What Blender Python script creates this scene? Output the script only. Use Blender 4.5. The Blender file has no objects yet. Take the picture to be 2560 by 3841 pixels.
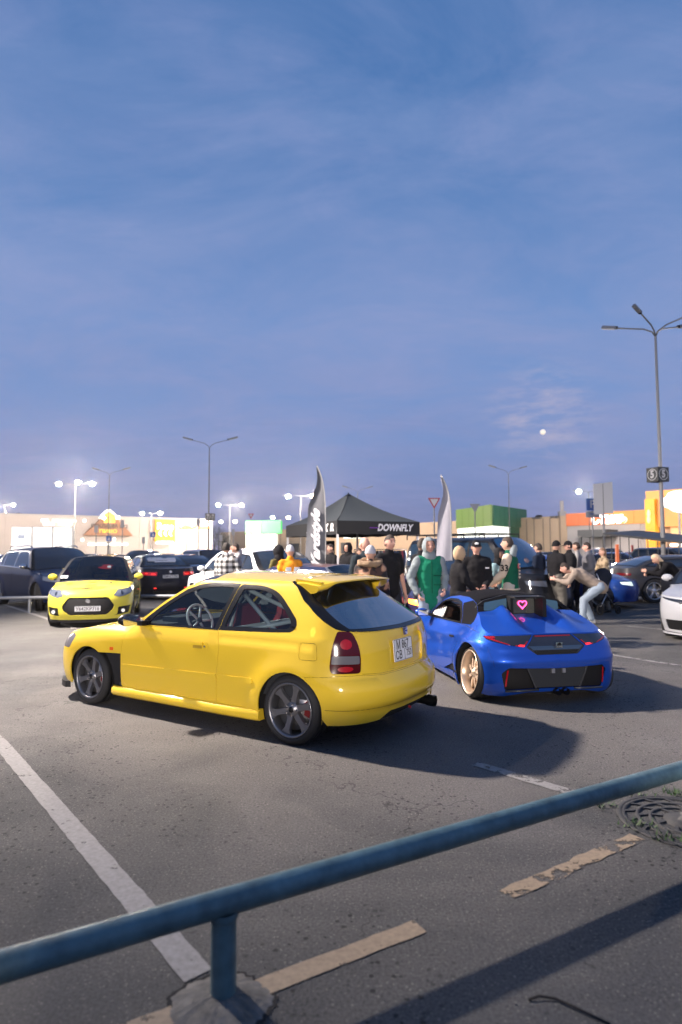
import bpy, bmesh, math, random
import numpy as np
from mathutils import Vector, Matrix, noise
from mathutils.geometry import delaunay_2d_cdt
R_ = math.radians
scene = bpy.context.scene
COL = scene.collection
random.seed(5)

# ------------------------------------------------------------ camera
cam_data = bpy.data.cameras.new("camera")
cam = bpy.data.objects.new("camera", cam_data); COL.objects.link(cam)
FPX, CW, CH, PITCH, ROLL, EYE = 2300.0, 2560.0, 3841.0, 0.0636, -0.004, 1.6
cam_data.sensor_fit = 'VERTICAL'; cam_data.sensor_height = 36.0
cam_data.lens = 36.0 * FPX / CH
cam_data.clip_start = 0.05; cam_data.clip_end = 3000
fw = Vector((0, math.cos(PITCH), math.sin(PITCH))); rt = Vector((1, 0, 0)); up = rt.cross(fw)
rt2 = rt * math.cos(ROLL) + up * math.sin(ROLL); up2 = up * math.cos(ROLL) - rt * math.sin(ROLL)
m = Matrix((rt2, up2, -fw)).transposed().to_4x4(); m.translation = (0, 0, EYE)
cam.matrix_world = m
cam_data.dof.use_dof = True; cam_data.dof.focus_distance = 5.9; cam_data.dof.aperture_fstop = 1.4
scene.camera = cam
scene.view_settings.view_transform = 'Standard'; scene.view_settings.look = 'None'
scene.view_settings.exposure = 0.0; scene.view_settings.gamma = 1.0
scene.render.engine = 'CYCLES'
scene.cycles.use_denoising = True
scene.cycles.max_bounces = 7; scene.cycles.transparent_max_bounces = 14
scene.cycles.sample_clamp_indirect = 4.0; scene.cycles.sample_clamp_direct = 0
scene.cycles.caustics_reflective = False; scene.cycles.caustics_refractive = False

# ------------------------------------------------------------ dusk sky
world = bpy.data.worlds.new("World"); scene.world = world; world.use_nodes = True
wn = world.node_tree; wn.nodes.clear()
def N(nt, typ, **kw):
    n = nt.nodes.new(typ)
    for k, v in kw.items():
        if k.startswith('_'): setattr(n, k[1:], v)
        else: n.inputs[k.replace('__', ' ')].default_value = v
    return n
def L(nt, a, b): nt.links.new(a, b)
def ramp(nt, fac, stops, interp='LINEAR'):
    n = nt.nodes.new('ShaderNodeValToRGB'); n.color_ramp.interpolation = interp
    el = n.color_ramp.elements
    while len(el) < len(stops): el.new(0.5)
    for e, (p, c) in zip(el, stops):
        e.position = p; e.color = (c[0], c[1], c[2], 1) if len(c) == 3 else c
    if fac is not None: L(nt, fac, n.inputs['Fac'])
    return n
def math_n(nt, op, a, b=None, clamp=False):
    n = nt.nodes.new('ShaderNodeMath'); n.operation = op; n.use_clamp = clamp
    for i, v in enumerate((a, b)):
        if v is None: continue
        if isinstance(v, (int, float)): n.inputs[i].default_value = v
        else: L(nt, v, n.inputs[i])
    return n.outputs[0]
def mix_c(nt, fac, a, b, blend='MIX'):
    n = nt.nodes.new('ShaderNodeMix'); n.data_type = 'RGBA'; n.blend_type = blend
    for i, v in ((0, fac), (6, a), (7, b)):
        if isinstance(v, (int, float)): n.inputs[i].default_value = v
        elif isinstance(v, tuple): n.inputs[i].default_value = (v[0], v[1], v[2], 1)
        else: L(nt, v, n.inputs[i])
    return n.outputs[2]
def srgb(r, g, b):
    return tuple(((c / 255) / 12.92 if c / 255 <= .04045 else ((c / 255 + .055) / 1.055) ** 2.4) for c in (r, g, b))
tc = N(wn, 'ShaderNodeTexCoord'); sep = N(wn, 'ShaderNodeSeparateXYZ'); L(wn, tc.outputs['Generated'], sep.inputs[0])
elev = sep.outputs['Z']
grad = ramp(wn, elev, [(0.0, srgb(132, 134, 176)), (0.03, srgb(127, 134, 177)), (0.09, srgb(120, 139, 188)), (0.18, srgb(122, 150, 203)),
                       (0.34, srgb(114, 150, 206)), (0.50, srgb(92, 134, 192)), (0.62, srgb(58, 114, 176)), (1.0, srgb(34, 84, 146))])
# cloud layer: project the direction on a plane so streaks flatten towards the horizon
zz = math_n(wn, 'ADD', math_n(wn, 'MAXIMUM', elev, 0.0), 0.22)
px_ = math_n(wn, 'DIVIDE', sep.outputs['X'], zz); py_ = math_n(wn, 'DIVIDE', sep.outputs['Y'], zz)
cmb = N(wn, 'ShaderNodeCombineXYZ'); L(wn, px_, cmb.inputs[0]); L(wn, py_, cmb.inputs[1])
mp = N(wn, 'ShaderNodeMapping'); L(wn, cmb.outputs[0], mp.inputs[0])
mp.inputs['Rotation'].default_value = (0, 0, R_(24)); mp.inputs['Scale'].default_value = (1.0, 1.7, 1); mp.inputs['Location'].default_value = (3.1, 1.7, 0)
n1 = N(wn, 'ShaderNodeTexNoise', Scale=1.7, Detail=9.0, Roughness=0.62, Distortion=0.6); L(wn, mp.outputs[0], n1.inputs['Vector'])
c1 = ramp(wn, n1.outputs['Fac'], [(0.34, (0, 0, 0)), (0.64, (1, 1, 1))])
cl_col = ramp(wn, elev, [(0.0, srgb(134, 134, 174)), (0.12, srgb(138, 148, 194)), (0.40, srgb(146, 162, 208)), (0.60, srgb(126, 152, 202)), (1.0, srgb(100, 134, 188))])
f1 = math_n(wn, 'MULTIPLY', c1.outputs[0], 0.68)
skyc = mix_c(wn, f1, grad.outputs[0], cl_col.outputs[0])
# darker, bluer gaps
n2 = N(wn, 'ShaderNodeTexNoise', Scale=0.45, Detail=3.0, Roughness=0.5); L(wn, mp.outputs[0], n2.inputs['Vector'])
c2 = ramp(wn, n2.outputs['Fac'], [(0.36, (1, 1, 1)), (0.6, (0, 0, 0))])
skyc = mix_c(wn, math_n(wn, 'MULTIPLY', c2.outputs[0], 0.16), skyc, srgb(74, 122, 184))
n4 = N(wn, 'ShaderNodeTexNoise', Scale=4.2, Detail=7.0, Roughness=0.6, Distortion=0.8); L(wn, mp.outputs[0], n4.inputs['Vector'])
c4 = ramp(wn, n4.outputs['Fac'], [(0.46, (0, 0, 0)), (0.70, (1, 1, 1))])
skyc = mix_c(wn, math_n(wn, 'MULTIPLY', math_n(wn, 'MULTIPLY', c4.outputs[0], c1.outputs[0]), 0.32), skyc, srgb(150, 160, 208))
skyc = mix_c(wn, 0.08, skyc, srgb(146, 146, 184))
# moonlit cloud wisps
def wdir(px, py):
    d = fw + rt2 * ((px - CW / 2) / FPX) - up2 * ((py - CH / 2) / FPX)
    return d.normalized()
MOON = wdir(2037, 1618)
dotn = wn.nodes.new('ShaderNodeVectorMath'); dotn.operation = 'DOT_PRODUCT'
L(wn, tc.outputs['Generated'], dotn.inputs[0]); dotn.inputs[1].default_value = wdir(2030, 1570)
mg = ramp(wn, dotn.outputs['Value'], [(0.9945, (0, 0, 0)), (0.9986, (.45, .45, .45)), (1.0, (1, 1, 1))])
mp3 = N(wn, 'ShaderNodeMapping'); L(wn, tc.outputs['Generated'], mp3.inputs[0]); mp3.inputs['Scale'].default_value = (7, 7, 26); mp3.inputs['Rotation'].default_value = (0, R_(22), 0)
n3 = N(wn, 'ShaderNodeTexNoise', Scale=2.2, Detail=6.0, Roughness=0.62); L(wn, mp3.outputs[0], n3.inputs['Vector'])
c3 = ramp(wn, n3.outputs['Fac'], [(0.44, (0, 0, 0)), (0.74, (1, 1, 1))])
skyc = mix_c(wn, math_n(wn, 'MULTIPLY', math_n(wn, 'MULTIPLY', c3.outputs[0], mg.outputs[0]), 0.62, True), skyc, srgb(205, 190, 205))
bg = N(wn, 'ShaderNodeBackground', Strength=1.0); L(wn, skyc, bg.inputs[0])
wo = N(wn, 'ShaderNodeOutputWorld'); L(wn, bg.outputs[0], wo.inputs[0])

# ------------------------------------------------------------ light of the car park's flood lamps (masts built below carry them)
def spot(name, loc, aim, power, color, cone, blend, size=0.35):
    d = bpy.data.lights.new(name, 'SPOT'); d.energy = power; d.color = color; d.spot_size = R_(cone); d.spot_blend = blend; d.shadow_soft_size = size
    o = bpy.data.objects.new(name, d); COL.objects.link(o); o.location = loc
    o.rotation_euler = (Vector(aim) - Vector(loc)).to_track_quat('-Z', 'Y').to_euler()
    return o
WARM = (1.0, 0.86, 0.76)
KEY_POS = (-10.4, 11.1, 10.3)      # mast left of the frame, low over the rows of cars
FILL_POS = (-6.0, -60.0, 8.4)      # mast left of and behind the photographer
spot('mast_lamp_key', KEY_POS, (2.2, 13.0, 0), 47000, WARM, 92, 0.8, 0.28)
spot('mast_lamp_fill', FILL_POS, (0.5, 10, 1), 150000, (1.0, 0.88, 0.80), 34, 0.8, 1.0)

# ------------------------------------------------------------ materials
MATS = {}
def bs(nt): return [n for n in nt.nodes if n.type == 'BSDF_PRINCIPLED'][0]
def mat(name, col, rough=0.5, metal=0.0, coat=0.0, emit=None, es=0.0, spec=None, bump=None, vary=None):
    if name in MATS: return MATS[name]
    m = bpy.data.materials.new(name); m.use_nodes = True; nt = m.node_tree; b = bs(nt)
    b.inputs['Base Color'].default_value = (*col[:3], 1); b.inputs['Roughness'].default_value = rough; b.inputs['Metallic'].default_value = metal
    if coat: b.inputs['Coat Weight'].default_value = coat; b.inputs['Coat Roughness'].default_value = 0.04
    if spec is not None: b.inputs['Specular IOR Level'].default_value = spec
    if emit: b.inputs['Emission Color'].default_value = (*emit, 1); b.inputs['Emission Strength'].default_value = es
    if bump or vary:
        t = N(nt, 'ShaderNodeTexCoord')
    if bump:
        sc, st = bump
        n = N(nt, 'ShaderNodeTexNoise', Scale=sc, Detail=3.0); L(nt, t.outputs['Object'], n.inputs['Vector'])
        bp = N(nt, 'ShaderNodeBump', Strength=st, Distance=0.01); L(nt, n.outputs['Fac'], bp.inputs['Height']); L(nt, bp.outputs[0], b.inputs['Normal'])
    if vary:
        sc, am = vary
        n = N(nt, 'ShaderNodeTexNoise', Scale=sc, Detail=4.0, Roughness=0.6); L(nt, t.outputs['Object'], n.inputs['Vector'])
        r = ramp(nt, n.outputs['Fac'], [(0.3, tuple(c * (1 - am) for c in col[:3])), (0.7, tuple(min(1, c * (1 + am)) for c in col[:3]))])
        L(nt, r.outputs[0], b.inputs['Base Color'])
    MATS[name] = m; return m
def glass(name, tint, refl=0.0, dens=1.0):
    """thin pane: tinted see-through with a Fresnel reflection"""
    if name in MATS: return MATS[name]
    m = bpy.data.materials.new(name); m.use_nodes = True; nt = m.node_tree; nt.nodes.clear()
    tr = N(nt, 'ShaderNodeBsdfTransparent', Color=(*tint, 1)); gl = N(nt, 'ShaderNodeBsdfGlossy', Roughness=0.02)
    fr = N(nt, 'ShaderNodeFresnel', IOR=1.5); f = math_n(nt, 'ADD', fr.outputs[0], refl, True)
    mx = N(nt, 'ShaderNodeMixShader'); L(nt, f, mx.inputs[0]); L(nt, tr.outputs[0], mx.inputs[1]); L(nt, gl.outputs[0], mx.inputs[2])
    o = N(nt, 'ShaderNodeOutputMaterial'); L(nt, mx.outputs[0], o.inputs[0]); MATS[name] = m; return m
def paint(name, col, rough=0.28, flake=0.0, coat=1.0):
    return mat(name, col, rough=.38, metal=flake, coat=coat, spec=.12)
BLACK = mat('black_plastic', (.008, .008, .009), .5, spec=.25)
MATT = mat('matt_black_lining', (.006, .006, .007), .9)
RUBBER = mat('tyre_rubber', (.016, .016, .017), .75, bump=(60, .15))
CHROME = mat('chrome', (.75, .75, .76), .12, 1.0)
ALU = mat('brushed_aluminium', (.55, .55, .56), .32, 1.0)
WHITEP = mat('white_plastic', (.75, .75, .75), .4)
GALV_ = mat('galvanised_steel', (.30, .31, .32), .45, .7, vary=(6, .25))
SKIN = mat('skin', (.50, .29, .21), .55)
SKIN2 = mat('skin_rosy', (.55, .30, .23), .55)

# ------------------------------------------------------------ mesh builder
class MB:
    def __init__(s): s.v = []; s.f = []; s.mi = []; s.n = []; s.mats = []; s.sm = []
    def slot(s, m):
        if m not in s.mats: s.mats.append(m)
        return s.mats.index(m)
    def add(s, verts, faces, m, smooth=False, normals=None, M=None):
        o = len(s.v)
        if M is not None:
            verts = [M @ Vector(v) for v in verts]
        s.v += [tuple(v) for v in verts]; i = s.slot(m)
        s.n += normals if normals else [None] * len(verts)
        for f in faces: s.f.append(tuple(a + o for a in f)); s.mi.append(i); s.sm.append(smooth)
        return s
    def box(s, c, d, m, rz=0, M=None, taper=(1, 1)):
        a, b, h = d[0] / 2, d[1] / 2, d[2] / 2; vs = []
        for k, z in enumerate((-h, h)):
            tx, ty = (taper if k else (1, 1))
            for x, y in ((-a, -b), (a, -b), (a, b), (-a, b)): vs.append((x * tx, y * ty, z))
        T = Matrix.Translation(c) @ Matrix.Rotation(rz, 4, 'Z')
        if M is not None: T = M @ T
        return s.add(vs, [(3, 2, 1, 0), (4, 5, 6, 7), (0, 1, 5, 4), (1, 2, 6, 5), (2, 3, 7, 6), (3, 0, 4, 7)], m, False, None, T)
    def cyl(s, p0, p1, r0, m, r1=None, n=16, cap=True, smooth=True):
        p0 = Vector(p0); p1 = Vector(p1); r1 = r0 if r1 is None else r1
        q = (p1 - p0).to_track_quat('Z', 'Y').to_matrix(); vs = []
        for p, r in ((p0, r0), (p1, r1)):
            for k in range(n):
                a = 2 * math.pi * k / n; vs.append(p + q @ Vector((r * math.cos(a), r * math.sin(a), 0)))
        s.add(vs, [(k, (k + 1) % n, n + (k + 1) % n, n + k) for k in range(n)], m, smooth)
        if cap:
            s.add(vs[:n], [tuple(range(n - 1, -1, -1))], m); s.add(vs[n:], [tuple(range(n))], m)
        return s
    def tube(s, pts, r, m, n=8, rr=None):
        pts = [Vector(p) for p in pts]; rings = []; up = Vector((0, 0, 1)); vs = []
        for i, p in enumerate(pts):
            t = (pts[min(i + 1, len(pts) - 1)] - pts[max(i - 1, 0)]).normalized()
            if i == 0: a = t.orthogonal().normalized()
            else: a = (a - t * a.dot(t)).normalized()
            b = t.cross(a); q = rr[i] if rr else r
            for k in range(n):
                w = 2 * math.pi * k / n; vs.append(p + (a * math.cos(w) + b * math.sin(w)) * q)
        fs = []
        for i in range(len(pts) - 1):
            for k in range(n): fs.append((i * n + k, i * n + (k + 1) % n, (i + 1) * n + (k + 1) % n, (i + 1) * n + k))
        fs.append(tuple(range(n - 1, -1, -1))); fs.append(tuple(range((len(pts) - 1) * n, len(pts) * n)))
        return s.add(vs, fs, m, True)
    def lathe(s, prof, m, n=32, M=None, close=False):
        """profile of (radius, height) turned round local Z"""
        vs = []; fs = []
        for k in range(n):
            a = 2 * math.pi * k / n
            for r, z in prof: vs.append((r * math.cos(a), r * math.sin(a), z))
        q = len(prof)
        for k in range(n):
            for j in range(q - 1): fs.append((k * q + j, ((k + 1) % n) * q + j, ((k + 1) % n) * q + j + 1, k * q + j + 1))
        return s.add(vs, fs, m, True, None, M)
    def prism(s, poly, z0, z1, m, M=None, smooth=False):
        n = len(poly); vs = [(x, y, z0) for x, y in poly] + [(x, y, z1) for x, y in poly]
        area = sum(poly[i][0] * poly[(i + 1) % n][1] - poly[(i + 1) % n][0] * poly[i][1] for i in range(n))
        a, b = (tuple(range(n - 1, -1, -1)), tuple(range(n, 2 * n))) if area > 0 else (tuple(range(n)), tuple(range(2 * n - 1, n - 1, -1)))
        fs = [a, b] + [((k, (k + 1) % n, n + (k + 1) % n, n + k) if area > 0 else (n + k, n + (k + 1) % n, (k + 1) % n, k)) for k in range(n)]
        return s.add(vs, fs, m, smooth, None, M)
    def ball(s, c, r, m, n=12, M=None):
        rx, ry, rz = r if isinstance(r, (tuple, list)) else (r, r, r); vs = []; fs = []; h = n // 2 + 1
        for j in range(h + 1):
            t = math.pi * j / h
            for k in range(n):
                a = 2 * math.pi * k / n; vs.append((c[0] + rx * math.sin(t) * math.cos(a), c[1] + ry * math.sin(t) * math.sin(a), c[2] + rz * math.cos(t)))
        for j in range(h):
            for k in range(n): fs.append((j * n + k, (j + 1) * n + k, (j + 1) * n + (k + 1) % n, j * n + (k + 1) % n))
        return s.add(vs, fs, m, True, None, M)
    def grid(s, P, m, smooth=True, flip=False):
        """P[i][j] points"""
        a, b = len(P), len(P[0]); vs = [p for r in P for p in r]; fs = []
        for i in range(a - 1):
            for j in range(b - 1):
                f = (i * b + j, (i + 1) * b + j, (i + 1) * b + j + 1, i * b + j + 1); fs.append(f[::-1] if flip else f)
        return s.add(vs, fs, m, smooth)
    def mesh(s, name):
        me = bpy.data.meshes.new(name); me.from_pydata(s.v, [], s.f); me.validate(clean_customdata=False)
        for m in s.mats: me.materials.append(m)
        if len(me.polygons) == len(s.f):
            me.polygons.foreach_set('material_index', s.mi); me.polygons.foreach_set('use_smooth', s.sm)
        me.update()
        if any(n is not None for n in s.n):
            vn = [tuple(n) if n is not None else tuple(me.vertices[i].normal) for i, n in enumerate(s.n)]
            me.polygons.foreach_set('use_smooth', [True] * len(me.polygons))
            me.normals_split_custom_set_from_vertices(vn)
        return me
    def build(s, name, parent=None, label=None, kind=None):
        if not s.v: return None
        o = bpy.data.objects.new(name, s.mesh(name)); COL.objects.link(o)
        if parent is not None: o.parent = parent
        if label: o['label'] = label
        if kind: o['kind'] = kind
        return o
def thing(name, label, cat, loc=(0, 0, 0), rz=0.0, group=None):
    o = bpy.data.objects.new(name, None); o.empty_display_size = .2; COL.objects.link(o)
    o.location = loc; o.rotation_euler = (0, 0, rz); o['label'] = label; o['category'] = cat
    if group: o['group'] = group
    return o
def tag(o, label, cat, group=None):
    o['label'] = label; o['category'] = cat
    if group: o['group'] = group
    return o
def copy_tree(o, parent=None):
    c = o.copy(); COL.objects.link(c)
    if parent is not None: c.parent = parent
    for ch in list(o.children): copy_tree(ch, c)
    return c
def text_mesh(txt, size, depth=0.0, off=0.0, shear=0.0, align='CENTER', sx=1.0):
    cu = bpy.data.curves.new('t', 'FONT'); cu.body = txt; cu.size = size; cu.extrude = depth; cu.offset = off; cu.shear = shear
    cu.align_x = align; cu.align_y = 'CENTER'; cu.resolution_u = 3
    o = bpy.data.objects.new('t', cu); COL.objects.link(o)
    dg = bpy.context.evaluated_depsgraph_get(); dg.update()
    me = bpy.data.meshes.new_from_object(o.evaluated_get(dg)); bpy.data.objects.remove(o); bpy.data.curves.remove(cu)
    vs = [(v.co.x * sx, v.co.y, v.co.z) for v in me.vertices]; fs = [tuple(p.vertices) for p in me.polygons]
    bpy.data.meshes.remove(me); return vs, fs
def frame(o, x, y):
    """matrix with local X along x, local Y along y"""
    x = Vector(x).normalized(); z = x.cross(Vector(y)).normalized(); y = z.cross(x)
    M = Matrix((x, y, z)).transposed().to_4x4(); M.translation = o; return M
def put_text(mb, txt, size, m, M, **kw):
    v, f = text_mesh(txt, size, **kw); return mb.add(v, f, m, False, None, M)

# ------------------------------------------------------------ wrap-around body surfaces
def pchip(pts):
    xs=[p[0] for p in pts];ys=[p[1] for p in pts];n=len(xs)
    if n==1: return lambda x:ys[0]
    d=[(ys[i+1]-ys[i])/(xs[i+1]-xs[i]) for i in range(n-1)]
    m=[0.0]*n;m[0]=d[0];m[-1]=d[-1]
    for i in range(1,n-1):
        if d[i-1]*d[i]>0:
            a=2*(xs[i+1]-xs[i])+(xs[i]-xs[i-1]);b=(xs[i+1]-xs[i])+2*(xs[i]-xs[i-1])
            m[i]=(a+b)/(a/d[i-1]+b/d[i])
    def f(x):
        if x<=xs[0]: return ys[0]
        if x>=xs[-1]: return ys[-1]
        i=0
        while x>xs[i+1]: i+=1
        hh=xs[i+1]-xs[i];t=(x-xs[i])/hh
        return ((1+2*t)*(1-t)**2*ys[i]+t*(1-t)**2*hh*m[i]+t*t*(3-2*t)*ys[i+1]+t*t*(t-1)*hh*m[i+1])
    return f
class Band:
    """wrap-around side surface of a car: u = x along the side, then arc length round each corner"""
    def __init__(s,hw,xf,xr,cf,cr,nf=2.5,nr=2.5,flares=(),shoulder=None,z0=.5,bow=0.0,extra=None):
        s.hw=pchip(hw);s.xf=pchip(xf);s.xr=pchip(xr);s.cf=cf;s.cr=cr;s.nf=nf;s.nr=nr
        s.flares=flares;s.shoulder=shoulder;s.bow=bow;s.extra=extra
        def tab(a,b,n):
            ph=np.linspace(0,1,1500)**1.5*(math.pi/2)
            ph=np.concatenate([ph[:-1]*.5,(math.pi/2-ph*.5)[::-1]])
            x=a*np.sin(ph)**(2/n);y=b*np.cos(ph).clip(0)**(2/n)
            L=np.concatenate([[0],np.cumsum(np.hypot(np.diff(x),np.diff(y)))]);return ph,L
        s.tf=tab(cf-s.xf(z0),s.hw(z0),nf);s.tr=tab(s.xr(z0)-cr,s.hw(z0),nr)
        s.uf=cf-s.tf[1][-1];s.ur=cr+s.tr[1][-1]
    def half(s,x,z):
        w=s.hw(z)
        w-=s.bow*((x-(s.cf+s.cr)/2)/((s.cr-s.cf)/2))**2 if s.bow else 0
        for (cx,cz,r,amp,wd) in s.flares:
            d=math.hypot(x-cx,(z-cz))
            k=min(1,max(0,(z-cz+.35)/.15)); w+=k*(amp*math.exp(-((d-r)/wd)**2) if d>r else amp)
        if s.shoulder: w-=s.shoulder(x,z)
        if s.extra: w+=s.extra(x,z)
        return w
    def F(s,u,z):
        sg=-1.0
        if u>s.ur: u=2*s.ur-u;sg=1.0
        elif u<s.uf: u=2*s.uf-u;sg=1.0
        if u>s.cr:
            ph=float(np.interp(u-s.cr,s.tr[1],s.tr[0]));b=s.half(s.cr+.5*(u-s.cr),z)
            x=s.cr+(s.xr(z)-s.cr)*math.sin(ph)**(2/s.nr);y=b*max(0,math.cos(ph))**(2/s.nr)
        elif u<s.cf:
            ph=float(np.interp(s.cf-u,s.tf[1],s.tf[0]));b=s.half(s.cf-.5*(s.cf-u),z)
            x=s.cf-(s.cf-s.xf(z))*math.sin(ph)**(2/s.nf);y=b*max(0,math.cos(ph))**(2/s.nf)
        else: x=u;y=s.half(u,z)
        return (x,sg*y,z)
    def ury(s,y):   # u on the rear left for a distance y from the middle
        b=s.hw(.5);ph=math.acos(min(1,(abs(y)/b)**(s.nr/2)));u=s.cr+float(np.interp(ph,s.tr[0],s.tr[1]))
        return u if y<=0 else 2*s.ur-u
    def ufy(s,y):
        b=s.hw(.5);ph=math.acos(min(1,(abs(y)/b)**(s.nf/2)));u=s.cf-float(np.interp(ph,s.tf[0],s.tf[1]))
        return u if y<=0 else 2*s.uf-u

def pin(p, poly):
    x, y = p; c = False; j = len(poly) - 1
    for i in range(len(poly)):
        xi, yi = poly[i]; xj, yj = poly[j]
        if (yi > y) != (yj > y) and x < (xj - xi) * (y - yi) / (yj - yi) + xi: c = not c
        j = i
    return c
def rnd(poly, r, n=5):
    """round the corners of a closed polygon; r a number or one per corner"""
    out = []; k = len(poly)
    for i in range(k):
        p0, p, p1 = Vector(poly[i - 1]), Vector(poly[i]), Vector(poly[(i + 1) % k]); q = r[i] if isinstance(r, (list, tuple)) else r
        a, b = p0 - p, p1 - p; q = min(q, a.length * .49, b.length * .49)
        if q < 1e-4: out.append(tuple(p)); continue
        a = p + a.normalized() * q; b = p + b.normalized() * q
        for j in range(n + 1):
            t = j / n; out.append(tuple(a * (1 - t) ** 2 + p * 2 * t * (1 - t) + b * t * t))
    return out
def dens(poly, ds):
    out = []
    for i in range(len(poly)):
        a, b = Vector(poly[i]), Vector(poly[(i + 1) % len(poly)]); n = max(1, int((b - a).length / ds + .5))
        for k in range(n): out.append(tuple(a.lerp(b, k / n)))
    return out
def dedupe(poly, e=5e-4):
    out = []
    for p in poly:
        if not out or (abs(p[0] - out[-1][0]) + abs(p[1] - out[-1][1])) > e: out.append(p)
    if len(out) > 1 and abs(out[0][0] - out[-1][0]) + abs(out[0][1] - out[-1][1]) <= e: out.pop()
    return out
def shrink(poly, g):
    n = len(poly); ar = sum(poly[i][0] * poly[(i + 1) % n][1] - poly[(i + 1) % n][0] * poly[i][1] for i in range(n)); sg = 1 if ar > 0 else -1
    out = []
    for i in range(n):
        a, p, b = Vector(poly[i - 1]), Vector(poly[i]), Vector(poly[(i + 1) % n])
        d1 = (p - a).normalized(); d2 = (b - p).normalized(); nn = Vector((-(d1.y + d2.y), d1.x + d2.x)) * sg
        if nn.length < 1e-6: out.append(tuple(p)); continue
        nn.normalize(); k = max(.35, nn.dot(Vector((-d1.y, d1.x)) * sg)); out.append(tuple(p + nn * (g / k)))
    return out
def surf(mb, F, outer, m, holes=(), ds=.05, off=0.0, flange=.012, gap=0.0, skip=None):
    outer = dedupe(outer)
    if gap: outer = dedupe(shrink(outer, gap))
    loops = [dedupe(dens(outer, ds))] + [dedupe(dens(h, ds)) for h in holes]
    pts = []; edges = []
    for lp in loops:
        o = len(pts); pts += lp; edges += [(o + i, o + (i + 1) % len(lp)) for i in range(len(lp))]
    x0, x1 = min(p[0] for p in loops[0]), max(p[0] for p in loops[0]); z0, z1 = min(p[1] for p in loops[0]), max(p[1] for p in loops[0])
    cell = {}
    for p in pts: cell.setdefault((int(p[0] // ds), int(p[1] // ds)), []).append(p)
    nx, nz = int((x1 - x0) / ds), int((z1 - z0) / ds)
    for i in range(1, nx + 1):
        for j in range(1, nz + 1):
            p = (x0 + ds * (i + (.5 if j % 2 else 0)) - ds * .25, z0 + ds * j * .98)
            cx, cy = int(p[0] // ds), int(p[1] // ds)
            if any(abs(q[0] - p[0]) + abs(q[1] - p[1]) < ds * .55 for a in (-1, 0, 1) for b in (-1, 0, 1) for q in cell.get((cx + a, cy + b), ())): continue
            if pin(p, loops[0]): pts.append(p)
    V2, _, T, *_r = delaunay_2d_cdt([Vector(p) for p in pts], edges, [], 0, 1e-5)
    keep = []
    for t in T:
        c = (sum(V2[i][0] for i in t) / len(t), sum(V2[i][1] for i in t) / len(t))
        if pin(c, loops[0]) and not any(pin(c, h) for h in loops[1:]): keep.append(tuple(t))
    use = sorted({i for t in keep for i in t}); idx = {a: b for b, a in enumerate(use)}
    vs = []; ns = []; e = 2e-3
    for i in use:
        u, v = V2[i]; p = Vector(F(u, v)); du = Vector(F(u + e, v)) - Vector(F(u - e, v)); dv = Vector(F(u, v + e)) - Vector(F(u, v - e))
        n = du.cross(dv); n = n.normalized() if n.length > 1e-12 else Vector((0, 0, 1)); vs.append(p + n * off); ns.append(n)
    fs = []
    for t in keep:
        t = tuple(idx[i] for i in t); a = (V2[use[t[1]]] - V2[use[t[0]]]); b = (V2[use[t[2]]] - V2[use[t[0]]])
        fs.append(t if a.x * b.y - a.y * b.x > 0 else t[::-1])
    mb.add(vs, fs, m, True, ns)
    if flange:
        cnt = {}
        for f in fs:
            for k in range(3): cnt[(f[k], f[(k + 1) % 3])] = 1
        fv = []; fn = []; ff = []
        for (a, b) in cnt:
            if (b, a) in cnt: continue
            if skip and skip(V2[use[a]], V2[use[b]]): continue
            t = (vs[b] - vs[a]); w = t.cross(ns[a] + ns[b])
            w = w.normalized() if w.length > 1e-9 else ns[a]; o = len(fv)
            fv += [vs[a], vs[b], vs[b] - ns[b] * flange, vs[a] - ns[a] * flange]; fn += [w] * 4; ff.append((o + 1, o, o + 3, o + 2))
        if fv: mb.add(fv, ff, m, True, fn)
    return mb
def resample(pts, n):
    P = [Vector(p) for p in pts]; Ls = [0]
    for a, b in zip(P, P[1:]): Ls.append(Ls[-1] + (b - a).length)
    out = []; j = 0
    for i in range(n):
        s = Ls[-1] * i / (n - 1)
        while j < len(P) - 2 and s > Ls[j + 1]: j += 1
        d = Ls[j + 1] - Ls[j]; out.append(P[j].lerp(P[j + 1], min(1, max(0, (s - Ls[j]) / d)) if d > 0 else 0))
    return out
def coons(A, B, C, D, bulge=0.0):
    """A front (left to right), B rear (left to right), C left (front to rear), D right; equal counts per pair"""
    na, nc = len(A), len(C); G = []
    for i in range(nc):
        t = i / (nc - 1); row = []
        for j in range(na):
            s = j / (na - 1)
            p = A[j] * (1 - t) + B[j] * t + C[i] * (1 - s) + D[i] * s - (A[0] * (1 - t) * (1 - s) + A[-1] * (1 - t) * s + B[0] * t * (1 - s) + B[-1] * t * s)
            p = p + Vector((0, 0, bulge * 16 * s * (1 - s) * t * (1 - t))); row.append(p)
        G.append(row)
    return G
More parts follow.
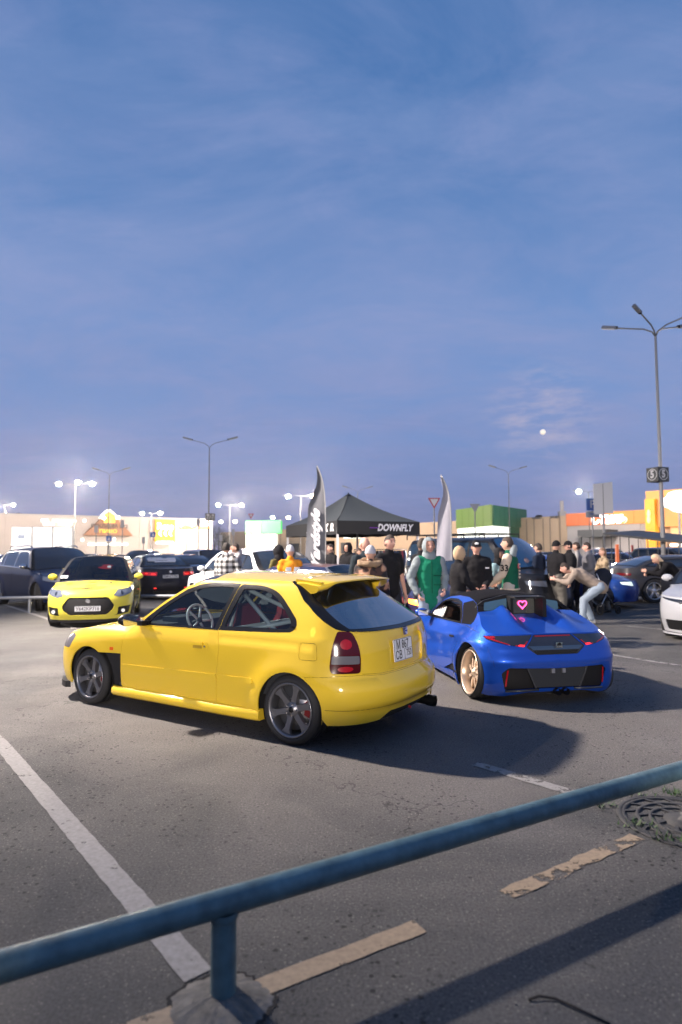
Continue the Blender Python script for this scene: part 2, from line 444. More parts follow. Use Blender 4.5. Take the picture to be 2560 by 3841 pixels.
def gridn(mb, G, m, off=0.0, skirt=.012):
    a, b = len(G), len(G[0]); ns = []
    for i in range(a):
        for j in range(b):
            dt = G[min(i + 1, a - 1)][j] - G[max(i - 1, 0)][j]; ds = G[i][min(j + 1, b - 1)] - G[i][max(j - 1, 0)]
            n = dt.cross(ds); ns.append(n.normalized() if n.length > 1e-12 else Vector((0, 0, 1)))
    vs = [G[i][j] + ns[i * b + j] * off for i in range(a) for j in range(b)]
    fs = [(i * b + j, (i + 1) * b + j, (i + 1) * b + j + 1, i * b + j + 1) for i in range(a - 1) for j in range(b - 1)]
    mb.add(vs, fs, m, True, ns)
    if skirt:
        ring = [i * b for i in range(a)] + [(a - 1) * b + j for j in range(1, b)] + [i * b + b - 1 for i in range(a - 2, -1, -1)] + [j for j in range(b - 2, 0, -1)]
        fv = [vs[k] for k in ring] + [vs[k] - ns[k] * skirt for k in ring]; q = len(ring)
        mb.add(fv, [((k + 1) % q, k, q + k, q + (k + 1) % q) for k in range(q)], m, False)
    return G
def subgrid(G, i0, i1, j0, j1):
    """fractional sub-rectangle of a grid, resampled"""
    a, b = len(G) - 1, len(G[0]) - 1
    def at(t, s):
        x, y = t * a, s * b; i, j = min(int(x), a - 1), min(int(y), b - 1); x -= i; y -= j
        return G[i][j] * (1 - x) * (1 - y) + G[i + 1][j] * x * (1 - y) + G[i][j + 1] * (1 - x) * y + G[i + 1][j + 1] * x * y
    return [[at(i0 + (i1 - i0) * k / a, j0 + (j1 - j0) * l / b) for l in range(b + 1)] for k in range(a + 1)]
def arcp(cx, cz, r, a0, a1, n=14):
    return [(cx + r * math.cos(R_(a0 + (a1 - a0) * k / n)), cz + r * math.sin(R_(a0 + (a1 - a0) * k / n))) for k in range(n + 1)]

# ------------------------------------------------------------ cars
# car space: x to the rear, y to the right-hand side, z up, origin on the ground between the axles
def mirrored(mb):
    r = MB(); r.mats = list(mb.mats); r.v = [(x, -y, z) for x, y, z in mb.v]; r.f = [f[::-1] for f in mb.f]; r.mi = list(mb.mi); r.sm = list(mb.sm)
    r.n = [None if n is None else (n[0], -n[1], n[2]) for n in mb.n]; return r
def merge(a, b):
    o = len(a.v); a.v += b.v; a.n += b.n; a.sm += b.sm
    mp = [a.slot(m) for m in b.mats]
    a.f += [tuple(i + o for i in f) for f in b.f]; a.mi += [mp[i] for i in b.mi]; return a
def arcx(p, bow, crown, n=17):
    y = abs(p[1]); return [Vector((p[0] + bow * (1 - s * s), -y * -s, p[2] + crown * (1 - s * s))) for s in [-1 + 2 * k / (n - 1) for k in range(n)]]
def mir(P): return [Vector((p.x, -p.y, p.z)) for p in P]
def topline(B, pts, ds=.03):
    out = []
    for a, b in zip(pts, pts[1:]):
        n = max(1, int(math.hypot(b[0] - a[0], b[1] - a[1]) / ds))
        for k in range(n): t = k / n; out.append((a[0] + (b[0] - a[0]) * t, a[1] + (b[1] - a[1]) * t))
    out.append(pts[-1]); return out
def smooth_line(pts, n=8):
    """pchip through (u,z) points whose u increases"""
    f = pchip(pts); out = []
    for a, b in zip(pts, pts[1:]):
        for k in range(n): u = a[0] + (b[0] - a[0]) * k / n; out.append((u, f(u)))
    out.append(pts[-1]); return out
def car_top(B, T):
    F3 = lambda P: [Vector(B.F(*p)) for p in topline(B, P)]
    n = T.get('n', 17); G = {}
    hood = T['hood']; k = max(i for i, p in enumerate(hood) if p[0] <= T['uhc'] + 1e-6)
    fr = F3(hood[:k + 1]); side = F3(hood[k:])          # front centre -> corner ; corner -> A base
    A = resample(fr[::-1] + mir(fr)[1:], n)             # left corner -> centre -> right corner
    C = resample(side, n); Bk = arcx(B.F(*hood[-1]), *T['cowl'], n)
    G['hood'] = coons(A, Bk, C, mir(C), T.get('hoodb', 0))
    ap = resample(F3(T['apil']), n); H = arcx(B.F(*T['apil'][-1]), *T['head'], n)
    G['screen'] = coons(Bk, H, ap, mir(ap))
    ro = resample(F3(T['roof']), n); E = arcx(B.F(*T['roof'][-1]), *T['tail'], n); G['roof'] = coons(H, E, ro, mir(ro))
    cp = resample(F3(T['cpil']), n)
    deck = T['deck']
    if T.get('udc') is None:
        d = F3(deck); Bb = resample(d + mir(d)[::-1][1:], n); G['rear'] = coons(E, Bb, cp, mir(cp), T.get('rearb', 0))
    else:
        D0 = arcx(B.F(*T['cpil'][-1]), *T['base'], n); G['rear'] = coons(E, D0, cp, mir(cp), T.get('rearb', 0))
        k = min(i for i, p in enumerate(deck) if p[0] >= T['udc'] - 1e-6)
        sd = resample(F3(deck[:k + 1]), n); e = F3(deck[k:]); Bb = resample(e + mir(e)[::-1][1:], n); G['deck'] = coons(D0, Bb, sd, mir(sd), T.get('deckb', 0))
    return G
def pane(root, G, name, gm, frame_m, bd=(.05, .05, .05, .05), off=0.0, shown=True):
    """glass with a dark printed border"""
    a, b, c, d = bd
    g = MB(); gridn(g, subgrid(G, a, 1 - b, c, 1 - d), gm, off); g.build(name, root)
    f = MB()
    for q in ((0, a, 0, 1), (1 - b, 1, 0, 1), (a, 1 - b, 0, c), (a, 1 - b, 1 - d, 1)):
        if q[1] - q[0] > 1e-4 and q[3] - q[2] > 1e-4: gridn(f, subgrid(G, *q), frame_m, off, 0)
    f.build('window_seal', root)
def car_shell(root, B, T, low, pieces, m, ds=.06, body_name='body', liner_z=(.2, .8), arches=((-1.3, .3, .33), (1.3, .3, .33)), split_hood=True, hood_m=None, roof_m=None, well=True, gap=.0025):
    top = T['hood'] + T['apil'][1:] + T['roof'][1:] + T['cpil'][1:] + T['deck'][1:]
    outer = top + low
    e = 1e-3; skip = lambda a, b: (abs(a[0] - B.ur) < 2e-3 and abs(b[0] - B.ur) < 2e-3) or (abs(a[0] - B.uf) < 2e-3 and abs(b[0] - B.uf) < 2e-3)
    holes = [p['loop'] for p in pieces if p.get('cut', True)]
    b = MB(); surf(b, B.F, outer, m, holes, ds, 0, .014, 0, skip); merge(b, mirrored(b))
    G = car_top(B, T)
    if not T.get('noroof'): gridn(b, G['roof'], roof_m or m)
    if 'deck' in G and not T.get('nodeck'): gridn(b, G['deck'], m)
    b.build(body_name, root)
    if split_hood: h = MB(); gridn(h, subgrid(G['hood'], 0, 1, .012, .988), hood_m or m); h.build('bonnet', root)
    for p in pieces:
        q = MB(); surf(q, B.F, p['loop'], p['m'], p.get('holes', ()), p.get('ds', ds), p.get('off', 0), p.get('fl', .012), p.get('gap', gap if p.get('cut', True) else 0), skip)
        kids = []
        for (kn, kl, km, ko) in p.get('kids', ()):
            k = MB(); surf(k, B.F, kl, km, (), p.get('ds', ds) * .7, ko, p.get('kfl', .012)); kids.append((kn, k))
        o = q.build(p['n'], root, p.get('label'))
        for kn, k in kids: k.build(kn, o)
        if p.get('side', 'S') == 'S':
            o = mirrored(q).build(p['n'], root, p.get('label'))
            for kn, k in kids: mirrored(k).build(kn, o)
    # dark structure behind the panels, wheel housings and floor
    l = MB(); z0, z1 = liner_z
    Fi = lambda u, z: (lambda p: (p[0] * .962, p[1] * .96, p[2]))(B.F(u, z))
    lp = []
    lowl = [(B.ur, z0)]
    for cx, cz, r in sorted(arches, key=lambda a: -a[0]):
        r2 = r + .015; x = math.sqrt(max(0, r2 * r2 - (z0 - cz) ** 2)); a0 = math.degrees(math.atan2(z0 - cz, x)); lowl += arcp(cx, cz, r2, a0, 180 - a0, 10)
    lowl.append((B.uf, z0))
    surf(l, Fi, [(B.uf, min(z1, T['hood'][0][1] - .03)), (T['uhc'], min(z1, T['hood'][0][1] - .02)), (T['hood'][-1][0], z1), (B.ur, z1)] + lowl, MATT, (), .12, 0, 0)
    merge(l, mirrored(l))
    if well:
        for cx, cz, r in arches:
            for sgn in (-1, 1):
                yo = sgn * (B.half(cx, cz + r) - .03); yi = sgn * (B.half(cx, .5) - .36); P = [(cx + q[0] - cx, q[1]) for q in arcp(cx, cz, r + .02, -20, 200, 12)]
                yk = lambda p: sgn * (abs(B.F(max(B.uf, min(B.ur, p[0] * (1.0 if B.cf < p[0] < B.cr else 1.06))), p[1])[1]) - .035)
                l.grid([[(p[0], yk(p), p[1]), (p[0], yi, p[1])] for p in P], MATT, False)
                l.add([(p[0], yi, p[1]) for p in P], [tuple(range(len(P)))], MATT)
    hw = B.hw(.3) - .06
    l.box(((B.xf(.3) + B.xr(.3)) / 2, 0, z0 + .0), (B.xr(.3) - B.xf(.3) - .5, 2 * hw - .5, .06), MATT)
    l.box(((arches[0][0] + arches[1][0]) / 2, 0, z0 + .02), (arches[1][0] - arches[0][0] - 2 * arches[0][2] - .04, 2 * hw, .05), MATT)
    l.build('underbody', root)
    return G
# ---- wheels: axle along local Y, outer face towards -Y
def tyre_mesh(R, r, w):
    b = MB(); h = w / 2
    prof = [(r - .005, -h + .012), (r + .01, -h + .004), ((R + r) / 2, -h - .004), (R - .03, -h + .004), (R - .012, -h + .012), (R, -h + .035), (R, -h * .3), (R - .006, -h * .28), (R - .006, -h * .2), (R, -h * .18), (R, h * .18), (R - .006, h * .2), (R - .006, h * .28), (R, h * .3), (R, h - .035), (R - .012, h - .012), (R - .03, h - .004), ((R + r) / 2, h + .004), (r - .005, h - .012)]
    b.lathe(prof, RUBBER, 44, Matrix.Rotation(R_(-90), 4, 'X')); b.sm = [True] * len(b.f); return b
def rim_mesh(r, w, m, style, lip=None, dark=None):
    b = MB(); h = w / 2; X = Matrix.Rotation(R_(-90), 4, 'X'); lip = lip or m; dark = dark or BLACK
    deep = {'te': .030, 'dish': .075}.get(style, .022)
    b.lathe([(r + .004, -h + .010), (r + .006, -h + .002), (r - .002, -h - .001), (r - .014, -h + .010), (r - .018, -h + deep), (r - .022, h * .2), (r - .03, h)], lip, 40, X)
    b.lathe([(r - .03, h * .1), (.05, h * .15)], MATT, 24, X)
    yf = -h + deep - .008
    def spoke(a, st, mm):
        T = Matrix.Rotation(a, 4, 'Y'); vs = []
        for (q, wd, yy, th, sk) in st:
            for sx, ty in ((-1, 0), (1, 0), (1, 1), (-1, 1)): vs.append(T @ Vector((sk + sx * wd * (1.0 if ty == 0 else 1.25) / 2, yy + ty * th, q)))
        fs = []
        for i in range(len(st) - 1):
            for k in range(4): fs.append((i * 4 + k, i * 4 + (k + 1) % 4, (i + 1) * 4 + (k + 1) % 4, (i + 1) * 4 + k))
        b.add([tuple(v) for v in vs], [f[::-1] for f in fs], mm, False)
    R0 = r - .016
    if style == 'te':
        for k in range(6): spoke(2 * math.pi * k / 6 + .26, [(.045, .060, yf + .016, .03, 0), (.075, .050, yf + .014, .03, 0), (R0 * .6, .044, yf + .010, .03, 0), (R0 * .80, .050, yf + .006, .028, 0), (R0 * .92, .070, yf + .004, .02, 0), (R0 + .006, .100, yf + .004, .012, 0)], m)
        b.lathe([(.001, yf + .004), (.030, yf + .004), (.034, yf + .010), (.060, yf + .012), (.066, yf + .04)], m, 28, X)
        b.lathe([(.001, yf - .004), (.022, yf - .002), (.026, yf + .006)], BLACK, 20, X)
        for k in range(5): a = 2 * math.pi * k / 5 + .3; b.cyl((.047 * math.sin(a), yf - .008, .047 * math.cos(a)), (.047 * math.sin(a), yf + .02, .047 * math.cos(a)), .008, CHROME, n=8)
    elif style == 'dish':
        for k in range(9): spoke(2 * math.pi * k / 9, [(.05, .028, yf - .012, .03, 0), (R0 * .5, .034, yf - .008, .03, .006), (R0 * .8, .030, yf + .004, .028, .016), (R0 * .97, .014, yf + .02, .02, .03)], m)
        b.lathe([(.001, yf - .03), (.03, yf - .028), (.036, yf - .014), (.062, yf - .01), (.07, yf + .03)], m, 28, X)
        for k in range(8): a = 2 * math.pi * k / 8; b.cyl((.048 * math.sin(a), yf - .024, .048 * math.cos(a)), (.048 * math.sin(a), yf + .01, .048 * math.cos(a)), .007, CHROME, n=6)
    else:
        n = int(style)
        for k in range(n):
            for s_ in (-.10, .10):
                spoke(2 * math.pi * k / n + s_, [(.05, .022, yf + .010, .03, 0), (R0 * .5, .020, yf + .004, .028, 0), (R0, .026, yf + .002, .015, 0)], m)
        b.lathe([(.001, yf), (.034, yf + .002), (.05, yf + .008), (.075, yf + .012), (.08, yf + .04)], m, 24, X)
    b.lathe([(.055, yf + .05), (r * .78, yf + .05), (r * .78, yf + .062)], mat('brake_disc', (.32, .31, .30), .35, .9), 32, X)
    return b
WHEELS = {}
def add_wheels(root, pos, R, r, w, m, style, camber=0.0, steer=0.0, lip=None, caliper=None):
    key = (R, r, w, m.name, style)
    if key not in WHEELS: WHEELS[key] = (tyre_mesh(R, r, w).mesh('tyre'), rim_mesh(r, w, m, style, lip).mesh('rim'))
    tm, rm = WHEELS[key]
    for (x, y) in pos:
        o = bpy.data.objects.new('wheel', tm); COL.objects.link(o); o.parent = root; s = 1 if y < 0 else -1
        o.location = (x, y, R - .002); rz = 0 if y < 0 else math.pi
        if x < 0: rz += steer
        o.rotation_euler = (R_(camber), 0, rz)
        q = bpy.data.objects.new('rim', rm); COL.objects.link(q); q.parent = o
        if caliper:
            c = MB(); X = []
            for a in range(-20, 31, 10): X.append((.75 * r * math.cos(R_(a)), .75 * r * math.sin(R_(a))))
            poly = [(p[0] * 1.0, p[1] * 1.0) for p in X] + [(p[0] * .66, p[1] * .66) for p in X[::-1]]
            c.prism(poly, -.005, .035, caliper, Matrix.Translation((0, .0, 0)) @ Matrix.Rotation(R_(90), 4, 'X')); c.build('brake_caliper', o)
def plate_part(root, txt, M, w=.52, h=.112, lines=None, region=None):
    b = MB(); P = mat('number_plate_white', (.72, .72, .72), .35); K = mat('plate_letters', (.015, .015, .02), .5)
    b.prism(rnd([(-w / 2, -h / 2), (w / 2, -h / 2), (w / 2, h / 2), (-w / 2, h / 2)], .012, 3), -.008, 0, P, M)
    for s in (1, -1):
        b.box((0, s * (h / 2 - .004), .0008), (w - .01, .003, .0016), K, M=M); b.box((s * (w / 2 - .004), 0, .0008), (.003, h - .01, .0016), K, M=M)
    o = b.build('number_plate', root)
    t = MB()
    for (s, size, x, y, sx) in lines: put_text(t, s, size, K, M @ Matrix.Translation((x, y, .0022)), off=size * .012, sx=sx)
    if region:
        for q in region: t.box(q[0], q[1], K, M=M)
    t.build('plate_lettering', o)
    return o
def tube_part(root, name, pts, r, m, n=8):
    b = MB(); b.tube(pts, r, m, n); return b.build(name, root)
def seat(root, x, y, m, m2, hgt=.62, rec=.25, z=.28):
    b = MB(); w = .50
    def pad(P, t, mm):   # P: profile (x,z), thickness in normal direction, bolstered
        G = []
        for (px, pz, ww) in P:
            row = []
            for k in range(9):
                s = -1 + k / 4; row.append(Vector((px - (.055 if abs(s) > .7 else 0) * (1 if pz > .45 else 0), y + s * ww / 2, pz + (.045 if abs(s) > .7 and pz < .45 else 0))))
            G.append(row)
        gridn(b, G, mm, 0, .07)
    bx = x + .18
    pad([(x - .34, z + .05, .44), (x - .28, z + .10, .50), (x - .05, z + .07, .5), (bx, z + .06, .5)], .1, m)
    pad([(bx, z + .04, .48), (bx + .05, z + .25, .54), (bx + .12, z + .45, .52), (bx + .16, z + .60, .36), (bx + .18, z + .68, .28), (bx + .19, z + .80, .26), (bx + .22, z + .84, .22)], .1, m)
    g = [(bx + .06, z), (bx + .13, z + .25), (bx + .19, z + .45), (bx + .23, z + .6), (bx + .25, z + .82)]
    b.grid([[(p[0] + .03, y + s * (.26 if p[1] < z + .5 else .14), p[1]) for s in (-1, -.5, 0, .5, 1)] for p in g], m2, True, True)
    b.box((x - .08, y, z), (.5, .44, .1), m2)
    b.build('seat', root)

# ---- yellow three-door hatchback -----------------------------------------------------------------
def civ_shoulder(x, z):
    if x < -.55:
        d = max(0, 1 - (civ_top_(x) - z) / .16); return .085 * min(1, (-.55 - x) / .25) * d * d
    return 0
civ_top_ = pchip([(-2.0, .66), (-1.8, .735), (-1.5, .80), (-1.1, .845), (-.6, .875), (-.3, .89)])
def sstep(a, b, x):
    t = min(1, max(0, (x - a) / (b - a))); return t * t * (3 - 2 * t)
def build_hatchback():
    Y = paint('yellow_car_paint', (.74, .50, .030), .22, 0.0)
    root = thing('yellow_hatchback', 'bright yellow three-door hatchback with roof spoiler and dark six-spoke wheels, nearest car', 'car', (-1.111, 6.583, 0), -.5575)
    B = Band(hw=[(.13, .79), (.22, .822), (.33, .838), (.45, .845), (.6, .847), (.75, .844), (.80, .838), (.86, .83), (.93, .802), (1.0, .775), (1.1, .732), (1.2, .684), (1.28, .64), (1.33, .60), (1.352, .555)],
        xf=[(.10, -2.02), (.2, -2.09), (.35, -2.14), (.5, -2.15), (.6, -2.10), (.7, -2.0), (.8, -1.93)],
        xr=[(.15, 2.03), (.25, 2.06), (.335, 2.085), (.345, 2.093), (.45, 2.10), (.51, 2.09), (.545, 2.055), (.575, 2.012), (.62, 2.005), (.75, 2.0), (.9, 1.97), (.95, 1.955), (1.1, 1.93)],
        cf=-1.35, cr=1.45, nf=3.0, nr=2.85, flares=[(-1.31, .29, .325, .012, .09), (1.325, .27, .34, .024, .11)], shoulder=civ_shoulder,
        extra=lambda x, z: -.006 * sstep(.79, .815, z) * (1 if z < .95 else 0) if abs(x) < 1.5 else 0)
    uf, ur = B.uf, B.ur; K = mat('gloss_black_trim', (.008, .008, .009), .25, spec=.3)
    hood = smooth_line([(uf, .64), (uf + .45, .655), (-1.95, .69), (-1.7, .752), (-1.4, .795), (-1.1, .83), (-.62, .872)], 6)
    apil = [(-.62, .872), (-.287, 1.116), (-.049, 1.262), (.10, 1.312), (.255, 1.337)]
    roof = [(.255, 1.337), (.541, 1.343), (.9, 1.342), (1.17, 1.33)]
    cpil = [(1.17, 1.33), (1.256, 1.285), (1.363, 1.179), (1.50, 1.095), (1.676, 1.012), (1.80, .962), (1.86, .949)]
    deck = [(1.86, .949), (2.0, .938), (2.19, .930), (ur, .918)]
    T = dict(hood=hood, uhc=-1.95, apil=apil, roof=roof, cpil=cpil, deck=deck, udc=None, cowl=(-.22, .055), head=(-.14, .055), tail=(.16, .045), rearb=.02, n=21)
    ra, fa = (1.325, .27, .33), (-1.31, .285, .325)
    arch_r = arcp(*ra, -12, 184, 22); arch_f = arcp(*fa, 60, 192, 16)
    low = [(ur, .285), (2.285, .285), (2.255, .275), (2.163, .227), (2.0, .217), (1.70, .205), (1.66, .25)] + arch_r + [(.95, .20), (-.70, .20), (-.80, .26), (-.80, .574), (-1.14, .562)] + arch_f + [(-1.66, .19), (-1.75, .185), (uf, .185)]
    M2 = lambda l: [(2 * ur - u, z) for u, z in l][::-1]
    TLm = mat('tail_lamp_red', (.06, .001, .003), .15); CLR = mat('reversing_lamp_lens', (.13, .125, .135), .2)
    TL = rnd([(1.816, .948), (1.787, .871), (1.758, .776), (1.746, .659), (1.767, .617), (2.030, .613), (2.034, .754), (2.006, .873), (1.948, .944)], [.02, .05, .05, .05, .03, .03, .06, .06, .03], 4)
    bump = [(1.50, .578), (1.62, .586), (1.762, .592), (1.77, .602), (2.04, .596), (2.25, .578), (ur, .572)]
    r_low = [(ur, .285), (2.285, .285), (2.255, .275), (2.163, .227), (2.0, .217), (1.70, .205), (1.66, .25)]
    ab = [p for p in arch_r if p[0] > 1.52 and p[1] < .578]
    rear_half = bump + r_low + ab[:]
    right = M2(bump)[1:] + []
    rb = bump + right + [(2 * ur - u, z) for u, z in ab[::-1]] + [(2 * ur - u, z) for u, z in r_low[::-1]][:-1] + r_low + ab
    fb_arch = [p for p in arch_f if p[0] < -1.45 and p[1] < .553]
    front_b = [(uf, .545), (uf + .5, .548), (-1.74, .548), (-1.61, .552)] + fb_arch + [(-1.66, .19), (-1.75, .185), (uf, .185)]
    fbm = [(2 * uf - u, z) for u, z in front_b[::-1]]
    fb = front_b + fbm[1:-1]
    hl = rnd([(-1.60, .70), (-1.66, .565), (-1.98, .560), (-2.28, .57), (-2.26, .645), (-1.95, .672), (-1.72, .725)], .03, 3)
    door = [(-.615, .868), (-.72, .80), (-.775, .72), (-.79, .63), (-.796, .45), (-.77, .30), (-.70, .243), (-.6, .236), (.42, .236), (.497, .25), (.512, .5), (.535, .75), (.50, .884), (-.35, .872)]
    gate_t = [(u, z) for u, z in [(1.955, .936), (2.0, .934), (2.19, .926), (ur, .914)]]
    gate = gate_t + M2(gate_t)[1:] + M2([(2.035, .605), (2.045, .605), (2.06, .76), (2.03, .88)][::1])[::1]
    gl = [(1.955, .936), (2.012, .884), (2.042, .76), (2.040, .604), (2.25, .588), (ur, .582)]
    gate = rnd([(u, z) for u, z in gate_t] + [p for p in M2(gate_t)][1:] + [(2 * ur - u, z) for u, z in gl[1:]] + gl[::-1][1:-1], .008, 2)
    y2u = B.ury
    rec = rnd([(y2u(-.345), .862), (y2u(.345), .862), (y2u(.355), .78), (y2u(.33), .60), (y2u(-.33), .60), (y2u(-.355), .78)], .045, 5)
    fuel = rnd([(1.418, .846), (1.612, .849), (1.626, .712), (1.425, .708)], .03, 4)
    # side glass
    dframe = [(-.545, .878), (-.50, .93), (-.287, 1.086), (-.049, 1.232), (.10, 1.280), (.23, 1.300), (.40, 1.308), (.604, 1.300), (.498, .888)]
    dglass = rnd([(-.43, .897), (-.40, .94), (-.26, 1.055), (-.06, 1.180), (.10, 1.242), (.24, 1.262), (.40, 1.270), (.548, 1.264), (.452, .905)], [.01, .02, .1, .1, .1, .1, .1, .02, .01], 3)
    qframe = rnd([(.502, .888), (.608, 1.298), (.90, 1.290), (1.08, 1.240), (1.22, 1.130), (1.345, 1.02), (1.36, .96), (1.31, .918), (1.10, .905)], [.01, .05, .14, .12, .1, .07, .05, .05, .1], 4)
    qglass = rnd([(.562, .925), (.662, 1.258), (.89, 1.254), (1.045, 1.210), (1.17, 1.115), (1.285, 1.01), (1.30, .965), (1.255, .94)], [.015, .03, .14, .12, .08, .06, .03, .03], 4)
    mould = rnd([(-.787, .474), (.505, .499), (.5085, .456), (-.789, .432)], .003, 2); mould2 = rnd([(.516, .499), (.93, .508), (.94, .464), (.52, .457)], [.002, .02, .02, .002], 4)
    CG = glass('car_glass_clear', (.52, .60, .62), .02); RG = glass('rear_glass_blue_tint', (.10, .15, .22), .44)
    pieces = [
        dict(n='door', loop=door, m=Y, gap=.003, kids=[]), dict(n='rear_bumper', loop=rb, m=Y, side='C', gap=.002), dict(n='front_bumper', loop=fb, m=Y, side='C', gap=.002),
        dict(n='headlight', loop=hl, m=CLR), dict(n='tail_light', loop=TL, m=TLm, off=.006, fl=.02, ds=.03,
             kids=[('lamp_reflector', [(1.90 + .055 * math.cos(a), .845 + .04 * math.sin(a)) for a in np.linspace(0, 5.9, 12)], mat('tail_lamp_bright_red', (.35, .004, .012), .25), .0078), ('lamp_reflector', [(1.89 + .07 * math.cos(a), .652 + .022 * math.sin(a)) for a in np.linspace(0, 5.9, 12)], mat('tail_lamp_bright_red', (.35, .004, .012), .25), .0078), ('reversing_lamp', rnd([(1.768, .757), (2.018, .752), (2.018, .688), (1.764, .692)], .012, 3), CLR, .0075)]),
        dict(n='tailgate', loop=gate, m=Y, side='C', gap=.002, holes=[rec], ds=.04, fl=.03),
        dict(n='plate_recess', loop=rec, m=Y, side='C', off=-.018, cut=False, fl=.02, ds=.04), dict(n='fuel_flap', loop=fuel, m=Y, gap=.003, side='L'),
        dict(n='window_frame', loop=dframe, m=K, holes=[dglass], off=.001, gap=0), dict(n='window', loop=dglass, m=CG, off=-.004, cut=False, fl=0),
        dict(n='window_frame', loop=qframe, m=K, holes=[qglass], off=.001, gap=0), dict(n='window', loop=qglass, m=CG, off=-.004, cut=False, fl=0),
        dict(n='side_moulding', loop=mould, m=Y, off=.009, cut=False, ds=.04), dict(n='side_moulding', loop=mould2, m=Y, off=.009, cut=False, ds=.04),
        dict(n='indicator_repeater', loop=rnd([(-.965, .628), (-.915, .629), (-.915, .597), (-.965, .596)], .008, 3), m=mat('amber_lens', (.75, .13, .01), .2, coat=1), off=.006, cut=False),
    ]
    G = car_shell(root, B, T, low, pieces, Y, ds=.045, arches=(fa, ra), liner_z=(.20, .86))
    pane(root, G['screen'], 'windscreen', CG, K, (.04, .05, .06, .06))
    pane(root, G['rear'], 'rear_window', RG, K, (.10, .07, .075, .075), off=.004)
    WH = mat('gunmetal_wheel', (.20, .20, .21), .34, .8)
    add_wheels(root, [(-1.31, -.735), (1.325, -.745), (-1.31, .735), (1.325, .745)], .287, .218, .205, WH, 'te', caliper=mat('dark_red_caliper', (.16, .006, .006), .5), camber=-1.2)
    # sills
    s = MB(); prof = [(.80, .245), (.838, .243), (.862, .225), (.866, .175), (.845, .150), (.78, .150)]
    xs = [-.925, -.90, -.6, 0, .6, .97, 1.0]; Gs = [[Vector((x, -y + (.012 if i in (0, 6) else 0), z - (0.0 if i < 5 else -.004))) for y, z in prof] for i, x in enumerate(xs)]
    s.grid(Gs, Y, True, True); s.add([Gs[-1][k] for k in range(6)], [tuple(range(6))], Y); s.add([Gs[0][k] for k in range(6)], [tuple(range(5, -1, -1))], Y)
    s.sm = [True] * 30 + [False] * (len(s.f) - 30); s.build('side_skirt', root); mirrored(s).build('side_skirt', root)
    # hidden front structure seen behind the cut-away wing
    q = MB(); q.box((-.955, -.80, .582), (.33, .05, .012), BLACK); q.box((-.93, -.822, .575), (.12, .02, .012), ALU)
    q.box((-.84, -.77, .38), (.05, .06, .34), mat('grey_seam_sealer', (.05, .055, .06), .6)); q.box((-.86, -.78, .235), (.10, .1, .02), BLACK); q.build('wing_cutout_bracket', root)
    # front lip
    q = MB(); lp = []
    for u in np.linspace(-1.70, uf, 14):
        p = B.F(u, .19); lp.append((p[0], p[1]))
    out = [(x * 1.015 - .02, y * 1.04) for x, y in lp]; poly = lp + out[::-1]
    q.prism(poly, .135, .20, BLACK); q.prism([(x, -y) for x, y in poly], .135, .20, BLACK); q.build('front_lip', root)
    # bumper crease, lip seam
    q = MB(); z = .336; F = B.F
    l = [(1.68, .3345), (ur, .344), (ur, .340), (1.68, .3305)]; surf(q, F, l, mat('seam_shadow_gap', (.10, .055, .004), .8), (), .05, .0015, 0); merge(q, mirrored(q)); q.build('bumper_lip_seam', root)
    # mirror
    for sg in (-1, 1):
        q = MB(); MT = mat('mirror_shell_black', (.008, .008, .009), .35, spec=.3)
        q.ball((0, 0, 0), (.065, .10, .062), MT, 16, Matrix.Translation((-.555, sg * .965, .935)) @ Matrix.Rotation(R_(sg * 12), 4, 'Z'))
        q.box((-.50, sg * .84, .90), (.14, .12, .045), MT); o = q.build('door_mirror', root)
        g = MB(); g.prism(rnd([(-.09, -.05), (.09, -.05), (.09, .045), (-.09, .052)], .03, 4), 0, .004, mat('mirror_glass', (.8, .82, .85), .02, 1.0), frame((-.482, sg * .975, .935), (-.15 * sg, 1, 0), (0, 0, 1)) if sg > 0 else frame((-.482, sg * .975, .935), (-.15, -1, 0), (0, 0, 1))); g.build('mirror_glass', o)
    q = MB(); q.prism([(-.60, .878), (-.40, .878), (-.38, .955)], 0, .006, K, Matrix.Translation((0, -.832, 0)) @ Matrix.Rotation(R_(90), 4, 'X')); q.build('mirror_mount', root)
    # door handle
    for sg in (-1, 1):
        q = MB(); pl = rnd([(.20, .772), (.385, .778), (.392, .715), (.37, .70), (.205, .702)], .02, 4)
        c = Band.F
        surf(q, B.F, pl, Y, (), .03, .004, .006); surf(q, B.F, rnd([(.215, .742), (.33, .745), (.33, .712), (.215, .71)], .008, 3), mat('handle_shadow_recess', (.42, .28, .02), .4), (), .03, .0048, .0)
        surf(q, B.F, rnd([(.212, .768), (.345, .772), (.345, .743), (.212, .740)], .01, 3), Y, (), .03, .02, .018)
        surf(q, B.F, arcp(.362, .735, .009, 0, 345, 10), ALU, (), .03, .007, .004)
        (q if sg < 0 else mirrored(q)).build('door_handle', root)
    # spoiler
    q = MB(); rows = []; nS = 25
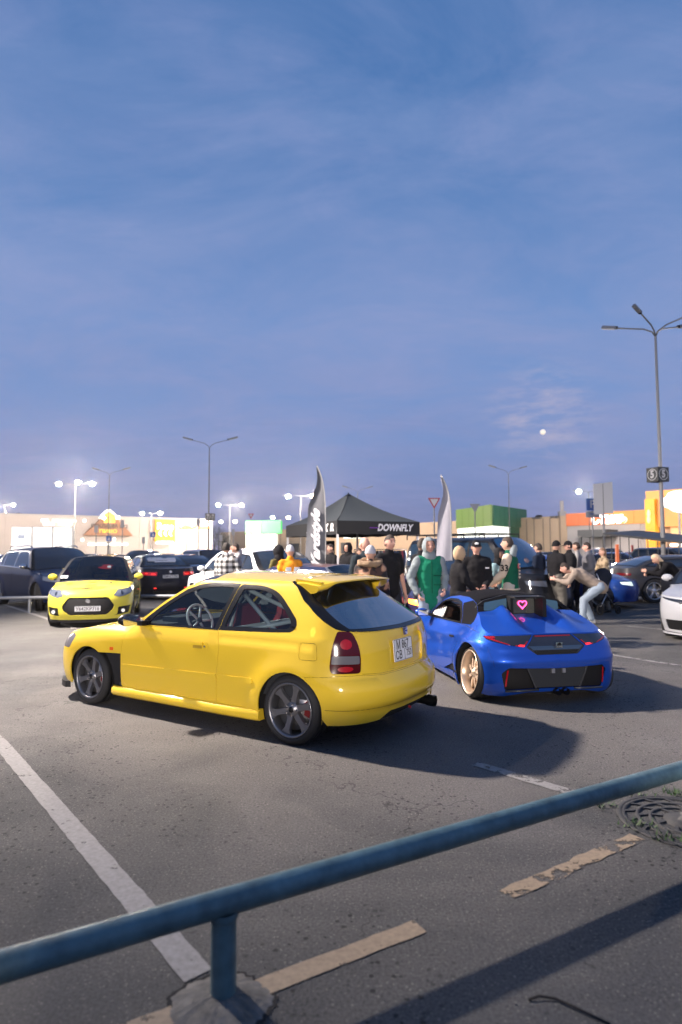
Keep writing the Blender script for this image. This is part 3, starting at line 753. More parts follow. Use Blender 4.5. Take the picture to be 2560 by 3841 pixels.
    for k in range(nS):
        s = -1 + 2 * k / (nS - 1); y = s * .60; a = abs(s); tip = max(0, (a - .80) / .20) ** 2.2; foot = sstep(.60, .95, a)
        lx = 1.175 - .035 * (1 - a * a) + .02 * tip; tx = 1.60 - .05 * a * a - .10 * tip; lz = 1.358 - .025 * a * a - .035 * tip; tz = 1.338 - .018 * a * a - .03 * tip
        th = .028 + .035 * foot; row = []
        lo = sstep(.78, .95, a)
        for t, up_ in ((0, 0), (.04, .55), (.15, .95), (.4, 1.0), (.7, .62), (.93, .30), (1.0, .12), (1.0, -.25), (.93, -.45), (.6, -.55), (.25, -.6), (.04, -.3), (0, 0)):
            x = lx + (tx - lx) * t; z = lz + (tz - lz) * t + up_ * .024
            if up_ < 0: z -= lo * (.085 - .05 * t) * (1 if t < .97 else .35)
            row.append((x, y, z))
        rows.append(row)
    q.grid(rows, Y, True, True); q.add([rows[0][k] for k in range(12)], [tuple(range(11, -1, -1))], Y, True); q.add([rows[-1][k] for k in range(12)], [tuple(range(12))], Y, True)
    o = q.build('roof_spoiler', root)
    q = MB()
    for sg in (-1, 1):
        q.prism([(1.185, 1.30), (1.20, 1.355), (1.47, 1.33), (1.43, 1.245), (1.30, 1.215)], -.035, .035, Y, Matrix.Translation((0, sg * .545, 0)) @ Matrix.Rotation(R_(90), 4, 'X'))
    q.build('spoiler_foot', root)
    # number plate, badge, exhaust, tow hook
    pr = Vector(B.F(y2u(-.05), .745)); up_d = Vector(B.F(ur, .80)) - Vector(B.F(ur, .69))
    Mp = frame(pr + Vector((.006, -.045, -.0)), (0, 1, 0), up_d)
    Mp = frame(Vector((B.xr(.74) + .004, -.09, .742)), (.035, 1, 0), up_d)
    plate_part(root, '', Mp, .330, .188, [('М 867', .105, -.012, .040, .80), ('СВ', .10, -.085, -.045, .85), ('750', .078, .095, -.040, .8)], [((.02, -.045, .0012), (.003, .085, .002)), ((.09, .0, .0012), (.14, .003, .002))])
    q = MB(); e = mat('badge_red', (.35, .01, .02), .2, .2, 1)
    Mb = frame(Vector((B.xr(.885) + .004, 0, .888)), (0, 1, 0), up_d); BL = mat('badge_chrome_blue', (.45, .5, .75), .15, 1.0)
    q.prism(rnd([(-.042, .034), (-.030, -.034), (.030, -.034), (.042, .034)], .01, 3), 0, .004, mat('badge_field', (.05, .06, .18), .3), Mb)
    for sx in (-1, 1): q.prism([(sx * .034, .030), (sx * .022, .030), (sx * .015, -.028), (sx * .026, -.028)], .003, .010, BL, Mb)
    q.box((0, 0, .006), (.036, .012, .008), BL, M=Mb); q.build('badge', root)
    q = MB(); q.cyl((1.60, .46, .20), (2.06, .46, .185), .045, mat('exhaust_steel', (.05, .05, .052), .35, .9), n=20, cap=False); q.cyl((1.98, .46, .187), (2.06, .46, .184), .052, mat('exhaust_steel', (.05, .05, .052), .35, .9), n=20, cap=False)
    q.cyl((1.97, .46, .187), (1.975, .46, .187), .044, MATT, n=16); q.cyl((1.0, .42, .22), (1.62, .42, .22), .10, mat('exhaust_steel', (.05, .05, .052), .35, .9), n=16); q.build('exhaust', root)
    q = MB(); q.tube([(1.80, .08, .24), (1.93, .08, .22), (1.99, .08, .20)], .012, mat('red_caliper', (.45, .01, .01), .4)); q.box((1.85, .25, .25), (.12, .35, .03), mat('red_caliper', (.45, .01, .01), .4)); q.build('tow_hook', root)
    # wiper-less rear, aerial-less roof; interior
    RED = mat('red_seat_cloth', (.30, .012, .016), .85, bump=(200, .3)); DK = mat('dark_interior', (.018, .020, .024), .7); CAGE = mat('roll_cage_white', (.62, .63, .63), .35)
    seat(root, .05, -.36, RED, RED, z=.26); seat(root, .05, .36, RED, RED, z=.26)
    q = MB(); q.box((-.50, 0, .80), (.38, 1.46, .16), DK); q.box((-.44, -.36, .90), (.22, .34, .06), DK); q.box((-.36, 0, .62), (.26, .34, .3), DK); q.build('dashboard', root)
    q = MB(); q.box((.65, 0, .30), (2.3, 1.45, .03), DK); q.box((.95, -.76, .62), (1.0, .03, .5), DK); q.box((.95, .76, .62), (1.0, .03, .5), DK); q.box((-.05, .765, .6), (1.0, .03, .5), DK); q.box((-.05, -.765, .6), (1.0, .03, .5), DK)
    q.box((1.55, 0, .42), (.7, 1.2, .02), DK); q.build('cabin_floor', root)
    q = MB(); C = Vector((-.18, -.36, .90)); ax = Vector((.90, 0, .42)).normalized(); a_ = ax.orthogonal().normalized(); b_ = ax.cross(a_)
    q.tube([C + (a_ * math.cos(t) + b_ * math.sin(t)) * .165 for t in np.linspace(0, 2 * math.pi, 25)], .014, CAGE, 8)
    for k in range(5): t = 2 * math.pi * k / 5 + .3; q.tube([C + ax * -.02, C + (a_ * math.cos(t) + b_ * math.sin(t)) * .16], .013, CAGE, 6)
    q.tube([C, C - ax * .25], .03, DK); q.build('steering_wheel', root)
    q = MB()
    hoop = [(.52, -.70, .35), (.52, -.70, .85), (.55, -.62, 1.18), (.55, -.50, 1.265), (.55, 0, 1.29), (.55, .50, 1.265), (.55, .62, 1.18), (.52, .70, .85), (.52, .70, .35)]
    q.tube(hoop, .021, CAGE); q.tube([(.55, -.55, 1.22), (1.0, -.58, .86), (1.50, -.60, .50)], .021, CAGE); q.tube([(.55, .55, 1.22), (1.0, .58, .86), (1.50, .60, .50)], .021, CAGE)
    q.tube([(.53, -.70, .86), (.70, -.68, .885), (1.05, -.52, .96), (1.15, -.2, .98), (1.15, .3, .98)], .019, CAGE); q.tube([(.52, -.70, .88), (.52, .70, .88)], .021, CAGE)
    q.tube([(.55, -.5, 1.25), (1.45, .55, .55)], .02, CAGE); q.tube([(.55, .5, 1.25), (1.45, -.55, .55)], .02, CAGE); q.build('roll_cage', root)
    return root, B, G
build_hatchback()

# ---- blue mid-engined roadster ---------------------------------------------------------------------
def build_roadster():
    BL = paint('satin_blue_car_paint', (.009, .065, .40), .30, .45); BLd = BL
    root = thing('blue_roadster', 'low metallic blue roadster with black soft top and pink neon heart in its rear window', 'car', (1.957, 8.014, 0), -1.385)
    B = Band(hw=[(.06, .69), (.13, .72), (.3, .735), (.45, .735), (.56, .72), (.64, .695), (.70, .668), (.76, .64), (.84, .60), (.92, .565), (1.0, .50), (1.04, .44)],
        xf=[(.08, -1.60), (.3, -1.66), (.5, -1.60), (.62, -1.45)], xr=[(.08, 1.48), (.15, 1.53), (.35, 1.575), (.46, 1.60), (.52, 1.575), (.6, 1.55), (.66, 1.515), (.72, 1.47), (.78, 1.43), (.95, 1.36)],
        cf=-1.1, cr=1.0, nf=2.4, nr=3.5, flares=[(-1.084, .28, .30, .035, .1), (1.10, .27, .32, .09, .22)],
        extra=lambda x, z: (-.016 * math.exp(-((z - (.40 + .12 * sstep(-.6, 1.0, x))) / .07) ** 2) + .012 * math.exp(-((z - (.54 + .08 * sstep(-.6, .9, x))) / .035) ** 2)) * sstep(-1.0, -.5, x) * sstep(1.45, .9, x))
    B_ = Band(hw=[(.3, .735), (.6, .735)], xf=[(.5, -1.6)], xr=[(.08, 1.50), (.5, 1.585)], cf=-1.1, cr=1.0, nf=2.4, nr=2.5)
    def cv(p):
        u, z = p
        if u <= 1.0: return p
        if u > B_.ur: v = 2 * B_.ur - u; return (2 * B.ur - cv((v, z))[0], z)
        return (B.ury(-abs(B_.F(u, .5)[1])) if u > 1.22 else B.cr + (u - 1.0) / .22 * (B.ury(-abs(B_.F(1.22, .5)[1])) - B.cr), z)
    CV = lambda l: [cv(p) for p in l]
    uf, ur = B.uf, B_.ur; y2u = B.ury
    FAB = mat('black_soft_top', (.006, .006, .008), .9, bump=(120, .2), spec=.08); K = mat('gloss_black_trim', (.008, .008, .009), .25, spec=.3)
    hood = smooth_line([(uf, .50), (uf + .4, .52), (-1.35, .60), (-1.0, .665), (-.62, .70)], 6)
    apil = [(-.62, .70), (-.45, .84), (-.29, .95), (-.18, 1.0)]
    roof = [(-.18, 1.0), (.05, 1.03), (.35, 1.03), (.56, 1.01)]
    cpil = [(.56, 1.01), (.70, .985), (.80, .955), (.90, .90)]
    deck = CV([(.90, .90), (1.05, .845), (1.2, .77), (1.32, .725), (1.5, .715), (1.85, .722)]) + [(B.ur, .725)]
    udc = cv((1.32, .725))[0]
    T = dict(hood=hood, uhc=-1.35, apil=apil, roof=roof, cpil=cpil, deck=deck, udc=udc, cowl=(-.18, .05), head=(-.12, .07), tail=(.02, .075), base=(-.06, .02), deckb=.0, rearb=0, noroof=1, nodeck=1)
    fa, ra = (-1.084, .26, .315), (1.10, .265, .335)
    ar = arcp(*ra, -30, 200, 20); af = arcp(*fa, -20, 200, 16)
    low = [(B.ur, .13)] + CV([(2.05, .13), (1.80, .13), (1.56, .085)]) + [(1.46, .085)] + ar + [(.78, .075), (-.76, .075)] + af + [(-1.45, .10), (uf, .10)]
    def CVR(l, *a): return rnd(CV(l), *a)
    TL = CVR([(1.272, .690), (1.36, .700), (1.84, .712), (1.80, .66), (1.755, .598), (1.66, .605), (1.48, .636), (1.33, .664)], [.01, .02, .01, .01, .015, .03, .05, .03], 4)
    RED = mat('tail_light_lit_red', (.24, .003, .008), .12, coat=1, emit=(1, .02, .03), es=.05); REDH = mat('tail_light_hot_red', (.6, .01, .02), .2, emit=(1, .03, .04), es=1.6)
    SM = mat('smoked_lens', (.02, .02, .026), .10, coat=1)
    panel = CVR([(1.85, .712), (2 * ur - 1.85, .712), (2 * ur - 1.82, .66), (2 * ur - 1.765, .595), (2 * ur - 1.87, .518), (1.87, .518), (1.765, .595), (1.82, .66)], .015, 3)
    grille = CVR([(1.60, .392), (1.83, .385), (ur, .378), (2 * ur - 1.83, .385), (2 * ur - 1.60, .392), (2 * ur - 1.53, .33), (2 * ur - 1.57, .15), (2 * ur - 1.90, .165), (ur, .165), (1.90, .165), (1.57, .15), (1.53, .33)], .02, 3)
    door = rnd([(-.60, .685), (-.70, .5), (-.66, .2), (-.5, .145), (.34, .145), (.47, .26), (.545, .45), (.56, .72), (0, .72)], [.01, .06, .08, .05, .08, .1, .05, .01, .0], 4)
    vent = rnd([(.15, .155), (.47, .262), (.70, .30), (.79, .212), (.5, .168)], [.01, .03, .03, .02, .02], 3)
    sframe = rnd([(-.60, .708), (-.46, .83), (-.30, .938), (-.16, .985), (.10, .998), (.34, .965), (.50, .83), (.565, .735)], [.01, .05, .08, .08, .08, .06, .04, .01], 4)
    sglass = rnd([(-.51, .735), (-.42, .825), (-.28, .918), (-.15, .958), (.09, .968), (.30, .935), (.44, .82), (.50, .755)], [.01, .05, .06, .06, .08, .06, .04, .01], 4)
    qfab = [(.36, .962), (.56, 1.008), (.70, .983), (.80, .953), (.90, .898), (.93, .80), (.90, .765), (.57, .738), (.505, .83)]
    fuel = arcp(1.10, .70, .075, 0, 345, 16)
    seamb = mat('seam_shadow_gap_blue', (.004, .008, .03), .8)
    DG = glass('dark_tinted_glass', (.05, .06, .07), .04)
    pieces = [dict(n='door', loop=door, m=BL, holes=[vent]), dict(n='side_vent', loop=vent, m=BLACK, off=-.02),
        dict(n='tail_light', loop=TL, m=SM, off=.003, ds=.03, kids=[
            ('light_bar', CVR([(1.29, .688), (1.42, .694), (1.44, .676), (1.34, .668)], .006, 2), RED, .006), ('light_bar', CV([(1.66, .606), (1.752, .602), (1.785, .65), (1.772, .654), (1.742, .614), (1.66, .617)]), RED, .006),
            ('light_bar', CV([(1.37, .682), (1.60, .624), (1.61, .614), (1.37, .668)]), RED, .005), ('light_bar', CVR([(1.68, .606), (1.75, .60), (1.752, .616), (1.70, .62)], .004, 2), REDH, .007)]),
        dict(n='tail_panel', loop=panel, m=SM, side='C', off=-.006, fl=.02, kids=[('light_bar', CV([(1.87, .706), (2 * ur - 1.87, .706), (2 * ur - 1.87, .696), (1.87, .696)]), RED, -.003),
             ('chrome_band', CV([(1.79, .604), (2 * ur - 1.79, .604), (2 * ur - 1.84, .566), (1.84, .566)]), mat('blue_grey_trim', (.05, .08, .12), .2, .4, 1), .001), ('black_opening', CV([(1.84, .562), (2 * ur - 1.84, .562), (2 * ur - 1.88, .524), (1.88, .524)]), MATT, .002)]),
        dict(n='rear_grille', loop=grille, m=BLACK, side='C', off=-.02, fl=.03),
        dict(n='window_frame', loop=sframe, m=K, holes=[sglass], off=.001), dict(n='window', loop=sglass, m=DG, off=-.003, cut=False, fl=0),
        dict(n='soft_top_side', loop=qfab, m=FAB, off=.002), dict(n='fuel_flap', loop=fuel, m=BL, side='L', gap=.003)]
    G = car_shell(root, B, T, low, pieces, BL, ds=.045, arches=(fa, ra), liner_z=(.09, .66))
    pane(root, G['screen'], 'windscreen', DG, K, (.05, .05, .06, .06))
    q = MB(); gridn(q, G['roof'], FAB); gridn(q, subgrid(G['rear'], 0, .12, 0, 1), FAB, 0, .03); gridn(q, subgrid(G['rear'], .12, 1, 0, .07), FAB); gridn(q, subgrid(G['rear'], .12, 1, .93, 1), FAB); q.build('soft_top', root)
    # engine cover with two buttresses and a sunken middle
    D = subgrid(G['deck'], 0, 1, 0, 1); n = len(D); E = []
    for i in range(n):
        t = i / (n - 1); row = []
        for j in range(41):
            s = j / 40; a = abs(s - .5) * 2
            x = s * (n - 1); k = min(int(x), n - 2); p = D[i][k].lerp(D[i][k + 1], x - k)
            ridge = (.055 * math.exp(-((a - .46) / .13) ** 2) - .055 * sstep(.40, .25, a)) * (1 - t) ** .8 * (1 if t > 0 else 1)
            row.append(p + Vector((0, 0, ridge + .02 * a * 0)))
        E.append(row)
    q = MB(); gridn(q, E, BL); q.build('engine_cover', root)
    # three-part rear window behind: end wall of the cabin
    wall = MB(); yb = .50; z0, z1 = .80, 1.075
    for (ya, yb_, nm) in ((-.47, -.17, 'rear_window'), (.17, .47, 'rear_window')):
        w = MB(); w.prism(rnd([(ya, .905), (yb_, .905), (yb_ - .01 * (1 if ya < 0 else -1), 1.045), (ya + .01, 1.0 if ya < 0 else 1.045)] if ya < 0 else [(ya, .905), (yb_, .905), (yb_ - .01, 1.0), (ya, 1.045)], .02, 4), -.004, .004, mat('blue_tint_rear_pane', (.07, .15, .22), .06, coat=1), Matrix(((0, 0, 1, .795), (1, 0, 0, 0), (0, 1, 0, 0), (0, 0, 0, 1))))
        w.build(nm, root)
    wall.prism(rnd([(-.56, .80), (.56, .80), (.56, .95), (.47, 1.02), (.2, 1.085), (-.2, 1.085), (-.47, 1.02), (-.56, .95)], .03, 4), -.03, 0, BLACK, Matrix(((0, 0, 1, .785), (1, 0, 0, 0), (0, 1, 0, 0), (0, 0, 0, 1)))); wall.build('cabin_bulkhead', root)
    # black engine intake box around the middle pane
    q = MB(); Mx = Matrix(((0, 0, 1, .80), (1, 0, 0, 0), (0, 1, 0, 0), (0, 0, 0, 1)))
    q.prism([(-.185, 1.075), (.185, 1.075), (.185, 1.055), (-.185, 1.055)], 0, .22, BLACK, Mx); q.prism([(.14, 1.06), (.185, 1.06), (.185, .845), (.14, .845)], 0, .24, BLACK, Mx); q.prism([(-.185, 1.06), (-.15, 1.06), (-.15, .86), (-.185, .86)], 0, .10, BLACK, Mx); q.build('intake_frame', root)
    q = MB(); q.prism(rnd([(-.15, .87), (.14, .87), (.14, 1.052), (-.15, 1.052)], .01, 2), 0, .006, mat('mirror_like_pane', (.30, .32, .30), .05, .9), Matrix(((0, 0, 1, .83), (1, 0, 0, 0), (0, 1, 0, 0), (0, 0, 0, 1)))); o = q.build('middle_rear_window', root)
    q = MB(); hp = []
    for k in range(33):
        t = 2 * math.pi * k / 32; hp.append((.85, .0032 * 16 * math.sin(t) ** 3 - .01, .975 + .0032 * (13 * math.cos(t) - 5 * math.cos(2 * t) - 2 * math.cos(3 * t) - math.cos(4 * t))))
    q.tube(hp, .0055, mat('pink_neon', (1, .1, .35), .4, emit=(1.0, .07, .28), es=4.5), 6); q.build('neon_heart', o)
    q = MB(); q.box((1.00, .0, 1.068), (.03, .20, .014), mat('brake_light_lit', (.6, .01, .04), .3, emit=(1, .03, .10), es=1.2)); q.build('high_brake_light', root)
    # shut lines
    SG = mat('seam_shadow_gap_blue', (.004, .01, .03), .8)
    for l in ([(1.30, .675), (1.36, .60), (1.44, .46), (1.45, .40)], [(.56, .735), (.75, .742), (.95, .738), (1.20, .718)]):
        l = CV(l); q = MB(); surf(q, B.F, l + [(u + .004, z - .005) for u, z in l[::-1]], SG, (), .05, .0015, 0); q.build('shut_line', root); mirrored(q).build('shut_line', root)
    # diffuser, plate lamps, exhausts, fins
    P = lambda y, z, dx=0: Vector(B.F(y2u(y), z)) + Vector((dx, 0, 0))
    q = MB(); 
    for s in (-1, 1):
        q.prism([(s * .33, .385), (s * .24, .18), (s * .255, .18), (s * .345, .385)], 0, .03, mat('satin_carbon', (.03, .032, .036), .3, .2, 1), Matrix(((0, 0, 1, 1.545), (1, 0, 0, 0), (0, 1, 0, 0), (0, 0, 0, 1))))
    q.prism([(-.33, .385), (.33, .385), (.24, .185), (-.24, .185)], 0, .012, mat('satin_black_panel', (.016, .018, .021), .35), Matrix(((0, 0, 1, 1.553), (1, 0, 0, 0), (0, 1, 0, 0), (0, 0, 0, 1)))); q.build('diffuser', root)
    for s in (-.055, .065):
        q = MB(); q.box((1.575, s, .352), (.02, .035, .045), ALU); q.build('plate_bracket', root)
    for s in (.0, .09):
        q = MB(); q.cyl((1.40, s, .135), (1.58, s, .132), .036, BLACK, n=18, cap=False); q.cyl((1.42, s, .135), (1.43, s, .135), .034, MATT); q.cyl((1.565, s, .133), (1.582, s, .132), .039, mat('exhaust_steel', (.05, .05, .052), .35, .9), n=18, cap=False); q.build('exhaust_tip', root)
    for s in (-1, 1):
        q = MB(); a = CV([(1.585, .365), (1.60, .368), (1.585, .20), (1.568, .195)]); surf(q, B.F, a if s < 0 else [(2 * B.ur - u, z) for u, z in a[::-1]], RED, (), .03, .004, .004); q.build('rear_reflector', root)
        q = MB(); pts = [Vector(B.F(u, z)) for u, z in CV([(1.57, .145), (1.75, .150), (1.90, .160)])]; pts = pts if s < 0 else [Vector((p.x, -p.y, p.z)) for p in pts]; q.tube([p + Vector((.01, 0, 0)) for p in pts], .012, mat('satin_carbon', (.03, .032, .036), .3, .2, 1), 6); q.build('bumper_blade', root)
    q = MB(); q.box((1.575, 0.02, .615), (.012, .075, .055), CHROME); q.box((1.58, 0.02, .615), (.012, .05, .012), BLACK); q.box((1.58, .02, .628), (.012, .03, .02), BLACK); q.build('badge', root)
    CR = mat('cream_bronze_wheel', (.62, .47, .34), .30, .55, .5)
    add_wheels(root, [(-1.084, -.66), (1.10, -.685), (-1.084, .66), (1.10, .685)], .272, .232, .20, CR, 'dish', camber=-6)
    for s in (-1, 1):
        q = MB(); q.ball((0, 0, 0), (.06, .095, .055), BL, 14, Matrix.Translation((-.47, s * .80, .775))); q.box((-.47, s * .70, .745), (.05, .14, .03), BLACK)
        wz = Matrix.Translation((-.408, s * .80, .78)); q.prism(rnd([(-.07, -.035), (.07, -.035), (.07, .035), (-.07, .035)], .015, 3), 0, .004, mat('mirror_glass', (.8, .82, .85), .02, 1.0), Matrix(((0, 0, 1, -.412), (1, 0, 0, s * .80), (0, 1, 0, .778), (0, 0, 0, 1))))
        q.build('door_mirror', root)
        q = MB(); surf(q, B.F, rnd([(.36, .585), (.50, .595), (.50, .572), (.36, .562)], .01, 3), BLACK, (), .03, .008, .008); (q if s < 0 else mirrored(q)).build('door_handle', root)
    # white graphic on the quarter of the side glass
    q = MB(); z = [(-.50, .745)]
    for k in range(7):
        u = -.47 + k * .055; surf(q, B.F, [(u, .75), (u + .02, .745), (u + .05, .80 + .012 * k), (u + .034, .81 + .012 * k)], WHITEP, (), .05, .004, 0); surf(q, B.F, [(u + .034, .81 + .012 * k), (u + .05, .80 + .012 * k), (u + .062, .75), (u + .05, .745)], WHITEP, (), .05, .004, 0)
    q.build('window_sticker', root)
    q = MB(); q.box((-.05, 0, .3), (1.2, 1.2, .05), MATT); q.box((.45, 0, .55), (.1, 1.2, .5), MATT); q.build('cabin_floor', root)
    seat(root, .02, -.30, mat('dark_interior', (.018, .020, .024), .7), MATT, z=.18); seat(root, .02, .30, mat('dark_interior', (.018, .020, .024), .7), MATT, z=.18)
build_roadster()

# ---- the other cars: one wrap-around builder, each with its own proportions ------------------------------
def clipx(poly, x0, x1, slope=0.0):
    """part of a side-view polygon between two slanted verticals (x measured at z=1)"""
    for lim, sg in ((x0, 1), (x1, -1)):
        out = []; g = lambda p: sg * (p[0] - (lim + slope * (p[1] - 1.0)))
        for i in range(len(poly)):
            a, b = poly[i - 1], poly[i]; ga, gb = g(a), g(b)
            if (ga >= 0) != (gb >= 0): t = ga / (ga - gb); out.append((a[0] + (b[0] - a[0]) * t, a[1] + (b[1] - a[1]) * t))
            if gb >= 0: out.append(b)
        poly = out
    return poly
def make_car(name, label, pose, S, group=None):
    """S: dimensions and colours; returns root, band, grids"""
    root = thing(name, label, 'car', (pose[0], pose[1], 0), pose[2], group)
    W, H, zs = S['W'], S['H'], S.get('zs', .2); xf0, xr0 = S['x']; wf, wr = S['axles']; Rw = S.get('Rw', .33); bz = S['belt']
    m = S['m']; K = S.get('trim', mat('gloss_black_trim', (.008, .008, .009), .25, spec=.3)); GM = S.get('glass', mat('privacy_glass', (.012, .016, .022), .05, coat=1))
    ds = S.get('ds', .10)
    zb = (bz[0] + bz[1]) / 2; nose = S['nose']; tail = S['tail']
    hw = [(zs, .93 * W), (zs + .15, .975 * W), (.5, W), (zb - .2, .995 * W), (zb - .03, .955 * W), (zb + .12, .905 * W), (H - .22, .80 * W), (H - .10, .73 * W), (H - .045, .66 * W), (H - .02, .58 * W)]
    hw = sorted(set(hw)); hw = [p for i, p in enumerate(hw) if i == 0 or p[0] - hw[i - 1][0] > .015]
    xf = S.get('xf', [(zs, xf0 + .06), (.45, xf0), (.6, xf0 + .02), (nose + .02, xf0 + .09)]); xr = S.get('xr', [(zs, xr0 - .10), (.45, xr0), (.6, xr0 - .01), (tail, xr0 - .07), (tail + .25, xr0 - .12)])
    B = Band(hw, xf, xr, S.get('cf', wf - .12), S.get('cr', wr + .12), S.get('nf', 2.5), S.get('nr', 2.6), flares=[(wf, Rw, Rw + .03, .018, .09), (wr, Rw, Rw + .03, .018, .09)])
    uf, ur = B.uf, B.ur
    xA, xB, xC, xD = S['pill']         # foot and head of windscreen pillar, head and foot of rear pillar
    hoodz = S.get('hoodz', bz[0] - .02)
    def shoulder(x, z):
        if x < xA:
            d = max(0, 1 - ((nose + (hoodz - nose) * max(0, min(1, (x - xf0) / (xA - xf0))) ** .6) - z) / .16); return .07 * min(1, (xA - x) / .25) * d * d
        return 0
    B.shoulder = shoulder
    hood = smooth_line([(uf, nose), (wf - .42, nose + .05), (wf, nose + (hoodz - nose) * .72), (xA, hoodz)], 5)
    ub = lambda a, b, k: (a[0] + (b[0] - a[0]) * k, a[1] + (b[1] - a[1]) * k)
    A, Bq, Cq, Dq = (xA, hoodz), (xB, H - .035), (xC, H - S.get('rdrop', .04)), (xD, bz[1] + .02)
    mA = ub(A, Bq, .5); mA = (mA[0] - .02, mA[1] + .035)
    apil = [A, mA, Bq]; roof = smooth_line([Bq, ((xB + xC) / 2, H - .022), Cq], 4)
    mC = ub(Cq, Dq, .5); mC = (mC[0] + .02, mC[1] + .03); cpil = [Cq, mC, Dq]
    if S.get('udc'):     # notchback
        ucr = B.cr + .30; deck = [Dq, (max(Dq[0] + .12, B.cr), tail + .045), (ucr, tail + .03), (ucr + .25, tail + .02), (ur, tail)]; deck = sorted(deck)
        T = dict(deck=deck, udc=ucr, base=(.10, .03))
    else:
        uq = B.ury(-.45 * W); deck = [Dq, (max(uq, Dq[0] + .1), tail + .01), (ur, tail)]; T = dict(deck=deck, udc=None)
    T.update(hood=hood, uhc=wf - .42, apil=apil, roof=roof, cpil=cpil, cowl=(-.20, .05), head=(-.10, .05), tail=(.08, .045), n=S.get('n', 13), rearb=S.get('rearb', .0))
    rr = Rw + .035; fa, ra = (wf, Rw - .01, rr), (wr, Rw - .01, rr)
    a0 = -math.degrees(math.asin(min(.95, max(-.5, (Rw - .01 - zs) / rr))))
    low = [(ur, zs)] + arcp(*ra, a0, 180 - a0, 12) + arcp(*fa, a0, 180 - a0, 12) + [(uf, zs)]
    # glazing
    z_in = .035
    dlo = [(xA + .17, bz[0] + .02), ub(A, Bq, .55), (xB + .03, H - .105), ((xB + xC) / 2, H - .085), (xC - .02, H - .105 - S.get('rdrop', .04) + .04), ub(Cq, Dq, .6), (xD - .18, bz[1] + .035)]
    dlo[1] = (dlo[1][0] + .09, dlo[1][1]); dlo[5] = (dlo[5][0] - .10, dlo[5][1])
    dlo = S.get('dlo', dlo); fr = rnd(dlo, .06, 3); pieces = [dict(n='window_frame', loop=fr, m=S.get('wtrim', K), holes=[], off=.001, gap=0)]
    inner = shrink(fr, -.0 + .028) if True else fr
    wins = []; cuts = S.get('cuts', [(xA + xD) / 2]); xs = [-9] + cuts + [9]
    for a, b in zip(xs, xs[1:]):
        w = dedupe(clipx(inner, a + .03, b - .03, S.get('slope', 0.05)))
        if len(w) > 3: wins.append(w)
    pieces[0]['holes'] = wins
    for w in wins: pieces.append(dict(n='window', loop=w, m=GM, off=-.003, cut=False, fl=0))
    for d in S.get('doors', []):
        pieces.append(dict(n='door', loop=rnd([(d[0], zs + .06), (d[1] - .02, zs + .06), (d[1], bz[1]), (d[0], bz[0] + .005)], .03, 3) if True else None, m=m, gap=.004))
    # keep door loops below the glass
    for key in ('tl', 'hl'):
        for it in S.get(key, []): pieces.append(dict(n='tail_light' if key == 'tl' else 'headlight', **it(B)))
    for it in S.get('extra', []): pieces.append(it(B))
    G = car_shell(root, B, T, low, pieces, m, ds=ds, arches=(fa, ra), liner_z=(zs + .02, min(bz) - .08), roof_m=S.get('roof_m'), hood_m=S.get('hood_m'), gap=.004)
    pane(root, G['screen'], 'windscreen', S.get('wglass', GM), K, (.03, .04, .05, .05)); pane(root, G['rear'], 'rear_window', GM, K if S.get('rearK', 1) else m, S.get('rb', (.05, .08, .08, .08)))
    t = B.half(wf, .4) - .115
    add_wheels(root, [(wf, -t), (wr, -t), (wf, t), (wr, t)], Rw, S.get('rim', Rw * .68), .22, S.get('wm', mat('silver_wheel', (.45, .45, .46), .3, .85)), S.get('ws', '5'), steer=S.get('steer', 0))
    for s in (-1, 1):
        q = MB(); q.ball((0, 0, 0), (.07, .11, .075), S.get('mirror', m), 10, Matrix.Translation((xA + .28, s * (.955 * W + .11), bz[0] + .10))); q.box((xA + .28, s * (.955 * W), bz[0] + .05), (.10, .16, .04), K)
        q.build('door_mirror', root)
    q = MB(); q.box(((xA + xD) / 2, 0, zs + .12), ((xD - xA) * .95, 1.7 * W, .05), MATT); q.build('cabin_floor', root)
    if S.get('front_plate'):
        z = S['front_plate'][1]; x = B.xf(z) - .008; plate_part(root, '', Matrix(((0, 0, -1, x), (-1, 0, 0, 0), (0, 1, 0, z), (0, 0, 0, 1))), .52, .112, [(S['front_plate'][0], .105, 0, -.002, .9)])
    if S.get('rear_plate'):
        z = S['rear_plate'][1]; x = B.xr(z) + .008; plate_part(root, '', Matrix(((0, 0, 1, x), (1, 0, 0, 0), (0, 1, 0, z), (0, 0, 0, 1))), .52, .112, [(S['rear_plate'][0], .105, 0, -.002, .9)])
    return root, B, G
def rear_lamp(y0, y1, z0, z1, m, wrapx=None, kids=(), zo=0.0):
    """tail lamp from y0 (inner) out to the corner and forward to x=wrapx"""
    def f(B):
        ui = B.ury(-y0); uo = B.ury(-y1) if wrapx is None else wrapx
        return dict(loop=rnd([(ui, z0), (ui, z1), (uo, z1 + zo), (uo, z0 + .03 + zo)], .02, 3), m=m, off=.004, fl=.015, ds=.05)
    return f
def front_lamp(y0, z0, z1, m, wrapx, zo=.05):
    def f(B):
        ui = B.ufy(-y0); return dict(loop=rnd([(ui, z0), (ui, z1), (wrapx, z1 + zo), (wrapx - .04, z0 + .05 + zo)], .025, 3), m=m, off=.004, fl=.015, ds=.05)
    return f
TLR = mat('red_lamp_lens', (.28, .004, .008), .12, coat=1, emit=(1, .02, .02), es=.35); TLL = mat('red_lamp_lit', (.6, .01, .01), .2, emit=(1, .04, .03), es=2.2)
HLC = mat('headlamp_clear', (.13, .15, .19), .12, .3, 1); WHITE_C = mat('white_car_paint', (.60, .60, .60), .25, coat=1)
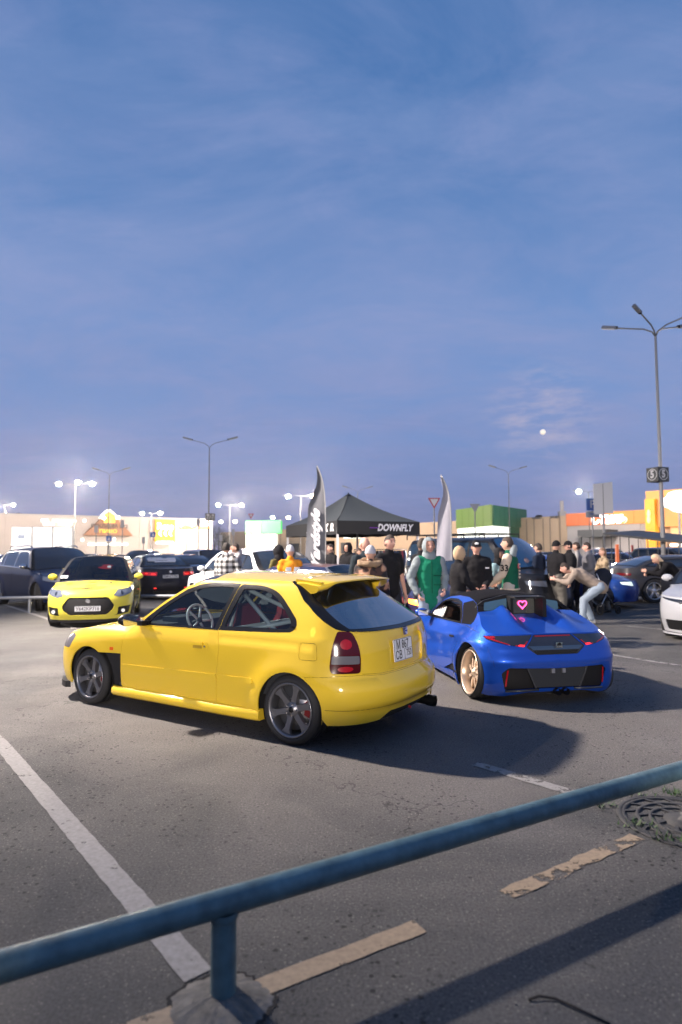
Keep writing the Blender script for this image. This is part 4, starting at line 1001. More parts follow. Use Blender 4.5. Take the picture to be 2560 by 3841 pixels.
def grille_piece(y, z0, z1, m, n='grille', cut=True, off=-.012, top=None):
    def f(B):
        a = B.ufy(-y); b = B.ufy(-(top or y)); c = 2 * B.uf - a; d = 2 * B.uf - b
        return dict(n=n, loop=rnd([(c, z0), (a, z0), (b, z1), (d, z1)][::-1], .03, 3), m=m, side='C', off=off, cut=cut)
    return f
# 1 yellow small hatchback nose-on
def swift():
    Y = paint('lemon_car_paint', (.56, .49, .05), .25); KB = mat('black_roof_paint', (.01, .011, .014), .15, coat=1)
    K = BLACK; SG = glass('hatch_screen', (.10, .13, .15), .06)
    def fog(s):
        def f(B):
            a = B.ufy(-.80); b = B.ufy(-.60); l = rnd([(a + .06, .44), (b, .42), (b - .0, .26), (b - .10, .235), (a + .04, .28)], .03, 3)
            return dict(n='fog_lamp_surround', loop=l, m=K, off=-.012)
        return f
    def lip(B):
        return dict(n='front_lip', loop=[(B.uf, .17), (B.ufy(-.80), .17), (-1.48, .17), (-1.45, .125), (B.uf, .11)], m=BLACK, off=.012, cut=False)
    def hexg(B):
        P = [(.40, .635), (.53, .45), (.50, .36), (.38, .262)]; a = [(B.ufy(-y), z) for y, z in P]; return dict(n='grille', loop=rnd(a + [(2 * B.uf - u, z) for u, z in a[::-1]], .04, 3), m=K, side='C', off=-.015)
    def hl(B):
        a, b = B.ufy(-.53), B.ufy(-.70)
        return dict(n='headlight', loop=rnd([(B.ufy(-.50), .665), (B.ufy(-.60), .79), (-1.62, .815), (-1.40, .835), (-1.52, .72), (B.ufy(-.76), .66), (B.ufy(-.62), .625)], .02, 3), m=HLC, off=.004,
            kids=[('lamp_projector', [(B.ufy(-.67) + .03 * math.cos(t), .715 + .045 * math.sin(t)) for t in np.linspace(0, 5.8, 10)], mat('lamp_dark_bezel', (.02, .025, .04), .1, coat=1), .007)])
    S = dict(W=.868, H=1.50, zs=.15, x=(-1.97, 1.87), axles=(-1.225, 1.225), Rw=.31, belt=(.93, 1.0), nose=.755, tail=1.0, pill=(-.92, -.20, 1.30, 1.72), m=Y, roof_m=KB, trim=K, wglass=SG, cuts=[.05, .85], doors=[(-.72, .22), (.26, 1.0)],
        hl=[], tl=[rear_lamp(.5, .8, .7, .95, TLR, 1.6)], extra=[hl, hexg, fog(1), lip], ds=.06, front_plate=('У642КР716', .40), nose_bulge=1, ws='6', wm=mat('dark_wheel', (.05, .05, .055), .3, .8), mirror=Y, xf=[(.12, -1.95), (.35, -1.99), (.55, -1.965), (.68, -1.91), (.79, -1.80)], hoodz=.905, n=21, nf=2.5)
    r, B, G = make_car('small_yellow_hatchback', 'small lemon-yellow hatchback with black roof facing the camera, plate У642КР716', (-5.89, 15.03, 1.829), S)
    # grille chrome bar, badge
    for s in (-1, 1):
        q = MB(); p = B.F(B.ufy(-.70), .33); q.cyl((p[0] - .03, s * abs(p[1]), .335), (p[0] + .03, s * abs(p[1]), .335), .045, CHROME, n=14); q.cyl((p[0] - .034, s * abs(p[1]), .335), (p[0] - .03, s * abs(p[1]), .335), .034, mat('lamp_lens_white', (.7, .7, .65), .1, emit=(1, .95, .85), es=.5), n=14); q.build('fog_lamp', r)
    q = MB(); M = Matrix(((0, 0, -1, B.xf(.53) - .012), (-1, 0, 0, 0), (0, 1, 0, .56), (0, 0, 0, 1)))
    q.prism([(-.055, .01), (-.02, .05), (.02, .03), (.055, .012), (.02, -.01), (.05, -.01), (.055, -.012), (.02, -.05), (-.02, -.03), (-.055, -.012), (-.02, .01)], 0, .014, CHROME, M); q.build('badge', r)
    # lettering on the bonnet
    Hd = G['hood']; ink = mat('faded_black_sticker', (.05, .045, .015), .6); n = len(Hd) - 1
    def onhood(t, s):
        x, y = t * n, s * n; i, j = min(int(x), n - 1), min(int(y), n - 1); x -= i; y -= j
        p = Hd[i][j] * (1 - x) * (1 - y) + Hd[i + 1][j] * x * (1 - y) + Hd[i][j + 1] * (1 - x) * y + Hd[i + 1][j + 1] * x * y
        du = (Hd[i + 1][j] - Hd[i][j]); dv = (Hd[i][j + 1] - Hd[i][j]); nn = du.cross(dv).normalized(); return p, nn, du
    def stick(t, s, shapes, name):
        p, nn, du = onhood(t, s); x = Vector((0, -1, 0)); y = nn.cross(x); y = y if y.x > 0 else y; M = frame(p + nn * .006, x, du)
        q = MB()
        for f in shapes: f(q, M)
        q.build(name, r)
    txt = lambda w, size, x, y, sx=1: (lambda q, M: put_text(q, w, size, ink, M @ Matrix.Translation((x, y, 0)), off=size * .02, sx=sx))
    bar = lambda x, y, w, h: (lambda q, M: q.box((x, y, 0), (w, h, .002), ink, M=M))
    stick(.26, .52, [txt('CAUTION', .10, .12, .06), txt('LIGHT TOP', .09, .10, -.02, .9), txt('SPEED', .10, -.16, .0, 1.2)] + [bar(.22 - k * .022, -.075, .009, .05) for k in range(14)], 'bonnet_lettering')
    stick(.52, .50, [bar(0, .05, .22, .012), bar(0, -.05, .22, .012), bar(.105, 0, .012, .11), bar(-.105, 0, .012, .11), lambda q, M: q.prism([(-.09, -.04), (-.075, -.045), (.09, .04), (.075, .045)], -.001, .001, ink, M)], 'bonnet_emblem')
    stick(.82, .50, [bar(0, .03, .19, .02), bar(0, -.02, .17, .05)], 'bonnet_label')
    stick(.80, .24, [bar(.0, .03, .2, .03), bar(-.05, -.05, .06, .12)], 'bonnet_label')
    stick(.74, .80, [bar(-.0 + .01 * k, .07 - .05 * k, .17, .014) for k in range(4)], 'bonnet_stripes')
    q = MB(); q.ball((-.35, .0, 1.28), (.03, .11, .035), BLACK, 10); q.build('rear_view_mirror', r)
    q = MB(); q.ball((.9, -.05, 1.22), (.05, .22, .06), mat('lit_red_inside', (.5, .01, .01), .4, emit=(1, .05, .04), es=2.0), 10); q.ball((.86, -.12, 1.22), (.03, .05, .03), mat('warm_bulb', (.8, .8, .7), .4, emit=(1, .9, .8), es=5), 8); q.build('lit_cabin_ornament', r)
    seat(r, .0, -.36, MATT, MATT, z=.42); seat(r, .0, .36, MATT, MATT, z=.42)
    q = MB(); q.box((-.62, 0, .93), (.45, 1.4, .12), MATT); q.build('dashboard', r)
    q = MB(); q.prism(rnd([(-.09, -.03), (.09, -.03), (.09, .05), (-.09, .05)], .02, 3), 0, .003, WHITEP, frame(G['screen'][3][18] + Vector((-.01, 0, .01)), (0, -1, 0), G['screen'][4][18] - G['screen'][3][18])); q.build('screen_sticker', r)
swift()
# 2 large dark blue SUV
def suv():
    P = paint('dark_blue_car_paint', (.006, .012, .04), .2, 0, .55); CH = mat('satin_trim', (.55, .55, .56), .22, .9)
    S = dict(W=.99, H=1.74, zs=.24, x=(-2.54, 2.54), axles=(-1.50, 1.50), Rw=.385, belt=(1.10, 1.16), nose=.90, tail=1.10, pill=(-1.02, -.30, 1.55, 2.15), m=P, cuts=[.42, 1.40], wtrim=CH, doors=[(-.95, .40), (.45, 1.35)], hl=[front_lamp(.50, .74, .90, HLC, -1.9)],
        tl=[rear_lamp(.5, .9, .85, 1.0, TLR, 2.1)], extra=[grille_piece(.42, .45, .86, BLACK)], front_plate=('Х050МУ', .42), mirror=CH, hoodz=1.09, ws='7', ds=.10, steer=-.45, rdrop=.07)
    r, B, G = make_car('dark_blue_suv', 'large dark blue SUV with silver window trim behind the low rail at left', (-8.8, 18.7, 2.377), S)
    for s in (-1, 1):
        q = MB(); q.tube([(-.25, s * .66, 1.74), (-.1, s * .67, 1.79), (1.45, s * .67, 1.79), (1.62, s * .66, 1.72)], .018, CH); q.build('roof_rail', r)
suv()
# 3 black saloon, tail lamps lit
def saloon():
    P = paint('black_blue_car_paint', (.006, .008, .018), .16, 0, .55); 
    S = dict(W=.93, H=1.50, zs=.2, x=(-2.35, 2.50), axles=(-1.48, 1.48), Rw=.34, belt=(.98, 1.06), nose=.72, tail=1.03, pill=(-.92, -.10, .98, 1.76), m=P, cuts=[.30, 1.15], doors=[(-.85, .25), (.30, 1.15)], udc=1,
        hl=[front_lamp(.50, .60, .72, HLC, -1.9)], tl=[rear_lamp(.44, .9, .80, .93, TLR, 2.14)], rear_plate=('Е081СТ750', .78), hoodz=.98, ws='5', ds=.10, cr=1.75, nr=2.9, rdrop=.05)
    r, B, G = make_car('black_saloon', 'black saloon seen from behind with red tail lights and white stickers on its rear window', (-6.87, 22.7, -1.07), S)
    q = MB(); Rg = G['rear']; n = len(Rg) - 1
    def on(t, s):
        i, j = int(t * n), int(s * n); p = Rg[i][j]; du = Rg[i + 1][j] - p; dv = Rg[i][j + 1] - p; nn = du.cross(dv).normalized(); return p + nn * .006, nn, du
    for t, s, w, h in ((.35, .40, .55, .04), (.52, .45, .9, .14), (.52, .72, .3, .22), (.68, .50, .7, .09), (.66, .30, .35, .08)):
        p, nn, du = on(t, s); q.box((0, 0, 0), (w, h, .002), mat('sticker_white', (.55, .55, .58), .5), M=frame(p, (0, 1, .0), -du))
    q.build('window_sticker', r)
    q = MB(); x = B.xr(.93) + .006; q.cyl((x - .01, 0, .93), (x + .008, 0, .93), .042, CHROME, n=18); q.build('badge', r)
    for s in (-1, 1):
        for y, z, w in ((.62, .86, .3), (.80, .885, .16), (.55, .40, .22)):
            q = MB(); u = B.ury(-y * .99); u1 = B.ury(-(y - w * .4)); a = [(u, z - .012), (u1, z - .012), (u1, z + .012), (u, z + .012)]; surf(q, B.F, a, TLL, (), .05, .008, .004); (q if s < 0 else mirrored(q)).build('lit_light_strip', r)
    q = MB(); q.box((B.xr(.3) - .03, 0, .27), (.06, 1.1, .08), BLACK); q.build('diffuser', r)
saloon()
# 4 white crossover, three-quarter rear
def white_suv():
    P = paint('pearl_white_car_paint', (.72, .73, .74), .25)
    S = dict(W=.93, H=1.66, zs=.24, x=(-2.32, 2.42), axles=(-1.42, 1.42), Rw=.37, belt=(1.06, 1.14), nose=.86, tail=1.12, pill=(-1.0, -.25, 1.45, 2.05), m=P, cuts=[.40, 1.25], doors=[(-.95, .38), (.43, 1.30)], hl=[front_lamp(.50, .72, .84, HLC, -1.85)],
        tl=[rear_lamp(.30, .88, .90, 1.0, TLR, 1.86)], hoodz=1.04, ws='6', wm=mat('dark_wheel', (.05, .05, .055), .3, .8), ds=.10, rdrop=.08)
    make_car('white_crossover', 'pearl white crossover with slim red tail lights behind the man in the checked shirt', (-2.45, 16.2, -.93), S)
white_suv()
# 5 dark grey coupe-like car at the right, its tail to the left
def coupe():
    P = paint('graphite_car_paint', (.035, .034, .036), .22, 0, .55)
    S = dict(W=.94, H=1.42, zs=.2, x=(-2.45, 2.40), axles=(-1.45, 1.42), Rw=.37, belt=(.98, 1.06), nose=.72, tail=1.02, pill=(-.95, -.10, .95, 1.95), m=P, cuts=[.25, 1.1], doors=[(-.85, .35), (.40, 1.25)], udc=1, hl=[front_lamp(.50, .60, .72, HLC, -1.9)],
        tl=[rear_lamp(.44, .9, .80, .90, mat('red_lamp_unlit', (.12, .003, .005), .15), 2.12)], hoodz=.98, ws='5', wm=mat('bright_silver_wheel', (.6, .6, .6), .25, .8), ds=.09, rdrop=.05, cr=1.72, nr=2.8)
    make_car('graphite_saloon', 'graphite grey saloon with large silver wheels behind the bending woman, at the right', (10.75, 19.5, math.pi + .06), S)
coupe()
# 6 white hatchback nose entering at the right edge
def vw():
    P = paint('light_grey_car_paint', (.34, .35, .37), .25)
    S = dict(W=.90, H=1.45, zs=.14, x=(-2.14, 2.14), axles=(-1.32, 1.31), Rw=.32, belt=(.95, 1.0), nose=.735, tail=1.0, pill=(-.98, -.25, 1.35, 1.85), m=P, cuts=[.2, 1.1], doors=[(-.8, .35), (.4, 1.2)], hl=[front_lamp(.20, .62, .70, mat('smoked_headlamp', (.03, .035, .045), .1, .3, 1), -1.8)],
        tl=[rear_lamp(.5, .8, .8, .95, TLR, 1.6)], extra=[grille_piece(.75, .18, .36, BLACK), grille_piece(.50, .64, .70, BLACK, 'upper_grille')], hoodz=.93, ds=.08, ws='5', n=15)
    r, B, G = make_car('light_grey_hatchback', 'light grey hatchback whose nose with a round badge enters at the right edge', (7.65, 12.1, .86), S)
    q = MB(); x = B.xf(.67) - .012; M = Matrix(((0, 0, -1, x), (-1, 0, 0, 0), (0, 1, 0, .67), (0, 0, 0, 1)))
    q.lathe([(.058, 0), (.060, .014), (.072, .014), (.074, 0)], CHROME, 28, M)
    for a, b in (((-.040, .045), (-.018, -.045)), ((-.018, -.045), (0, .0)), ((0, 0), (.018, -.045)), ((.018, -.045), (.040, .045)), ((-.02, .055), (0, .012)), ((0, .012), (.02, .055))):
        q.cyl(M @ Vector((*a, .01)), M @ Vector((*b, .01)), .006, CHROME, n=6)
    q.build('badge', r)
    q = MB(); x = B.xf(.42) - .01; M = Matrix(((0, 0, -1, x), (-1, 0, 0, 0), (0, 1, 0, .42), (0, 0, 0, 1))); q.prism([(-.26, -.06), (.26, -.06), (.26, .06), (-.26, .06)], 0, .012, BLACK, M); q.box((0, 0, .013), (.2, .05, .002), mat('sticker_white', (.55, .55, .58), .5), M=M); q.build('plate_holder', r)
    q = MB(); lp = [B.F(u, .14) for u in np.linspace(-1.7, B.uf, 10)]; o = [(p[0] * 1.02, p[1] * 1.03) for p in lp]; poly = [(p[0] * .98, p[1] * .97) for p in lp] + o[::-1]
    q.prism(poly, .10, .13, P); q.prism([(x, -y) for x, y in poly], .10, .13, P); q.build('front_splitter', r)
vw()

# 7 old saloon behind the yellow hatchback, 8 dark car with lit amber lamp, 9 black van with roof rack, 10 blue saloon with open door
CL = mat('cabin_glass_blue', (.008, .018, .03), .08, coat=1)
def classic():
    P = paint('old_navy_paint', (.012, .018, .05), .2)
    S = dict(W=.80, H=1.33, zs=.2, x=(-2.15, 2.2), axles=(-1.3, 1.3), Rw=.30, belt=(.92, .93), nose=.80, tail=.88, pill=(-.82, -.25, 1.0, 1.55), m=P, cuts=[.28], doors=[(-.75, .2), (.25, 1.0)], udc=1, hl=[front_lamp(.4, .62, .74, HLC, -1.9, 0)],
        tl=[rear_lamp(.4, .75, .62, .74, TLR, 2.0)], wtrim=mat('old_chrome_trim', (.35, .36, .37), .35, .8), trim=mat('old_chrome_trim', (.35, .36, .37), .35, .8), glass=glass('old_car_glass', (.25, .4, .42), .06), roof_m=mat('brown_vinyl_roof', (.09, .035, .02), .35, coat=.5), hoodz=.91, ds=.09, cr=1.6, rdrop=.03, rb=(.03, .04, .05, .05))
    make_car('vintage_saloon', 'old navy saloon with chrome window frames and brown roof just behind the yellow hatchback roof', (-.85, 12.4, -.60), S)
classic()
def amber():
    P = paint('aubergine_paint', (.02, .016, .05), .2)
    S = dict(W=.85, H=1.38, zs=.2, x=(-2.1, 2.1), axles=(-1.3, 1.3), Rw=.31, belt=(.92, .97), nose=.74, tail=.98, pill=(-.85, -.1, 1.1, 1.7), m=P, cuts=[.28], doors=[(-.75, .3)], hl=[front_lamp(.42, .60, .73, mat('amber_lamp_lit', (.8, .2, .02), .3, emit=(1, .28, .03), es=9), -1.75, 0)], tl=[rear_lamp(.5, .8, .7, .9, TLR, 1.8)], hoodz=.92, ds=.1, extra=[grille_piece(.35, .35, .55, BLACK)])
    make_car('dark_coupe', 'dark purple coupe with a glowing amber front lamp beside the person in the green vest', (2.35, 12.75, 1.36), S)
amber()
def van():
    P = paint('van_black_paint', (.008, .009, .012), .3, 0, .55)
    S = dict(W=.98, H=1.93, zs=.26, x=(-2.3, 2.35), axles=(-1.4, 1.4), Rw=.34, belt=(1.12, 1.14), nose=1.02, tail=1.15, pill=(-1.45, -.75, 2.0, 2.28), m=P, cuts=[-.2, .9], glass=CL, wglass=mat('cabin_glass_deep_blue', (.010, .04, .10), .1, coat=1), doors=[(-1.35, -.25)], hl=[front_lamp(.5, .75, .9, HLC, -1.9, 0)], tl=[rear_lamp(.6, .9, .8, 1.1, TLR, 2.1)], hoodz=1.14, ds=.12, rdrop=.05, nr=4)
    r, B, G = make_car('black_van', 'black van with a low roof rack standing behind the talking group', (3.75, 16.2, 2.25), S)
    q = MB()
    for s in (-1, 1): q.tube([(-.6, s * .72, 2.03), (2.1, s * .72, 2.03)], .014, BLACK, 6)
    for x in (-.6, .05, .7, 1.35, 2.1):
        q.tube([(x, -.72, 2.03), (x, .72, 2.03)], .012, BLACK, 6)
        for s in (-1, 1): q.tube([(x, s * .72, 1.90), (x, s * .72, 2.03)], .016, BLACK, 6)
    q.build('roof_rack', r)
van()
def blue_open():
    P = paint('royal_blue_paint', (.01, .05, .26), .25)
    S = dict(W=.90, H=1.44, zs=.2, x=(-2.3, 2.3), axles=(-1.4, 1.4), Rw=.33, belt=(.98, 1.04), nose=.74, tail=1.0, pill=(-.9, -.1, 1.0, 1.8), m=P, cuts=[.28, 1.1], glass=CL, doors=[(-.8, .2), (.25, 1.1)], udc=1, hl=[front_lamp(.5, .62, .74, mat('headlamp_glow', (.7, .75, .7), .2, emit=(.85, 1, .9), es=1.0), -1.95, 0)], tl=[rear_lamp(.5, .85, .8, .95, TLR, 2.0)], hoodz=.97, ds=.12, cr=1.7)
    r, B, G = make_car('royal_blue_saloon', 'royal blue saloon with its front door standing open behind the varsity jacket', (6.3, 18.3, 2.6), S)
    q = MB(); W0 = .90
    M = Matrix.Translation((-.85, .93, 0)) @ Matrix.Rotation(R_(62), 4, 'Z')
    q.prism(rnd([(0, .30), (1.0, .30), (1.02, 1.0), (0, .98)], .05, 3), -.03, .03, P, M @ Matrix.Rotation(R_(90), 4, 'X')); o = q.build('open_door', r)
    q = MB(); q.prism(rnd([(.12, 1.0), (.98, 1.02), (.85, 1.34), (.5, 1.36)], .03, 3), -.012, .012, CL, M @ Matrix.Rotation(R_(90), 4, 'X')); q.build('window', o)
blue_open()
# ---- cars parked further back: four body shapes, each copy in its own colour
def tint_mat():
    m = mat('parked_car_paint', (.1, .1, .1), .25, coat=1); nt = m.node_tree
    if not any(n.type == 'OBJECT_INFO' for n in nt.nodes): oi = nt.nodes.new('ShaderNodeObjectInfo'); L(nt, oi.outputs['Color'], bs(nt).inputs['Base Color'])
    return m
TP = tint_mat()
SH = dict(
    saloon=dict(W=.90, H=1.46, zs=.2, x=(-2.3, 2.3), axles=(-1.4, 1.4), Rw=.32, belt=(.96, 1.02), nose=.72, tail=.98, pill=(-.9, -.1, 1.0, 1.8), cuts=[.28, 1.1], udc=1, cr=1.7),
    estate=dict(W=.92, H=1.70, zs=.24, x=(-2.25, 2.25), axles=(-1.35, 1.35), Rw=.36, belt=(1.06, 1.12), nose=.86, tail=1.1, pill=(-1.0, -.25, 1.5, 2.0), cuts=[.35, 1.25], hoodz=1.04),
    hatch=dict(W=.86, H=1.48, zs=.2, x=(-2.0, 2.0), axles=(-1.25, 1.25), Rw=.31, belt=(.95, 1.0), nose=.74, tail=1.0, pill=(-.95, -.2, 1.3, 1.75), cuts=[.3, 1.1]))
for k, S in SH.items():
    S.update(m=TP, ds=.16, n=9, hl=[front_lamp(.45, .62, .74, HLC, -1.8, 0)], tl=[rear_lamp(.45, .85, .78, .94, TLR, None)], front_plate=('О', .42), rear_plate=('О', .60))
PROTO = {}
NAVY, BLK, SIL, WHT, RDD, GRY, BRN = (.01, .02, .06, 1), (.01, .01, .013, 1), (.30, .31, .33, 1), (.55, .55, .55, 1), (.25, .03, .03, 1), (.08, .085, .09, 1), (.10, .05, .06, 1)
far = [  # S-pixel x, distance, heading, shape, colour, label
 (690, 27.5, -1.0, 'saloon', NAVY, 'navy saloon just beyond the black saloon, its roof above the boot'), (745, 33, -.9, 'estate', SIL, 'silver estate with dark glass right of the yellow sign, in the second row'),
 (610, 38, 1.5, 'hatch', BLK, 'black hatchback roof under the yellow arrow sign'), (530, 42, 1.5, 'estate', GRY, 'grey sport utility car with a dark roof box, left of the yellow sign'),
 (430, 34, -1.2, 'saloon', BRN, 'plum coloured saloon behind the small yellow hatchback roof'), (330, 40, 1.5, 'saloon', NAVY, 'navy saloon under the brown gable, far row'), (20, 26, 1.0, 'hatch', NAVY, 'navy hatchback cut by the left edge behind the large blue car'),
 (985, 44, 1.4, 'estate', BLK, 'black estate far behind the white crossover roof'), (1985, 30, 1.9, 'saloon', BLK, 'black saloon behind the varsity jacket, before the warehouse wall'), (2060, 38, 1.5, 'hatch', SIL, 'silver hatchback below the warehouse wall beside the black beanie'),
 (2330, 31, 2.6, 'saloon', NAVY, 'navy saloon seen through the trolley shelter bars'), (2280, 42, 1.6, 'estate', WHT, 'white estate beyond the shelter, nearest the grey wall'), (2430, 37, 2.0, 'hatch', RDD, 'red hatchback behind the shelter right of the orange post'),
 (2520, 30, 2.2, 'estate', GRY, 'grey estate behind the shelter at the far right'), (1330, 40, 1.5, 'saloon', SIL, 'silver saloon seen under the black canopy'), (880, 52, 1.5, 'estate', WHT, 'white estate between the two shop buildings'), (200, 48, 1.6, 'hatch', RDD, 'red hatchback in front of the bright shop window'), (1960, 46, 1.5, 'estate', GRY, 'grey estate in the furthest row by the warehouse')]
for px, Y, rz, sh, colr, lab in far:
    X = (px - 1280) / 2300 * Y
    if sh not in PROTO: o = PROTO[sh] = make_car('parked_car', lab, (X, Y, rz), SH[sh], 'cars parked in the rows behind')[0]
    else: o = copy_tree(PROTO[sh]); o.location = (X, Y, 0); o.rotation_euler = (0, 0, rz); o['label'] = lab
    for ch in o.children: ch.color = colr

# ------------------------------------------------------------ people
def capsule(mb, p0, p1, r0, r1, m, n=12, side=None, flat=1.0):
    """tapered limb with round ends; side = axis that gets r, the other gets r*flat"""
    p0, p1 = Vector(p0), Vector(p1); d = p1 - p0; Lg = max(d.length, 1e-4); t = d / Lg
    s = Vector(side) if side else t.orthogonal(); s = (s - t * s.dot(t)).normalized(); b = t.cross(s); rings = []
    for k in range(4): a = math.pi / 2 * (1 - k / 3.0); rings.append((-math.sin(a) * r0 * .9, max(.02, math.cos(a)) * r0))
    for k in range(4): a = math.pi / 2 * k / 3.0; rings.append((Lg + math.sin(a) * r1 * .9, max(.02, math.cos(a)) * r1))
    vs = []
    for z, r in rings:
        for k in range(n): w = 2 * math.pi * k / n; vs.append(p0 + t * z + s * (math.cos(w) * r) + b * (math.sin(w) * r * flat))
    fs = [(i * n + k, i * n + (k + 1) % n, (i + 1) * n + (k + 1) % n, (i + 1) * n + k) for i in range(7) for k in range(n)]
    fs.append(tuple(range(n - 1, -1, -1))); fs.append(tuple(range(7 * n, 8 * n))); mb.add(vs, fs, m, True)
def fuse(mb, vox, m, wr=0.0, seed=0, smooth=3, cut=None):
    """merge overlapping limbs into one continuous skin"""
    me = mb.mesh('tmp'); o = bpy.data.objects.new('tmp', me); COL.objects.link(o)
    r = o.modifiers.new('r', 'REMESH'); r.mode = 'VOXEL'; r.voxel_size = vox
    s = o.modifiers.new('s', 'SMOOTH'); s.iterations = smooth; s.factor = .5
    dg = bpy.context.evaluated_depsgraph_get(); dg.update(); me2 = bpy.data.meshes.new_from_object(o.evaluated_get(dg))
    bpy.data.objects.remove(o); bpy.data.meshes.remove(me)
    V = [v.co.copy() for v in me2.vertices]; Nn = [v.normal.copy() for v in me2.vertices]; Fc = [tuple(p.vertices) for p in me2.polygons]; bpy.data.meshes.remove(me2)
    if wr:
        for i, v in enumerate(V):
            q = Vector((v.x * 9, v.y * 9, v.z * 15 + seed * 7)); V[i] = v + Nn[i] * (wr * (noise.noise(q) + .6 * noise.noise(q * 2.3)))
    out = MB(); out.add([tuple(v) for v in V], Fc, m, True); return out
def cloth(name, col, vary=0.0, rough=.88, **kw):
    return mat('cloth_' + name, col, rough, bump=(90, .25), spec=.12, **kw)
def camo_mat(name, cols, sc):
    if name in MATS: return MATS[name]
    m = mat(name, cols[0], .9); nt = m.node_tree; t = N(nt, 'ShaderNodeTexCoord'); n = N(nt, 'ShaderNodeTexNoise', Scale=sc, Detail=1.0); L(nt, t.outputs['Object'], n.inputs['Vector'])
    k = len(cols); r = ramp(nt, n.outputs['Fac'], [(0 if i == 0 else .32 + .36 * i / k, c) for i, c in enumerate(cols)], 'CONSTANT'); L(nt, r.outputs[0], bs(nt).inputs['Base Color']); return m
def check_mat():
    if 'cloth_check' in MATS: return MATS['cloth_check']
    m = mat('cloth_check', (.5, .5, .5), .9); nt = m.node_tree; t = N(nt, 'ShaderNodeTexCoord'); sp = N(nt, 'ShaderNodeSeparateXYZ'); L(nt, t.outputs['Object'], sp.inputs[0]); o = []
    for ax, f in (('X', 8.5), ('Z', 8.5)):
        v = math_n(nt, 'FRACT', math_n(nt, 'MULTIPLY', math_n(nt, 'ADD', sp.outputs[ax], 10.0), f)); o.append(math_n(nt, 'GREATER_THAN', v, .5))
    s = math_n(nt, 'MULTIPLY', math_n(nt, 'ADD', o[0], o[1]), .5); r = ramp(nt, s, [(0, (.62, .62, .60)), (.25, (.19, .19, .19)), (.75, (.012, .012, .014))], 'CONSTANT'); L(nt, r.outputs[0], bs(nt).inputs['Base Color']); MATS['cloth_check'] = m; return m
def head_mesh(M, skin, male=True):
    """head with brow, nose, sockets, mouth, chin and ears; returns builder. local: y forward, origin at head centre"""
    b = MB(); n = 22; h = 18; P = []
    G = lambda x, z, cx, cz, s: math.exp(-(((x - cx) ** 2 + (z - cz) ** 2) / (s * s)))
    for j in range(h + 1):
        t = math.pi * j / h; row = []
        for k in range(n + 1):
            a = 2 * math.pi * k / n; dx, dy, dz = math.sin(t) * math.sin(a), math.sin(t) * math.cos(a), math.cos(t)
            z = dz * .118; w = .076 * (1 - .22 * max(0, -dz) ** 1.5); x = dx * w; y = dy * (.096 if dy < 0 else .09) * (1 - .10 * max(0, -dz) ** 2) + (-.0)
            if dy > 0:
                f = dy ** .5; y += f * (.026 * G(x, z, 0, -.018, .017) + .014 * G(x, z, 0, .005, .014) + .006 * G(x, z, 0, -.055, .02) + .010 * G(x, z, 0, -.095, .022) - .010 * G(x, z, .031, .012, .016) - .010 * G(x, z, -.031, .012, .016) + .006 * G(x, z, 0, .035, .05) - .004 * G(x, z, 0, -.045, .012) - .006 * G(x, z, 0, -.068, .010))
            row.append((x, y, z))
        P.append(row)
    b.grid([[M @ Vector(p) for p in r] for r in P], skin, True)
    for s in (-1, 1):
        b.ball((0, 0, 0), (.010, .020, .030), skin, 8, M @ Matrix.Translation((s * .078, -.005, -.005)))
        b.ball((0, 0, 0), (.013, .008, .0075), mat('eye_dark', (.03, .02, .018), .3), 8, M @ Matrix.Translation((s * .031, .083, .012)))
        b.box((s * .031, .0885, .033), (.03, .01, .006), mat('brow_hair', (.04, .025, .018), .8), M=M)
    b.box((0, .0925, -.062), (.042, .008, .007), mat('lips', (.38, .14, .12), .5), M=M)
    return b
def shell_head(M, scale, m, keep, off=(0, 0, 0), n=20, thick=.0, wr=0):
    b = MB(); h = 16; P = []; idx = {}; vs = []; fs = []
    for j in range(h + 1):
        t = math.pi * j / h
        for k in range(n): a = 2 * math.pi * k / n; d = Vector((math.sin(t) * math.sin(a), math.sin(t) * math.cos(a), math.cos(t))); r = 1 + wr * noise.noise(d * 4); vs.append(Vector((d.x * .076 * scale[0] * r + off[0], d.y * .096 * scale[1] * r + off[1], d.z * .118 * scale[2] * r + off[2])))
    for j in range(h):
        for k in range(n):
            q = [j * n + k, j * n + (k + 1) % n, (j + 1) * n + (k + 1) % n, (j + 1) * n + k]; c = sum((vs[i] for i in q), Vector()) / 4
            if keep(c): fs.append(tuple(q))
    us = sorted({i for f in fs for i in f}); ix = {a: k for k, a in enumerate(us)}
    b.add([M @ vs[i] for i in us], [tuple(ix[i] for i in f[::-1]) for f in fs], m, True); return b
def ik(a, c, l1, l2, hint):
    a, c = Vector(a), Vector(c); d = c - a; D = min(d.length, (l1 + l2) * .999); t = d.normalized(); c = a + t * D
    x = (l1 * l1 - l2 * l2 + D * D) / (2 * D); hh = math.sqrt(max(0, l1 * l1 - x * x)); p = Vector(hint); p = (p - t * p.dot(t)); p = p.normalized() if p.length > 1e-5 else t.orthogonal().normalized()
    return a + t * x + p * hh, c
PROPS = []
